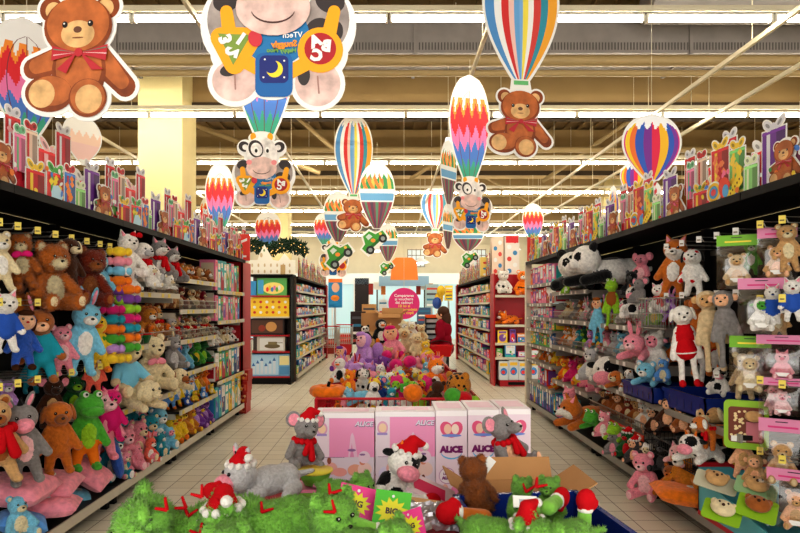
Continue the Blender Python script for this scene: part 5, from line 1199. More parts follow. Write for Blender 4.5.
# wire basket hung on the hooks
def wire_basket(loc, w, d, h, lab, col=None, n=14, rz=0.0, name='wire_basket'):
    m = col or wire; o = root(name, loc, lab, 'basket', rotz=rz); b = MB()
    for z in (0, h * .5, h): b.tube([(0, 0, z), (w, 0, z), (w, d, z), (0, d, z), (0, 0, z)], .004 if z < h else .006, m, 5)
    b.build('rim', o); b = MB()
    for k in range(n + 1): x = w * k / n; b.tube([(x, 0, h), (x, 0, 0), (x, d, 0), (x, d, h)], .0025, m, 4)
    for k in range(int(n * d / w) + 1): y = d * k / max(1, int(n * d / w)); b.tube([(0, y, h), (0, y, 0), (w, y, 0), (w, y, h)], .0025, m, 4)
    b.build('wire_mesh', o); return o
wire_basket((2.12, 4.6, 1.43), .4, .5, .24, 'wire basket of purple toys under the orange fox')
wire_basket((2.15, 4.15, .42), .4, .9, .13, 'black slotted basket under the monkeys on the right', paint((40, 38, 38)), 12)
# blue crates
def crate(loc, w, d, h, lab, col='navy', rz=0.0):
    o = root('plastic_crate', loc, lab, 'crate', rotz=rz); m = shiny((28, 52, 130)) if col == 'navy' else shiny(col); b = MB()
    b.box(0, w, 0, d, 0, .01, m); b.box(0, w, 0, .01, 0, h, m); b.box(0, w, d - .01, d, 0, h, m); b.box(0, .01, 0, d, 0, h, m); b.box(w - .01, w, 0, d, 0, h, m)
    b.build('crate_body', o); b = MB()
    b.box(-.012, w + .012, -.012, .0, h - .03, h, m); b.box(-.012, w + .012, d, d + .012, h - .03, h, m); b.box(-.012, 0, -.012, d + .012, h - .03, h, m); b.box(w, w + .012, -.012, d + .012, h - .03, h, m); b.build('rim', o)
    b = MB()
    for q in range(5): b.box(-.003, 0, .06 + q * d / 5.5, .075 + q * d / 5.5, .03, h - .05, shiny((20, 40, 104)))
    b.build('rib', o); return o
crate((2.1, 4.78, .825), .38, .6, .13, 'blue crate of pale plush on the low right shelf, farther of two')
crate((2.16, 4.1, .825), .38, .62, .15, 'blue crate on the low right shelf under the reindeer, nearer of two')
toyp('bear', 'lie', ('light blue', 'white'), 652, 372, 5.05, 26, -50, 'pale blue plush lying in the farther blue crate', lod=0)
toyp('bear', 'sit', ('sky blue', 'cream'), 664, 370, 4.9, 24, -50, 'sky blue plush sitting in the farther blue crate')
# bags of plush
def bag(x, y, Y, wpx, hpx, head_c, lab, inner, ilab, rz=-.55, txt=None):
    k = Y / 600.0; w, h = wpx * k, hpx * k; p = at(x, y, Y); p.z -= h / 2
    o = root('plush_bag', p, lab, 'bag', rotz=rz); N = 8; vs = []; d = w * .32
    for s in (-1, 1):
        for j in range(N + 1):
            for i in range(N + 1):
                u, v = i / N * 2 - 1, j / N; q = (1 - u ** 4) * min(1, math.sin(PI * min(v * .95 + .06, 1)) * 1.3)
                vs.append((u * w / 2, s * d / 2 * q, v * h * .82))
    fs = []
    for s in range(2):
        for j in range(N):
            for i in range(N): a = s * (N+1)**2 + j * (N+1) + i; fs.append((a, a+1, a+N+2, a+N+1))
    b = MB(); b.add(vs, fs, clear_bag(), True); b.build('clear_bag', o)
    b = MB(); b.box(-w / 2, w / 2, -.006, .006, h * .8, h, prt(head_c)); b.rect(-w * .3, w * .34, h * .86, h * .89, -.0075, prt((250, 226, 70) if head_c[1] > 150 and head_c[0] < 200 else (216, 60, 130)))
    b.rect(-w * .14, w * .12, h * .945, h * .96, -.0075, prt((40, 30, 40))); b.build('header', o)
    b = MB(); b.box(-.035, .035, -d / 2 - .012, -d / 2 - .008, h * .12, h * .2, WH); b.build('price_sticker', o)
    q = Vector(p); q.z += h * .04
    sp, cols = inner
    toy(sp, 'sit', cols, q, h * .66, math.degrees(rz), ilab, lod=1)
GRNH, PNKH = (122, 186, 44), (222, 140, 176)
bag(737, 262, 3.75, 36, 54, GRNH, 'clear bag with a green header, highest on the right hooks', ('bear', ('beige', 'tan')), 'beige bear inside the highest green headed bag')
bag(777, 254, 3.55, 34, 54, PNKH, 'clear bag with a pink header, highest at the far right', ('bear', ('tan', 'peach')), 'tan bear inside the highest pink headed bag')
bag(762, 306, 3.55, 42, 56, PNKH, 'clear bag with a pink header holding a white and green plush', ('lamb', ('white', 'green')), 'white plush with green inside a pink headed bag')
bag(750, 365, 3.7, 36, 58, GRNH, 'clear bag with a green header in the middle of the right hooks', ('bear', ('beige', 'cream')), 'beige bear in the middle green headed bag')
bag(782, 358, 3.55, 44, 46, PNKH, 'wide clear bag with a pink header, middle right', ('pig', ('pink', 'pale pink')), 'pink pig inside the wide pink headed bag')
bag(782, 397, 3.5, 40, 38, PNKH, 'low clear bag with a pink header just under the wide one', ('lamb', ('pale pink', 'pink')), 'pale pink lamb inside the low bag')
bag(782, 452, 3.45, 40, 66, PNKH, 'clear bag with a tilted pink header above the turquoise tray', ('bear', ('tan', 'beige')), 'tan bear inside the tilted headed bag')
bag(796, 500, 3.35, 50, 60, PNKH, 'clear bag with a pink header in the lower right corner', ('bear', ('peach', 'tan')), 'peach bear inside the lower right corner bag')
# green framed pack with spotted toy
p = at(746, 425, 3.7); o = root('toy_pack', p, 'green framed blister pack with a leopard spotted insert', 'package', rotz=-.5)
def rrect(mb, w, h, r, y, m, th=0):
    pts = []
    for cx, cz, a0 in ((w/2 - r, h/2 - r, 0), (-w/2 + r, h/2 - r, PI/2), (-w/2 + r, -h/2 + r, PI), (w/2 - r, -h/2 + r, 1.5*PI)):
        for q in range(6): t = a0 + q * PI / 10; pts.append((cx + r * math.cos(t), cz + r * math.sin(t)))
    mb.poly(pts, y, m, th=th)
b = MB(); rrect(b, .24, .3, .03, 0, prt((150, 196, 50)), .02); rrect(b, .19, .22, .02, -.002, prt((120, 60, 40))); b.build('card', o)
b = MB()
for k in range(26): b.disc(rnd.uniform(-.085, -.005), rnd.uniform(-.095, .085), .009, .008, -.0035, prt((236, 214, 160)), n=8)
b.rect(.0, .085, -.1, .02, -.003, prt((200, 120, 130))); b.rect(-.08, -.0, -.105, -.07, -.005, WH); b.build('print', o)
b = MB(); b.ell((.04, -.03, .06), (.05, .03, .035), plush('tan')); b.build('insert', o)
# turquoise display tray with packs
tm = prt((96, 178, 190)); p = at(710, 515, 3.7)
o = root('display_tray', (2.14, 3.3, .17), 'turquoise cardboard display tray with a red edge at the lower right', 'tray')
b = MB(); b.box(0, .55, 0, .85, 0, .02, tm); b.add([(0, 0, 0), (0, .85, 0), (0, .85, .27), (0, 0, .13), (.012, 0, 0), (.012, .85, 0), (.012, .85, .27), (.012, 0, .13)], [(0, 1, 2, 3), (7, 6, 5, 4), (3, 2, 6, 7), (0, 3, 7, 4), (1, 5, 6, 2)], tm)
b.box(0, .55, .84, .85, 0, .33, tm); b.box(0, .55, 0, .01, 0, .14, tm); b.build('tray_body', o)
b = MB(); b.box(-.004, .0, 0, .85, 0, .03, prt((180, 30, 50))); b.box(-.006, .56, .83, .86, .33, .36, prt((196, 30, 44))); b.disc(.28, .36, .09, .05, .826, prt((190, 34, 40))); b.disc(.28, .36, .06, .03, .825, prt((210, 160, 60))); b.build('edge_print', o)
for k, (x, y, Y, w_, h_, c, lab) in enumerate(((722, 512, 3.45, .2, .15, (150, 196, 50), 'lime carded pack with a striped plush face, lying in the tray'), (757, 508, 3.4, .2, .17, (150, 196, 50), 'lime carded pack with brown curls right of the striped one'), (716, 482, 3.75, .24, .14, (206, 204, 180), 'pale carded pack leaning in the turquoise tray'), (756, 488, 3.6, .22, .14, (160, 200, 150), 'pale green carded pack behind the lime ones'))):
    q = root('carded_pack', at(x, y, Y), lab, 'package'); q.rotation_euler = (-1.05, .2, -.6)
    b = MB(); rrect(b, w_, h_, .02, 0, prt(c), .008); b.build('card', q)
    b = MB(); fc = plush(['cream', 'brown', 'tan', 'tan'][k]); b.ell((0, -.035, 0), (.065, .035, .055), fc, None, 14, 10); b.ell((-.05, -.02, .045), .02, fc); b.ell((.05, -.02, .045), .02, fc); b.build('plush_face', q)
    b = MB(); b.ell((-.022, -.068, .012), .006, flat('black')); b.ell((.022, -.068, .012), .006, flat('black')); b.ell((0, -.072, -.008), .009, flat('dark brown'))
    b.build('eyes_and_nose', q)
# ---------------------------------------------------------------- far shelving beyond the cross aisle
GR = list(range(36))
def far_side(sx, y0, y1, xf, lab):
    """shelving run seen along its aisle side; front face at X = sx*xf facing the aisle"""
    o = root('shelving_run', (sx * xf, y0, 0), lab, 'shelving'); L = y1 - y0
    def bx(mb, a0, a1, b0, b1, c0, c1, m): mb.box(min(sx * a0, sx * a1), max(sx * a0, sx * a1), b0, b1, c0, c1, m)
    b = MB(); bx(b, .42, .46, 0, L, 0, 2.24, paint((120, 112, 100))); b.build('back_panel', o)
    b = MB(); bx(b, 0, .42, 0, L, .1, .14, CREAMP); bx(b, -.01, 0, 0, L, .06, .15, CREAMP); bx(b, .2, .42, 0, L, 0, .1, BLK); b.build('base_deck', o)
    b = MB(); bx(b, -.02, .48, 0, L, 2.22, 2.26, BLK); b.build('top_deck', o)
    for z in FZ[1:]: b = MB(); bx(b, 0, .42, 0, L, z - .025, z, CREAMP); bx(b, -.01, 0, 0, L, z - .04, z + .005, CREAMP); b.build('shelf', o)
    for q in range(int(L / 1.3) + 1): b = MB(); bx(b, .36, .42, min(q * 1.3, L - .03), min(q * 1.3, L - .03) + .03, 0, 2.22, CREAMP); b.build('upright', o)
    b = MB(); bx(b, -.02, .5, L, L + .04, 0, 2.3, REDP); bx(b, -.05, -.02, L - .25, L + .04, 0, 2.26, REDP); b.build('end_panel', o)
    return o
FZ = [.145, .5, .82, 1.12, 1.42, 1.7, 1.96]
GRP = 'boxed toys on the far shelving'
for sx, xf, y0, y1, lab, pl in ((-1, 1.98, 12.95, 18.9, 'far left shelving run full of small boxed toys', 'small colourful toy box on the far left shelving run'), (1, 2.12, 12.65, 18.6, 'far right shelving run full of small boxed toys', 'small colourful toy box on the far right shelving run')):
    far_side(sx, y0, y1, xf, lab)
    for i, z in enumerate(FZ):
        if sx < 0: box_row((-xf - .02, y0 + .05), (0, 1), PI / 2, z + .002, y1 - y0 - .2, (FZ + [2.2])[i + 1] - z - .06, pl, (.13, .46), .25, group=pl.replace('small', 'small boxes:') if 0 else ('toy boxes, far left run' if sx < 0 else ''), each=False, hv=.45, gap=.03)
        else: box_row((xf + .02, y1 - .1), (0, -1), -PI / 2, z + .002, y1 - y0 - .2, (FZ + [2.2])[i + 1] - z - .06, pl, (.13, .46), .25, group='toy boxes, far right run', each=False, hv=.45, gap=.03)
# left far end face
ex0, ex1, eY = -2.92, -2.0, 12.8
o = root('end_display', (ex0, eY, 0), 'end display of the far left shelving with large boxed games', 'shelving')
b = MB(); b.box(0, .92, .1, .13, 0, 2.26, paint((90, 74, 64))); b.build('back_panel', o)
b = MB(); b.box(.86, .88, -.34, .1, 0, 2.26, BLK); b.box(.84, .9, -.44, .1, 0, .03, BLK); b.build('upright', o)
for z, m in ((.16, REDP), (.68, REDP), (1.02, REDP), (1.4, CREAMP), (1.84, REDP)): b = MB(); b.box(0, .86, -.36, .1, z - .03, z, m); b.build('shelf', o)
b = MB(); b.box(0, .86, -.36, .1, 0, .13, BLK); b.box(0, .92, -.36, .12, 2.24, 2.28, BLK); b.build('base', o)
def big_box(x, z, w, h, d, y, paint_fn, lab, cat='box', name='game_box'):
    b = MB(); paint_fn(b, w, h); return tag(b.build(name, loc=(x, y, z)), lab, cat)
def yel(b, w, h):
    b.box(0, w, 0, .3, 0, h, prt((246, 206, 50)))
    for j in range(3):
        for i in range(6): b.disc(w * (.1 + .16 * i), h * (.22 + .27 * j), .032, .03, -.002 - .001 * j, prt([(220, 60, 50), (246, 246, 240), (200, 120, 40)][(i + j) % 3]), n=10)
def grn(b, w, h):
    b.box(0, w, 0, .3, 0, h, prt((92, 170, 90))); b.disc(w * .55, h * .42, w * .36, h * .34, -.002, prt((246, 226, 130))); b.rect(w * .03, w * .22, h * .1, h * .9, -.003, prt((70, 160, 210)))
    for i in range(6): b.disc(w * (.35 + .08 * i), h * (.35 + .1 * (i % 2)), .03, .05, -.004, prt(PAL[i]), n=10)
def dk(b, w, h):
    b.box(0, w, 0, .3, 0, h, prt((40, 30, 30))); b.rect(.05 * w, .95 * w, .1 * h, .9 * h, -.002, prt((90, 60, 46))); b.disc(.62 * w, .5 * h, .16 * w, .3 * h, -.003, prt((200, 150, 90))); b.disc(.35 * w, .4 * h, .1 * w, .2 * h, -.003, prt((150, 60, 40)))
def tank(b, w, h):
    b.box(0, w, 0, .3, 0, h, prt((200, 200, 190))); b.rect(.1 * w, .95 * w, .08 * h, .9 * h, -.002, prt((226, 232, 232))); b.disc(.55 * w, .35 * h, .28 * w, .16 * h, -.003, prt((110, 100, 70))); b.rect(.4 * w, .72 * w, .45 * h, .65 * h, -.004, prt((130, 120, 84))); b.rect(.66 * w, .92 * w, .56 * h, .6 * h, -.004, prt((90, 84, 60)))
def cas(b, w, h):
    b.box(0, w, 0, .3, 0, h, prt((120, 176, 220))); b.rect(.02 * w, .72 * w, .05 * h, .95 * h, -.002, prt((176, 214, 240)))
    for i in range(6): x = w * (.08 + .1 * i); t = h * (.45 + .12 * (i % 3)); b.rect(x, x + .07 * w, .1 * h, t, -.003, prt((206, 220, 236))); b.poly([(x - .005, t), (x + .075 * w, t), (x + .035 * w, t + .16 * h)], -.003, prt((60, 110, 180)))
    b.rect(.74 * w, .98 * w, .5 * h, .92 * h, -.003, prt((240, 230, 170))); b.rect(.74 * w, .98 * w, .08 * h, .44 * h, -.003, prt((90, 150, 200)))
big_box(-2.92, .16, .86, .46, .3, 12.5, cas, 'large light blue castle set box, lowest on the far left end display')
big_box(-2.75, .68, .58, .3, .3, 12.5, tank, 'grey model tank box above the castle set')
big_box(-2.9, 1.02, .72, .34, .3, 12.5, dk, 'dark picture box in the middle of the far left end display')
big_box(-2.88, 1.4, .8, .4, .3, 12.5, yel, 'yellow game box stack front on the far left end display')
big_box(-2.75, 1.84, .62, .36, .3, 12.5, grn, 'green and yellow game box on the top shelf of the far left end display')
big_box(-2.93, 1.84, .16, .3, .3, 12.5, lambda b, w, h: b.box(0, w, 0, .3, 0, h, prt((60, 150, 210))), 'small blue box left of the green game box')
# side board with little packs left of it, behind the red end cap
o = root('pack_stand', (-3.4, 12.6, 0), 'narrow stand of small packs left of the castle set display', 'stand')
MB().box(0, .42, .2, .24, 0, 2.2, paint((120, 110, 104))).build('panel', o)
for k in range(7): MB().box(0, .42, .06, .2, .235 + k * .27, .248 + k * .27, CREAMP).build('shelf', o)
for k in range(14):
    me, cw = BOXM[(k * 5) % 36]; q = bpy.data.objects.new('toy_pack', me); COL0.objects.link(q); q.scale = (.17, .1, .2); q.location = (-3.38 + (k % 2) * .2, 12.68, .25 + (k // 2) * .27)
    tag(q, '%s pack on the narrow stand, %s column, %s from the floor' % (cw, ('left', 'right')[k % 2], ORD[k // 2]), 'package')
# castle cut-outs and lit garland on top of it
b = MB(); b.poly([(-.02, 0), (.95, 0), (.95, .3), (.84, .3), (.72, .44), (.6, .28), (.48, .3), (.42, .42), (.3, .62), (.2, .42), (.16, .3), (-.02, .3)], 0, prt((240, 236, 222)), th=.02)
for k in range(14): x = .05 + (k % 7) * .13; z = .06 + (k // 7) * .13; b.disc(x, z, .02, .04, -.002, prt((206, 186, 150)), n=8)
b.rect(.64, .74, .0, .2, -.003, prt((190, 160, 110))); b.disc(.24, .4, .03, .05, -.003, prt((206, 186, 150)), n=8); b.disc(.3, .5, .02, .03, -.003, prt((120, 150, 110)), n=8)
tag(b.build('castle_cutout', loc=(-2.9, 12.5, 2.28)), 'white castle cut-out standing on the far left end display', 'display card')
g = root('garland', (-2.95, 12.75, 2.66), 'dark green garland with small lights behind the white castle cut-out', 'garland')
b = MB(); dgm = plush((20, 52, 30)); rr = random.Random(3)
for k in range(700):
    t = rr.random(); x = t * 1.2; z = .16 + .12 * abs(math.cos(t * PI * 1.5)) ; a = rr.uniform(0, 2 * PI); c = Vector((x, rr.uniform(-.06, .06), z + rr.uniform(-.13, .08)))
    b.rod(c, c + Vector((math.cos(a) * .09, rr.uniform(-.05, .05), math.sin(a) * .09)), .024, dgm, 4, .008)
b.build('foliage', g); b = MB()
for k in range(34): t = rr.random(); b.ell((t * 1.25, -.09, .1 + .16 * abs(math.cos(t * PI * 1.5)) + rr.uniform(-.12, .07)), .009, glow((255, 200, 120), 2.0), None, 6, 4)
b.build('bulbs', g)
# header cards on the far runs
for k in range(4):
    put_header(k, (-1.98, 13.2 + 1.4 * k, 2.27), PI / 2, 'faded printed header card over the far left shelving, %s from the near end' % ORD[k], None)
    put_header(k, (2.12, 14.0 + 1.4 * k, 2.27), -PI / 2, 'faded printed header card over the far right shelving, %s from the near end' % ORD[k], None)
for x, Y, w_, h_, c, lab in ((14, 12, 0, 0, 0, 0),): pass
for k, (x, y, Y, w_, h_, lab) in enumerate(((492, 255, 12.6, .24, .8, 'tall pale giraffe box on the far right shelving'), (505, 253, 12.55, .3, .84, 'tall red and white box on the far right shelving'), (481, 263, 13.1, .3, .42, 'pale yellow ladder card on the far right shelving'))):
    p = at(x, y, Y); b = MB(); b.box(0, w_, 0, .2, 0, h_, prt([(240, 214, 190), (236, 226, 214), (240, 216, 120)][k]))
    for q in range(6): b.disc(w_ * (.3 + .4 * (q % 2)), h_ * (.1 + .15 * q), w_ * .16, h_ * .06, -.002 - .001 * (q % 2), prt([(216, 70, 60), (70, 140, 190), (240, 240, 236)][(q + k) % 3]), n=10)
    if k == 1: b.rect(.02, w_ - .02, h_ * .8, h_ * .97, -.004, prt((206, 40, 44)))
    tag(b.build('tall_box', loc=(p.x, Y, 2.27)), lab, 'box')
# right far end face with the plush tigers
ex = 2.12
o = root('end_display', (ex, 12.2, 0), 'red end display on the far right with plush tigers and boxed kits', 'shelving')
b = MB(); b.box(0, .98, .34, .38, 0, 2.28, REDP); b.build('back_panel', o)
for xx in (0, .95): b = MB(); b.box(xx, xx + .03, -.05, .34, 0, 2.28, REDP); b.build('side_panel', o)
for z in (1.83, 1.23, .86, .57): b = MB(); b.box(.03, .95, -.04, .34, z - .025, z, CREAMP); b.box(.03, .95, -.055, -.04, z - .035, z + .015, CREAMP); b.build('shelf', o)
b = MB(); b.box(.12, .95, -.12, .34, .0, .12, REDP); b.box(.28, .8, -.125, -.12, .03, .09, BLK); b.build('base', o)
toyp('leopard', 'sit', ('white', 'white'), 503, 282, 12.3, 24, 0, 'white snow leopard plush sitting on the top right far shelf', lod=0)
toyp('tiger', 'sit', ('orange', 'white'), 523, 283, 12.25, 26, -10, 'orange plush tiger sitting beside the snow leopard', lod=0)
toy('tiger', 'lie', ('orange', 'white'), (2.45, 12.38, 1.24), .42, -62, 'large orange plush tiger lying on the middle far right shelf', lod=0)
def kit(b, w, h):
    b.box(0, w, 0, .2, 0, h, prt((214, 222, 226))); b.disc(w * .5, h * .45, w * .36, h * .2, -.002, prt((60, 140, 210))); b.disc(w * .45, h * .42, w * .2, h * .1, -.003, prt((226, 60, 60))); b.rect(.1 * w, .9 * w, .74 * h, .9 * h, -.002, prt((240, 196, 60)))
for k in range(4): big_box(2.22 + .2 * k, .125, .19, .4 if k % 2 else .38, .2, 12.1, kit, 'white and blue boxed kit on the red base, %s from the left' % ORD[k])
for k, (x, z, w_, h_, c) in enumerate(((2.2, .865, .2, .26, 1), (2.45, .865, .12, .28, 6), (2.6, .865, .16, .2, 7), (2.8, .865, .2, .14, 4), (2.35, .575, .22, .26, 2), (2.18, .575, .12, .18, 4), (2.62, .575, .2, .12, 3), (2.85, .575, .2, .16, 0), (2.86, 1.235, .2, .26, 5))):
    me, cw = box_mesh(w_, h_, .2, 60 + k, c); q = bpy.data.objects.new('toy_box', me); COL0.objects.link(q); q.location = (x, 12.16, z)
    tag(q, '%s boxed toy on red far right display, %s' % (cw, ['under the lying tiger', 'right of the yellow box', 'third under the tiger', 'low box at the right under the tiger', 'beside the small green box', 'at the left of the lower shelf', 'in the middle of the lower shelf', 'at the right of the lower shelf', 'right of the lying tiger'][k]), 'box')
# ---------------------------------------------------------------- checkout end
for k, (x, y, Y, w_, h_, c) in enumerate(((343, 327, 20, .55, .7, (206, 40, 50)), (331, 320, 20.5, .3, .5, (150, 60, 50)))):
    p = at(x, y, Y)
    tag(MB().box(-w_ / 2, w_ / 2, 0, .4, -.0, h_, prt(c)).box(-w_ / 2 + .03, w_ / 2 - .03, -.01, 0, h_ * .7, h_ * .9, prt((230, 90, 80))).build('basket_stack', loc=(p.x, Y, .0)), ['stack of red shopping baskets beyond the far left shelving', 'darker red basket stack at the far left'][k], 'basket stack')
def trolley(loc, lab, red=True):
    o = root('shopping_trolley', loc, lab, 'trolley'); m = metal((200, 196, 190)); b = MB()
    for z in (.45, .6, .75, .95): b.tube([(-.25, -.4, z), (.25, -.4, z), (.28, .4, z), (-.28, .4, z), (-.25, -.4, z)], .008, m, 5)
    for k in range(9): x = -.25 + k * .0625; b.rod((x, -.4, .45), (x, -.4, .95), .004, m, 4); b.rod((x, .4, .45), (x, .4, .95), .004, m, 4)
    for k in range(12): y = -.4 + k * .073; b.rod((-.27, y, .45), (-.27, y, .95), .004, m, 4); b.rod((.27, y, .45), (.27, y, .95), .004, m, 4)
    b.build('basket_frame', o)
    MB().rod((-.28, .48, 1.02), (.28, .48, 1.02), .018, shiny('red'), 8).build('handle', o)
    b = MB(); b.tube([(-.24, -.38, .14), (-.24, .4, .14), (-.27, .46, 1.02)], .012, m); b.tube([(.24, -.38, .14), (.24, .4, .14), (.27, .46, 1.02)], .012, m); b.build('chassis', o)
    for x in (-.24, .24):
        for y in (-.34, .36): MB().rod((x - .015, y, .065), (x + .015, y, .065), .065, paint((30, 30, 30)), 12).build('wheel', o)
    return o
trolley((-1.75, 17.6, 0), 'shopping trolley parked in front of the red baskets'); trolley((-1.45, 19.2, 0), 'shopping trolley behind the first trolley')
t = trolley((-2.75, 10.4, 0), 'shopping trolley in the cross aisle beside the red end panel')
for k, (x, Y, w_, c, lab) in enumerate(((372, 24, 1.1, (176, 140, 100), 'tan checkout counter at the far centre left'), (420, 24, 1.3, (120, 60, 50), 'dark red checkout counter at the far centre'))):
    p = at(x, 330, Y); o = root('checkout_counter', (p.x, Y, 0), lab, 'counter'); MB().box(-w_ / 2, w_ / 2, 0, .7, 0, .95, prt(c)).build('counter_body', o); MB().box(-w_ / 2, w_ / 2, -.03, .73, .95, 1.0, paint((60, 60, 64))).build('belt', o)
    b = MB(); b.rod((.2, .3, 1.0), (.2, .3, 2.3), .03, paint((70, 60, 60))); b.build('pole', o); b = MB(); b.box(.05, .35, .25, .35, 2.3, 2.6, paint((230, 226, 220))); b.box(-.14, .04, .25, .35, 2.1, 2.55, prt((150, 40, 30))); b.box(.36, .54, .25, .35, 2.1, 2.55, prt((190, 110, 40))); b.build('number_lamp', o)
# magazine rack with an orange top
p = at(437, 330, 15.5); o = root('magazine_rack', (p.x, 15.5, 0), 'black magazine rack with an orange top behind the woman', 'rack')
b = MB(); b.box(-.3, .3, 0, .3, 1.32, 1.4, prt((246, 96, 30))); b.build('topper', o); b = MB(); b.box(-.3, .3, .28, .32, .1, 1.32, paint((34, 34, 40))); b.box(-.31, -.28, 0, .3, 0, 1.35, paint((50, 50, 54))); b.box(.28, .31, 0, .3, 0, 1.35, paint((50, 50, 54))); b.build('frame', o)
for k in range(8): b = MB(); b.box(-.28, .28, .02, .27, .2 + .14 * k, .215 + .14 * k, paint((60, 60, 64))); b.box(-.26, .26, .1, .2, .22 + .14 * k, .3 + .14 * k, prt((226, 230, 232) if k % 2 else (170, 180, 190))); b.build('shelf', o)
for k, (x, y, Y, w_, h_, c, lab) in enumerate(((383, 309, 19, .28, .6, (226, 230, 232), 'white wire rack left of the magenta sign'), (369, 317, 21, .5, .9, (196, 150, 96), 'tan carton stack near the dark entrance'), (432, 296, 23, .5, .9, (160, 190, 200), 'pale shelf of small goods behind the checkouts'), (449, 293, 20, .25, .5, (240, 214, 60), 'yellow balloon cluster panel beyond the checkouts'), (424, 317, 22, .5, .7, (70, 100, 140), 'blue bag rack at the checkouts'), (358, 328, 20, .5, 1.1, (44, 30, 34), 'dark coat rack below the dark entrance'))):
    p = at(x, y, Y); b = MB(); b.box(-w_ / 2, w_ / 2, 0, .3, -h_ / 2, h_ / 2, prt(c))
    for q in range(4): b.rect(-w_ * .4, w_ * .4, -h_ * .42 + q * h_ * .23, -h_ * .34 + q * h_ * .23, -.003, prt([(80, 80, 90), (200, 80, 70), (240, 240, 240), (60, 130, 170)][(q + k) % 4]))
    b.rod((0, .15, -p.z), (0, .15, -h_ / 2), .03, metal()); tag(b.build('goods_stand', loc=p), lab, 'stand')
for k, (x, y, Y, c, lab) in enumerate(((437, 303, 18, 'blue', 'blue balloon above the magazine rack'), (441, 291, 19, 'yellow', 'upper yellow balloon above the magazine rack'), (439, 298, 19.2, 'yellow', 'lower yellow balloon above the magazine rack'))):
    o = tag(MB().ell((0, 0, 0), (.14, .14, .18), shiny(c)).build('balloon', loc=at(x, y, Y)), lab, 'balloon')
    MB().rod((0, 0, -.17), (0, 0, -at(x, y, Y).z + .02), .003, rail, 4).build('string', o)
# right header end card, red 'advert' board at the end of both aisle headers
for sx, xx, lab in ((-1, 246, 'red and white square board at the end of the left header cards'), (1, 530, 'red and white square board at the end of the right header cards')):
    p = at(xx, 262, 9.05 if sx < 0 else 9.45); b = MB(); b.box(-.12, .2, 0, .02, 0, .4, prt((222, 66, 54)))
    b.poly([(-.08, .2), (.16, .3), (.16, .34), (-.08, .24)], -.002, WH); b.rect(-.05, .15, .05, .08, -.002, WH); tag(b.build('end_board', loc=(sx * 2.3, p.y, 2.3)), lab, 'sign')

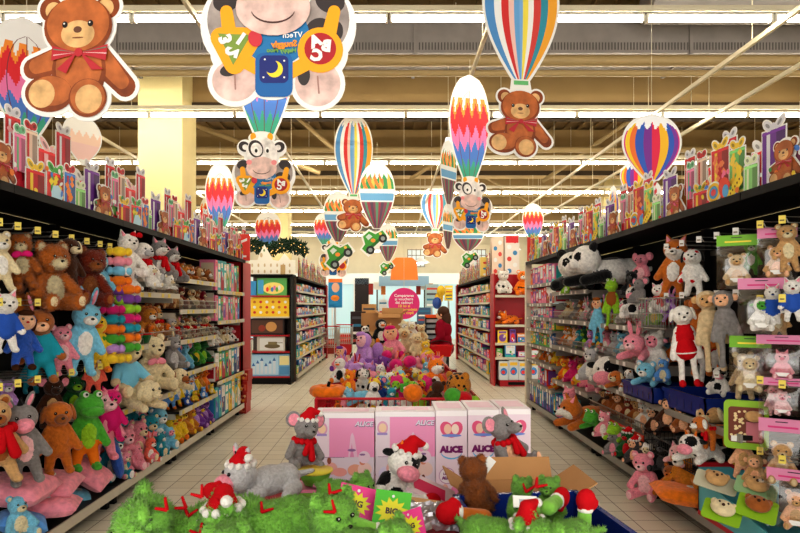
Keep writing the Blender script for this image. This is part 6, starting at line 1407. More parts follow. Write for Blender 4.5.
# ---------------------------------------------------------------- the woman in the dark red coat
def person():
    p0 = at(442, 307, 11.6); ox = p0.x
    coat, hair, skin, trs, shoe = 'wine', 'dark brown', 'skin', 'light grey', 'black'
    P = []
    A = lambda *a, **k: P.append(a)
    S_ = SLOTS
    # facing left (-X) and away; slot a skin, b trousers, c coat, k shoes
    P += [E((0.0, 0, 1.46), (.095, .075, .12), 'a'), E((-.055, 0, 1.43), (.06, .055, .075), 'a'), E((-.11, 0, 1.445), (.018, .014, .022), 'a')]
    P += [Cp((0.0, 0, 1.25), (0.0, 0, 1.4), .05, .048, 'a')]
    P += [E((0.03, 0, 1.16), (.165, .2, .2), 'c'), E((0.03, 0, .95), (.165, .19, .2), 'c'), E((.04, 0, .8), (.2, .22, .17), 'c'), Cp((0, .12, 1.28), (0, -.12, 1.28), .085, .085, 'c')]
    for s in (-1, 1):
        P += [Cp((0, .17 * s, 1.27), (.05, .23 * s, 1.02), .08, .068, 'c'), Cp((.05, .23 * s, 1.02), (-.17, .17 * s, .9), .066, .052, 'c'), E((-.21, .16 * s, .885), (.035, .02, .04), 'a')]
        for f in range(4): P.append(Cp((-.225, .16 * s + (f - 1.5) * .016, .885), (-.265 + .01 * f, .16 * s + (f - 1.5) * .015, .86), .009, .008, 'a'))
        P.append(Cp((-.2, .14 * s, .9), (-.235, .125 * s, .915), .01, .008, 'a'))
        P += [Cp((.02, .09 * s, .78), (.0 - .05 * s, .09 * s, .45), .085, .06, 'b'), Cp((.0 - .05 * s, .09 * s, .45), (.02 - .1 * s, .09 * s, .1), .06, .042, 'b'), E((-.03 - .1 * s, .09 * s, .045), (.12, .045, .045), 'k')]
    me = remesh(P, .013); m = slot_mats('skin', 'light grey', 'wine')
    m[0] = flat('skin', rough=.5); m[1] = fab('light grey')
    for k in range(8): me.materials[k] = m[k]
    o = bpy.data.objects.new('person', me); COL0.objects.link(o); o.location = (ox, 11.6, 0); o.rotation_euler[2] = math.radians(-20)
    tag(o, 'woman in a dark red coat with long dark hair carrying a red shopping basket', 'person')
    b = MB(); hm_ = flat(hair, rough=.5, bump=.5, scale=90)
    b.ell((.03, 0, 1.5), (.12, .11, .12), hm_, None, 16, 12); b.ell((.085, 0, 1.36), (.095, .115, .18), hm_, None, 14, 10); b.ell((.085, 0, 1.22), (.055, .09, .13), hm_, None, 14, 10)
    b.build('hair', o)
    b = MB()
    for s in (-1, 1): b.ell((-.1, .03 * s, 1.465), (.008, .012, .008), flat('dark brown'), None, 8, 6)
    b.build('eyes', o); b = MB(); b.ell((-.108, 0, 1.4), (.01, .022, .008), flat((180, 80, 80)), None, 8, 6); b.build('mouth', o)
    for s in (-1, 1): b = MB(); b.ell((.01, .093 * s, 1.455), (.02, .01, .03), flat('skin')); b.build('ear', o)
    t = root('shopping_basket', (ox - .06, 11.25, .68), 'red plastic shopping basket held by the woman', 'basket', rotz=math.radians(-10)); rb = shiny((214, 30, 40))
    b = MB(); vs = []
    for z, w_, d_ in ((0, .19, .12), (.2, .24, .16)): vs += [(-w_, -d_, z), (w_, -d_, z), (w_, d_, z), (-w_, d_, z)]
    b.add(vs, [(0, 3, 2, 1), (0, 1, 5, 4), (1, 2, 6, 5), (2, 3, 7, 6), (3, 0, 4, 7)], rb); b.build('basket_body', t)
    b = MB(); b.tube([(-.245, -.165, .2), (.245, -.165, .2), (.245, .165, .2), (-.245, .165, .2), (-.245, -.165, .2)], .012, rb); b.build('rim', t)
    b = MB(); b.tube([(-.2, .0, .2), (-.18, .0, .26), (0, .02, .29), (.18, 0, .26), (.2, 0, .2)], .01, paint((40, 30, 30))); b.build('handle', t)
person()
# ---------------------------------------------------------------- red wire bins of the centre aisle and their heap
redw = paint((196, 24, 40))
def bin_(x0, x1, y0, y1, h, lab):
    o = root('wire_bin', (x0, y0, 0), lab, 'bin'); w, d = x1 - x0, y1 - y0; b = MB()
    for z in (.12, h * .6, h): b.tube([(0, 0, z), (w, 0, z), (w, d, z), (0, d, z), (0, 0, z)], .012 if z == h else .008, redw, 6)
    b.build('rim', o); b = MB(); n = int(w / .05)
    for k in range(n + 1): x = w * k / n; b.rod((x, 0, .12), (x, 0, h), .003, redw, 4); b.rod((x, d, .12), (x, d, h), .003, redw, 4)
    n = int(d / .05)
    for k in range(n + 1): y = d * k / n; b.rod((0, y, .12), (0, y, h), .003, redw, 4); b.rod((w, y, .12), (w, y, h), .003, redw, 4)
    b.build('wire_mesh', o)
    MB().box(.01, w - .01, .01, d - .01, .45, .5, paint((150, 120, 90))).build('false_floor', o)
    for x in (0, w):
        for y in (0, d): MB().rod((x, y, 0), (x, y, h), .014, redw, 8).build('leg', o)
    return o
bin_(-.62, .76, 5.1, 6.75, .82, 'nearest red wire bin heaped with bright toys behind the doll cartons')
bin_(-.62, .76, 6.95, 8.6, .82, 'second red wire bin heaped with pink dolls')
bin_(-.35, .72, 8.8, 10.2, .82, 'farthest red wire bin with cream plush and cartons')
HEAP = [
 # nearest bin
 ('bear', 'sit', ('orange', 'yellow'), 349, 382, 5.5, 26, -30, 'orange plush bear behind the orange pumpkin ring', (), 0),
 ('spotted dog', 'sit', ('white', 'white', 'black'), 362, 381, 5.75, 28, 20, 'white plush dog with black spots in the nearest bin', (), 0),
 ('penguin', 'sit', ('white', 'black', 'blue'), 341, 370, 6.1, 26, -20, 'white and black plush with an orange beak, left of the spotted dog', (), 0),
 ('bear', 'lie', ('light blue', 'white'), 357, 394, 5.3, 18, -60, 'light blue plush lying along the front rim of the nearest bin', (), 0),
 ('dog', 'sit', ('white', 'black'), 372, 393, 5.3, 26, 15, 'white dog face with black ears at the front of the bin', (), 0),
 ('elephant', 'sit', ('blue', 'sky blue'), 383, 390, 5.5, 24, 0, 'blue plush elephant right of the black eared dog', (), 0),
 ('bear', 'sit', ('teal', 'white'), 390, 397, 5.3, 22, 10, 'teal plush low at the front of the nearest bin', (), 0),
 ('bear', 'sit', ('white', 'yellow'), 393, 383, 5.8, 24, 10, 'white plush with yellow muzzle behind the blue elephant', (), 0),
 ('cat', 'sit', ('white', 'pink'), 384, 374, 6.3, 22, 0, 'small white cat at the back of the nearest bin', (), 1),
 ('duck', 'sit', ('lime', 'yellow'), 403, 389, 5.4, 26, 10, 'lime plush duck with a green flower, centre of the nearest bin', (), 0),
 ('bear', 'sit', ('red brown', 'orange'), 409, 379, 5.9, 22, 0, 'red brown plush above the orange ball', (), 1),
 ('bear', 'lie', ('white', 'pink'), 404, 402, 5.2, 12, -40, 'white plush lying at the bin rim below the lime duck', (), 1),
 ('fox', 'sit', ('orange', 'white'), 432, 376, 5.7, 40, 25, 'orange and white plush fox rising out of the nearest bin', (), 0),
 ('fox', 'lie', ('salmon', 'orange'), 444, 377, 6.1, 17, 60, 'salmon orange plush lying right of the fox', (), 0),
 ('bear', 'sit', ('dark brown', 'tan'), 432, 394, 5.25, 30, 160, 'dark brown plush head seen from behind at the front of the bin', (), 0),
 ('bear', 'lie', ('tan', 'cream'), 443, 402, 5.2, 16, 70, 'tan plush body lying right of the dark brown head', (), 1),
 ('leopard', 'ball', ('golden', 'white'), 459, 385, 5.5, 26, 140, 'golden leopard spotted round plush at the right of the bin', (), 0),
 ('bear', 'sit', ('dark red', 'white'), 455, 376, 5.9, 14, 0, 'dark red and white plush behind the leopard ball', (), 1),
 ('bear', 'sit', ('orange', 'red'), 420, 391, 5.6, 22, 0, 'orange plush left of the dark brown head', (), 1),
 ('bear', 'sit', ('orange', 'brown'), 338, 404, 5.25, 14, 0, 'orange striped plush inside the left corner of the bin', (), 1),
 ('bear', 'sit', ('red', 'dark red'), 327, 404, 5.25, 14, 0, 'red plush inside the left corner of the bin', (), 1),
 ('bear', 'sit', ('beige', 'tan'), 372, 404, 5.4, 14, 0, 'beige plush behind the bin wires', (), 1),
 # second bin
 ('doll', 'sit', ('pink', 'peach', 'purple'), 342, 358, 7.2, 26, -30, 'pink doll with purple hood at the left of the second bin', (), 0),
 ('doll', 'sit', ('lilac', 'pale pink', 'lilac'), 366, 350, 7.4, 38, -40, 'lilac fairy doll with wings in the second bin', ('wings', 'skirt'), 0),
 ('bear', 'lie', ('purple', 'lilac'), 378, 362, 7.2, 22, 50, 'purple plush lying right of the fairy doll', (), 0),
 ('bunny', 'lie', ('lilac', 'pale pink'), 351, 366, 7.0, 16, -50, 'lilac rabbit lying below the fairy doll', (), 1),
 ('doll', 'sit', ('pink', 'peach', 'magenta'), 394, 343, 7.5, 36, 0, 'pink hooded doll with magenta shoes high in the second bin', (), 0),
 ('bear', 'sit', ('tan', 'cream'), 384, 357, 7.3, 22, 0, 'tan plush between the fairy doll and the magenta balls', (), 1),
 ('lamb', 'sit', ('cream', 'tan'), 409, 340, 8.0, 26, 0, 'cream curly plush right of the pink hooded doll', (), 0),
 ('lamb', 'sit', ('cream', 'beige'), 417, 345, 7.6, 24, 10, 'second cream curly plush nearer the yellow one', (), 0),
 ('bear', 'sit', ('yellow', 'cream'), 428, 350, 7.5, 20, 0, 'pale yellow plush beside the woman in red', (), 1),
 ('doll', 'lie', ('pink', 'peach', 'yellow'), 421, 360, 7.3, 20, 50, 'pink doll lying at the right of the second bin', (), 0),
 ('bear', 'sit', ('salmon', 'pale pink'), 432, 361, 7.1, 16, 0, 'salmon plush at the right rim of the second bin', (), 1),
 ('bunny', 'sit', ('light blue', 'white'), 424, 370, 7.0, 18, 0, 'light blue rabbit low at the right of the second bin', (), 1),
 ('bear', 'sit', ('lilac', 'white'), 410, 371, 7.0, 18, 0, 'lilac striped plush in the middle of the second bin', (), 1),
 ('cat', 'sit', ('white', 'teal'), 397, 377, 6.6, 16, 0, 'white cat with teal collar between the two bins', (), 1),
 ('bear', 'lie', ('magenta', 'pink'), 386, 371, 7.0, 10, 40, 'magenta plush lying near the second bin rim', (), 1),
 # back bin
 ('panda', 'sit', ('white', 'white'), 367, 334, 9.2, 18, 0, 'small panda in the farthest bin', (), 1),
 ('penguin', 'sit', ('black', 'white'), 380, 331, 9.0, 26, 20, 'black and white penguin in the farthest bin', (), 0),
 ('lamb', 'sit', ('cream', 'white'), 402, 330, 9.1, 20, 0, 'cream lamb above the pink hooded doll', (), 1),
 ('lamb', 'sit', ('white', 'cream'), 413, 331, 9.3, 20, 0, 'white lamb in the farthest bin', (), 1),
 ('bear', 'sit', ('cream', 'tan'), 422, 333, 9.0, 18, 0, 'cream bear at the right of the farthest bin', (), 1),
 ('bear', 'sit', ('golden', 'cream'), 391, 332, 9.4, 18, 0, 'golden bear behind the pink hooded doll', (), 1),
]
for sp, po, cols, x, y, Y, hp, rz, lab, ac, lod in HEAP:
    toyp(sp, po, cols, x, y, Y, hp, rz, lab, acc=ac, lod=lod, tilt=(rnd.uniform(-8, 8), rnd.uniform(-14, 14)))
# filler toys underneath the heaps
fc = ['pink', 'white', 'cream', 'lilac', 'light blue', 'orange', 'yellow', 'tan', 'magenta', 'brown', 'lime', 'red']
fs_ = ['bear', 'bunny', 'dog', 'cat', 'lamb', 'duck']
k = 0
for (xa, xb, ya, yb, z, nx, ny, wh) in ((-.5, .64, 5.25, 6.6, .52, 5, 5, 'nearest'), (-.48, .62, 7.1, 8.45, .52, 5, 5, 'second'), (-.25, .6, 8.95, 10.05, .55, 4, 4, 'farthest')):
    for i in range(nx):
        for j in range(ny):
            mid = 1 - abs((i + .5) / nx * 2 - 1)
            for lay in range(2 if (mid > .1 and wh != 'nearest') or mid > .5 else 1):
                hgt = {'nearest': 0.12, 'second': .2, 'farthest': .24}[wh] * lay
                toy(fs_[k % 6], ('sit', 'lie')[k % 2], (fc[(k * 5) % 12], fc[(k * 5 + 2) % 12]), (xa + (xb - xa) * (i + .5) / nx + rnd.uniform(-.04, .04), ya + (yb - ya) * (j + .5) / ny + rnd.uniform(-.04, .04), z + hgt + .05 * mid), .32, rnd.uniform(-70, 70),
                    '%s plush %s buried in the %s bin, %s row back, %s across, %s layer' % (fc[(k * 5) % 12], fs_[k % 6], wh, ORD[j], ORD[i], ('lower', 'upper')[lay]), lod=2, tilt=(rnd.uniform(-25, 25), rnd.uniform(-25, 25)))
                k += 1
def ball(x, y, Y, rp, c, lab, name='plush_ball', leaf=None):
    r_ = rp * Y / 600; o = MB().ell((0, 0, 0), (r_, r_, r_ * .92), plush(c), None, 18, 12).build(name, loc=at(x, y, Y)); tag(o, lab, 'stuffed toy')
    if leaf: MB().rod((0, 0, r_ * .85), (r_ * .2, 0, r_ * 1.15), r_ * .1, plush(leaf), 6).build('stalk', o)
    return o
for a in ((396, 365, 6.95, 7, 'magenta', 'largest magenta plush ball in the second bin'), (387, 355, 7.1, 5.5, 'magenta', 'magenta ball left under the hooded doll'), (399, 373, 6.9, 5, 'magenta', 'lowest magenta ball in the second bin'), (410, 362, 7.0, 7, 'magenta', 'magenta ball right of the largest one'), (437, 360, 7.1, 5, 'magenta', 'magenta ball at the right edge beside the woman')): ball(*a)
ball(413, 393, 5.1, 10, 'orange', 'orange red plush apple in the nearest bin', 'plush_fruit', 'green'); ball(453, 396, 5.1, 9, 'green', 'green plush apple at the right of the bin', 'plush_fruit', 'brown'); ball(464, 399, 5.1, 8.5, 'red', 'red plush apple beside the green one', 'plush_fruit', 'green'); ball(474, 402, 5.12, 7, 'lime', 'lime plush apple at the bin corner', 'plush_fruit', 'brown')
b = MB(); 
for t in range(5): a = t * 2 * PI / 5; b.ell((.03 * math.cos(a), 0, .03 * math.sin(a)), (.022, .012, .022), plush('green'))
b.ell((0, -.01, 0), .015, plush('white')); tag(b.build('felt_flower', loc=at(405, 388, 5.2)), 'green felt flower on the lime duck', 'flower')
# pumpkin ring
b = MB(); vs = []; N1, N2 = 28, 12; R0, R1 = .085, .045
for i in range(N1):
    for j in range(N2):
        a, c = 2 * PI * i / N1, 2 * PI * j / N2; rr_ = R1 * (1 + .08 * math.cos(8 * a)); vs.append(((R0 + rr_ * math.cos(c)) * math.cos(a), (R0 + rr_ * math.cos(c)) * math.sin(a), rr_ * math.sin(c)))
b.add(vs, [(i*N2+j, ((i+1)%N1)*N2+j, ((i+1)%N1)*N2+(j+1)%N2, i*N2+(j+1)%N2) for i in range(N1) for j in range(N2)], plush('orange'), True); b.ell((0, 0, 0), (.07, .07, .03), plush('orange'))
o = tag(b.build('plush_pumpkin', loc=at(328, 391, 5.3)), 'orange plush pumpkin ring with a black stalk at the left of the bin', 'stuffed toy'); MB().rod((0, 0, .03), (.01, 0, .075), .012, plush('black'), 8).build('stalk', o); o.scale = (1.25, 1.25, 1.1)
# brown cartons on the far bin
def carton(x, y, Y, w, h, d, rz, lab, open_=True):
    m = flat((190, 144, 96), rough=.85, var=.05, scale=8, name='cardboard'); m2 = flat((160, 116, 74), rough=.85)
    p = at(x, y, Y); o = root('cardboard_carton', p, lab, 'box', rotz=rz)
    b = MB(); b.box(-w/2, w/2, -d/2, -d/2 + .006, 0, h, m); b.box(-w/2, w/2, d/2 - .006, d/2, 0, h, m); b.box(-w/2, -w/2 + .006, -d/2, d/2, 0, h, m); b.box(w/2 - .006, w/2, -d/2, d/2, 0, h, m); b.box(-w/2, w/2, -d/2, d/2, 0, .006, m2); b.build('carton_body', o)
    for s in (-1, 1):
        if open_: b = MB(); T = Matrix.Translation((0, s * d / 2, h)) @ Matrix.Rotation(-s * (.5 if s > 0 else 2.2), 4, 'X'); b.box(-w/2, w/2, -.003, .003, 0, d * .36, m, T); b.build('flap', o)
        if open_: b = MB(); T = Matrix.Translation((s * w / 2, 0, h)) @ Matrix.Rotation(s * 1.0, 4, 'Y'); b.box(-.003, .003, -d/2, d/2, 0, w * .3, m, T); b.build('flap', o)
    return o
carton(370, 331, 10.0, .28, .3, .28, .1, 'small brown carton standing left on the far heap', False); carton(391, 332, 9.9, .36, .3, .3, -.15, 'open brown carton below the magenta sign')

# ---------------------------------------------------------------- doll cartons
TABLE = root('display_table', (-.75, 1.2, 0), 'low display table draped under the doll cartons and plush heap', 'table')
MB().box(0, 1.55, 0, 2.75, .46, .5, flat((150, 30, 44), rough=.7)).build('table_top', TABLE)
for x in (.03, 1.47):
    for y in (.03, 2.67): MB().box(x, x + .05, y, y + .05, 0, .46, paint((60, 60, 60))).build('leg', TABLE)
PKc, PKl, PUR_ = (240, 150, 186), (246, 222, 230), (120, 40, 120)
def doll_front(p, w, h, d, lab, rz=0):
    o = root('doll_carton', p, lab, 'box', rotz=rz)
    b = MB(); b.box(0, w, 0, d, 0, h, prt((240, 226, 232))); b.build('carton_body', o)
    b = MB(); e = .0008
    b.rect(0, w, 0, h, -e, prt((226, 216, 226))); b.rect(.24 * w, w, .5 * h, .94 * h, -2 * e, prt((240, 160, 198))); b.poly([(.24 * w, .5 * h), (w, .5 * h), (w, .62 * h), (.8 * w, .56 * h), (.5 * w, .6 * h)], -3 * e, prt((240, 160, 200)))
    b.rect(0, .24 * w, .5 * h, .94 * h, -2 * e, prt((238, 224, 232))); b.disc(.12 * w, .82 * h, .09 * w, .075 * h, -3 * e, prt((226, 170, 200))); b.disc(.12 * w, .82 * h, .065 * w, .05 * h, -4 * e, prt((246, 214, 180))); b.rect(.03 * w, .2 * w, .74 * h, .765 * h, -5 * e, prt((170, 150, 210)))
    b.text('ALICE', .115 * w, .83 * w, .87 * h, -4 * e, prt((120, 100, 130)), bold=.002, shear=.2); b.text('ALICE', .115 * w, .825 * w, .875 * h, -5 * e, prt((230, 226, 236)), bold=.001, shear=.2)
    # canopy cot
    b.poly([(.56 * w, .5 * h), (.6 * w, .74 * h), (.63 * w, .78 * h), (.66 * w, .74 * h), (.72 * w, .5 * h)], -4 * e, prt((238, 200, 220))); b.poly([(.59 * w, .5 * h), (.62 * w, .66 * h), (.66 * w, .5 * h)], -5 * e, prt((226, 150, 190)))
    b.disc(.62 * w, .58 * h, .07 * w, .015 * h, -6 * e, prt((150, 110, 160))); b.disc(.83 * w, .5 * h, .1 * w, .07 * h, -4 * e, prt((238, 214, 228))); b.disc(.8 * w, .53 * h, .05 * w, .012 * h, -5 * e, prt((150, 110, 160)))
    for x, z, rx, rz_, c in ((.28, .37, .1, .07, (232, 180, 170)), (.17, .3, .12, .09, (220, 214, 236)), (.24, .46, .035, .04, (150, 90, 70)), (.42, .33, .12, .05, (236, 170, 160)), (.68, .35, .13, .07, (236, 176, 150)), (.84, .36, .12, .08, (240, 210, 200)), (.8, .44, .05, .03, (220, 150, 120))): b.disc(x * w, z * h, rx * w, rz_ * h, -3 * e - .0004 * z, prt(c), n=18)
    b.rect(.04 * w, .5 * w, .495 * h, .5 * h, -5 * e, prt((150, 110, 150)))
    b.rect(0, w, 0, .04 * h, -4 * e, prt((232, 90, 170))); b.disc(.8 * w, .16 * h, .07 * w, .12 * h, -5 * e, prt((214, 160, 130))); b.disc(.8 * w, .27 * h, .03 * w, .03 * h, -6 * e, prt((120, 60, 50)))
    b.rect(0, w, .945 * h, h, -3 * e, prt((250, 246, 246))); b.build('front_print', o)
    top_print(o, w, d, h); return o
def top_print(o, w, d, h):
    b = MB(); vs = [(.0, 0, h + .001), (w, 0, h + .001), (w, d, h + .001), (0, d, h + .001)]; b.add(vs, [(0, 1, 2, 3)], prt((246, 236, 240)))
    b.add([(.1 * w, .2 * d, h + .002), (.9 * w, .2 * d, h + .002), (.9 * w, .8 * d, h + .002), (.1 * w, .8 * d, h + .002)], [(0, 1, 2, 3)], prt((244, 206, 222))); b.build('top_print', o)
def doll_side(p, w, h, d, lab):
    o = root('doll_carton', p, lab, 'box'); b = MB(); b.box(0, w, 0, d, 0, h, prt((240, 226, 232))); b.build('carton_body', o)
    b = MB(); e = .0008
    b.rect(0, w, 0, h, -e, prt((242, 222, 232))); b.rect(0, w, .94 * h, h, -2 * e, prt((252, 246, 246)))
    for s in (-1, 1): b.disc((.5 + .15 * s) * w, .8 * h, .2 * w, .085 * h, -3 * e, prt((232, 100, 140)), -.5 * s)
    b.disc(.5 * w, .755 * h, .2 * w, .05 * h, -3 * e, prt((232, 100, 140))); b.disc(.38 * w, .8 * h, .12 * w, .055 * h, -4 * e, prt((244, 200, 176))); b.disc(.62 * w, .8 * h, .12 * w, .055 * h, -4 * e, prt((250, 226, 210)))
    b.disc(.5 * w, .73 * h, .32 * w, .016 * h, -5 * e, prt((120, 150, 220)))
    b.text('ALiCE', .27 * w, .5 * w, .575 * h, -3 * e, prt((130, 34, 110)), bold=.004)
    pts = [(w * (.5 + .34 * math.cos(t)), h * (.56 - .075 * math.sin(t))) for t in [.2 + k * (PI - .4) / 10 for k in range(11)]]; b.poly(pts + [(x, z - .016 * h) for x, z in pts[::-1]], -3 * e, prt((110, 190, 230)))
    b.disc(.36 * w, .29 * h, .26 * w, .09 * h, -3 * e, prt((200, 150, 190))); b.disc(.36 * w, .29 * h, .24 * w, .08 * h, -4 * e, prt((246, 236, 240))); b.text('LUXE', .1 * w, .36 * w, .31 * h, -5 * e, prt((130, 50, 120)), bold=.001); b.text('ALICE', .12 * w, .36 * w, .265 * h, -5 * e, prt((130, 50, 120)), bold=.002)
    b.disc(.3 * w, .12 * h, .12 * w, .08 * h, -3 * e, prt((236, 180, 160)), n=16); b.disc(.65 * w, .13 * h, .16 * w, .06 * h, -3 * e, prt((232, 140, 180)), n=16)
    b.build('front_print', o); top_print(o, w, d, h); return o
YB_ = 3.4
a = at(315, 413, YB_); H_ = a.z - .5
doll_front((a.x, YB_, .5), .336, H_, .18, 'pink doll carton with cot picture, left of the two wide ones'); a = at(375.5, 411, YB_); doll_front((a.x, YB_, .5), .338, H_ + .008, .18, 'pink doll carton with cot picture, right of the two wide ones')
for k, x in enumerate((435.5, 467.5, 499.5)):
    a = at(x, 410 - k * .6, YB_); doll_side((a.x, YB_ - .02 + .01 * k, .5), .176, a.z - .5, .34, 'narrow white doll carton lettered in purple, %s of three' % ('leftmost', 'middle', 'rightmost')[k])
# ---------------------------------------------------------------- front heap
FG = [
 ('mouse', 'sit', ('grey', 'grey'), 300, 441, 3.15, 56, 28, 'grey plush mouse with santa hat and red scarf by the left doll carton', ('hat', 'scarf'), (0, 8)),
 ('mouse', 'sit', ('grey', 'peach'), 512, 440, 3.1, 60, 48, 'grey plush mouse with pink ears and a red scarf before the right cartons', ('scarf',), (-12, -12)),
 ('cow', 'sit', ('white', 'peach'), 384, 476, 2.7, 76, 28, 'white plush cow with black patches and a santa hat', ('hat',), (10, 16)),
 ('donkey', 'lie', ('light grey', 'peach'), 262, 474, 2.7, 50, -50, 'light grey plush donkey in a santa hat lying left of the heap', ('hat',), (0, 0)),
 ('bear', 'sit', ('brown', 'tan'), 478, 486, 2.4, 58, 165, 'brown plush bear seen from behind in the open carton', (), (20, 10)),
]
for sp, po, cols, x, y, Y, hp, rz, lab, ac, tl in FG:
    toyp(sp, po, cols, x, y, Y, hp, rz, lab, acc=ac, lod=0, tilt=tl, shag=(cols[0] == 'brown'))
toyp('bear', 'hang', ('grey', 'peach', 'red'), 222, 497, 2.5, 40, -60, 'grey plush arm and red mitten sticking up beside the green toys', (), lod=0, tilt=(-30, 40)) if 0 else None
def mitten(x, y, Y, s, lab, arm='brown', rot=(0, 0, 0)):
    o = root('plush_glove', at(x, y, Y), lab, 'stuffed toy'); o.rotation_euler = rot
    me = remesh([Cp((0, 0, 0), (0, 0, .55 * s), .2 * s, .17 * s, 'a')], .02 * s * 2, 'sleeve'); 
    q = bpy.data.objects.new('sleeve', me); COL0.objects.link(q); q.parent = o
    for k, m in enumerate(slot_mats(arm, 'cream', 'red')): me.materials[k] = m
    me = remesh([E((0, 0, .82 * s), (.27 * s, .2 * s, .3 * s), 'r'), E((.24 * s, 0, .7 * s), (.1 * s, .1 * s, .18 * s), 'r', (0, .6, 0)), E((0, 0, .55 * s), (.22 * s, .2 * s, .07 * s), 'w')], .02 * s * 2, 'mitten')
    for k, m in enumerate(slot_mats(arm, 'cream', 'red')): me.materials[k] = m
    q = bpy.data.objects.new('mitten', me); COL0.objects.link(q); q.parent = o
    return o
mitten(238, 502, 2.35, .13, 'red mitten on a grey plush arm at the left of the green heap', 'grey', (0, -1.1, .2))
mitten(300, 520, 1.95, .16, 'red mitten lying across the middle of the green heap', 'bright green', (0, 1.5, -.3))
mitten(350, 524, 1.85, .15, 'red mitten in front of the bright cards', 'bright green', (0, 1.9, .1))
mitten(408, 500, 2.65, .14, 'red foot of the white cow', 'white', (0, 1.7, .3))
mitten(583, 532, 2.0, .13, 'upright red mitten at the right of the green heap', 'bright green', (0, .1, .2))
mitten(548, 508, 2.05, .14, 'dark red mitten on the right green toy', 'bright green', (0, 1.5, .9))
mitten(484, 518, 2.15, .16, 'red and white mitten below the brown bear', 'orange brown', (0, -1.4, .1))
GREEN = [(200, 520, 1.95, 92, -70, 'lie', (), 'shaggy green plush at the far left of the front heap'), (165, 536, 1.8, 60, -40, 'sit', (), 'shaggy green plush in the lower left corner of the heap'), (262, 517, 1.95, 70, -60, 'lie', ('hat',), 'shaggy green plush in a santa hat, left centre of the heap'), (318, 515, 1.95, 66, 40, 'lie', (), 'shaggy green plush lying under the white cow'),
 (230, 540, 1.7, 60, 10, 'lie', (), 'shaggy green plush lowest at the left'), (345, 488, 2.55, 38, 60, 'lie', (), 'shaggy green plush behind the bright cards'), (375, 540, 1.75, 56, 60, 'lie', (), 'shaggy green plush in front of the bright cards'),
 (517, 500, 2.25, 46, 20, 'sit', (), 'shaggy green plush deep in the open carton'), (552, 498, 2.2, 44, -30, 'sit', (), 'shaggy green plush at the back right of the open carton'), (508, 530, 1.9, 58, 50, 'lie', ('hat',), 'shaggy green plush in front of the brown bear'), (556, 536, 1.85, 60, -50, 'lie', (), 'shaggy green plush at the right front of the heap')]
for x, y, Y, hp, rz, po, ac, lab in GREEN:
    toyp('bear', po, ('bright green', 'bright green'), x, y, Y, hp, rz, lab, acc=ac, lod=1, shag=True, tilt=(rnd.uniform(-10, 10), rnd.uniform(-12, 12)), name='plush_monster')
# red felt ribbons on the green toys, resting on the fur
bpy.context.view_layer.update()
def surf(x, y, Y):
    d = (at(x, y, 1.0) - Vector((0, 0, 1.6))).normalized()
    ok, loc, n, i, ob, m = S.ray_cast(bpy.context.evaluated_depsgraph_get(), Vector((0, 0, 1.6)), d)
    return loc - d * .008 if ok and loc.y < 3.0 else at(x, y, Y)
for k, (x, y, Y) in enumerate(((167, 510, 1.7), (188, 516, 1.68), (186, 508, 1.72), (262, 512, 1.8), (202, 497, 1.8), (200, 535, 1.6), (536, 487, 2.05), (526, 492, 2.0), (330, 494, 1.8), (335, 512, 1.85))):
    b = MB(); r_ = fab('red')
    for s in (-1, 1): b.rod((0, 0, 0), (.022 * s + .004, 0, .03), .006, r_, 6, .004)
    o = tag(b.build('felt_ribbon', loc=surf(x, y, Y)), 'small red felt ribbon on the green toys, %s' % ['leftmost', 'second, low at the left', 'crossing pair at the left', 'beside the santa hat', 'topmost on the left toy', 'lowest at the left', 'highest on the right toy', 'left of the highest right one', 'near the bright cards', 'right of the middle'][k], 'ribbon'); o.rotation_euler = (.2, rnd.uniform(-1, 1), 0)
# bright cards
def card(x, y, Y, w, h, c, rot, lab, star, txt):
    o = root('swing_card', at(x, y, Y), lab, 'card'); o.rotation_euler = rot
    b = MB(); b.rect(-w/2, w/2, -h/2, h/2, 0, prt(c), th=.002); pts = []
    for k in range(24): a = k * PI / 12; r_ = (.42 if k % 2 else .27) * min(w, h); pts.append((r_ * 1.2 * math.cos(a), -.1 * h + r_ * math.sin(a)))
    b.poly(pts, -.001, prt(star)); b.text(txt, w * .22, 0, -.1 * h, -.002, prt((60, 30, 60)), bold=.001); b.disc(0, .34 * h, .04 * w, .04 * w, -.001, WH); b.build('card', o); return o
card(357, 501, 2.2, .14, .11, (240, 70, 150), (-.5, .25, .1), 'pink swing card with a yellow burst lettered BIG', (236, 230, 50), 'BIG')
card(392, 508, 2.15, .13, .12, (90, 200, 60), (-.5, .1, -.1), 'green swing card with a yellow burst right of the pink one', (236, 230, 50), 'BIG')
card(410, 524, 2.0, .1, .09, (240, 70, 150), (-.5, -.4, -.3), 'small pink swing card below the green one', (236, 230, 50), 'BIG')
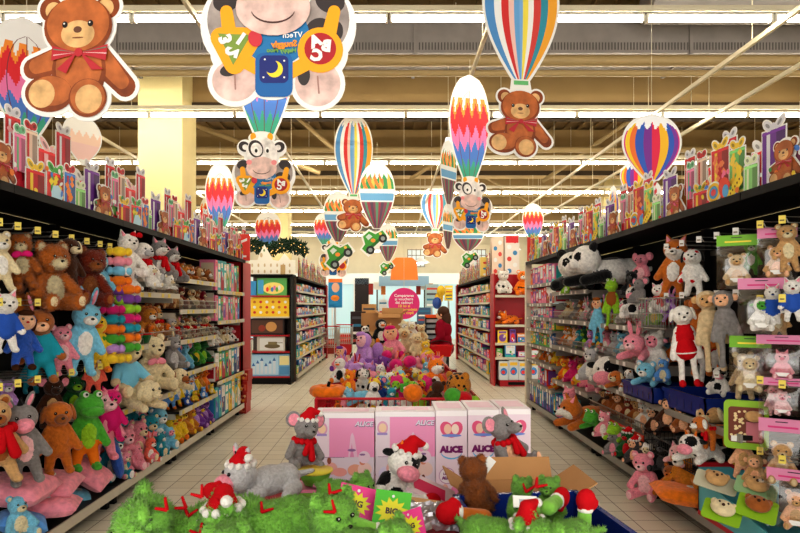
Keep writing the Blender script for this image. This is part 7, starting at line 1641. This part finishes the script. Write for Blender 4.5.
# bowl, printed lid, papers, foil
b = MB(); b.box(-.1, .1, 0, .16, 0, .205, prt((240, 150, 180))); b.rect(-.09, .0, .02, .19, -.001, prt((130, 180, 70))); b.disc(.045, .1, .04, .05, -.001, prt((250, 226, 120)))
tag(b.build('gift_box', loc=(at(315, 484, 3.0).x, 2.93, .502)), 'pink and green gift box under the yellow rimmed bowl', 'box')
o = root('plush_bowl', at(315, 484, 3.0), 'green and pink bowl with a yellow rim beside the left doll carton', 'bowl')
MB().lathe([(0, 0), (.05, 0), (.07, .03), (.085, .07), (.08, .07), (.06, .03), (0, .02)], prt((110, 170, 60)), 24).build('bowl_body', o); MB().lathe([(.083, .062), (.09, .066), (.09, .074), (.0, .074)], prt((236, 220, 80)), 24).build('rim', o)
MB().box(.0, .088, -.088, .0, .01, .02, prt((240, 150, 190))).build('sticker', o)
o = tag(MB().box(-.11, .11, -.05, .05, 0, .012, prt((240, 214, 224))).add([(-.08, -.03, .0125), (.08, -.03, .0125), (.08, .03, .0125), (-.08, .03, .0125)], [(0, 1, 2, 3)], prt((232, 60, 110))) or None, '', '') if 0 else None
b = MB(); b.box(-.12, .12, -.06, .06, 0, .015, prt((244, 222, 228))); b.add([(-.09, -.035, .0155), (.07, -.035, .0155), (.07, .035, .0155), (-.09, .035, .0155)], [(0, 1, 2, 3)], prt((232, 60, 110)))
o = tag(b.build('printed_lid', loc=at(430, 492, 2.75)), 'pale printed carton lid leaning right of the white cow', 'box lid'); o.rotation_euler = (.5, .45, .1)
b = MB(); b.box(-.1, .1, -.07, .07, 0, .01, flat((214, 170, 120))); b.box(-.1, .02, -.07, -.04, .0105, .012, WH); b.box(-.1, .02, -.03, -.01, .0105, .012, flat('black')); o = tag(b.build('card_flap', loc=at(432, 512, 2.5)), 'tan and white cardboard flap with a black stripe', 'cardboard'); o.rotation_euler = (.35, .2, .2)
b = MB(); rr = random.Random(8); N = 12; vs = [(i / N * .2 - .1, j / N * .13, rr.uniform(-.008, .008)) for j in range(N + 1) for i in range(N + 1)]
b.add(vs, [(j*(N+1)+i, j*(N+1)+i+1, (j+1)*(N+1)+i+1, (j+1)*(N+1)+i) for j in range(N) for i in range(N)], metal((200, 200, 206))); o = tag(b.build('foil_wrap', loc=at(432, 530, 2.1)), 'crumpled silver foil wrap at the front of the heap', 'wrapper'); o.rotation_euler = (.5, .1, .2)
tag(MB().ell((0, 0, 0), (.07, .05, .03), plush('pink'), (.2, .2, 0), 16, 10).build('plush_slipper', loc=at(412, 519, 2.2)), 'pink plush slipper beside the small pink card', 'slipper')
# open carton with the brown bear, and blue crates
carton(516, 520, 2.72, .42, .14, .3, .03, 'open brown carton in front of the white doll cartons')
crate((.33, 1.92, .502), .5, .5, .34, 'blue crate under the right green toys, its corner showing', rz=.12)
crate((-.03, 1.45, .502), .34, .45, .28, 'blue crate under the middle of the front heap')
crate((-.75, 1.3, .502), .7, .8, .28, 'blue crate holding the left green toys')
b = MB(); b.box(-.04, .04, -.003, .003, -.02, .02, WH); b.box(-.02, .03, -.0035, -.003, -.008, .008, prt((180, 180, 190))); o = tag(b.build('price_label', loc=at(525, 502, 2.0)), 'white price label on the right green toy', 'label'); o.rotation_euler = (-.6, .05, 0)
o = tag(MB().box(-.02, .02, -.002, .002, -.04, .04, WH).build('paper_tag', loc=at(487, 466, 2.6)), 'white paper tag beside the brown bear', 'tag'); o.rotation_euler = (-.2, .7, 0)
for q in (COL0.objects.get('lettering'),):
    if q: bpy.data.objects.remove(q)
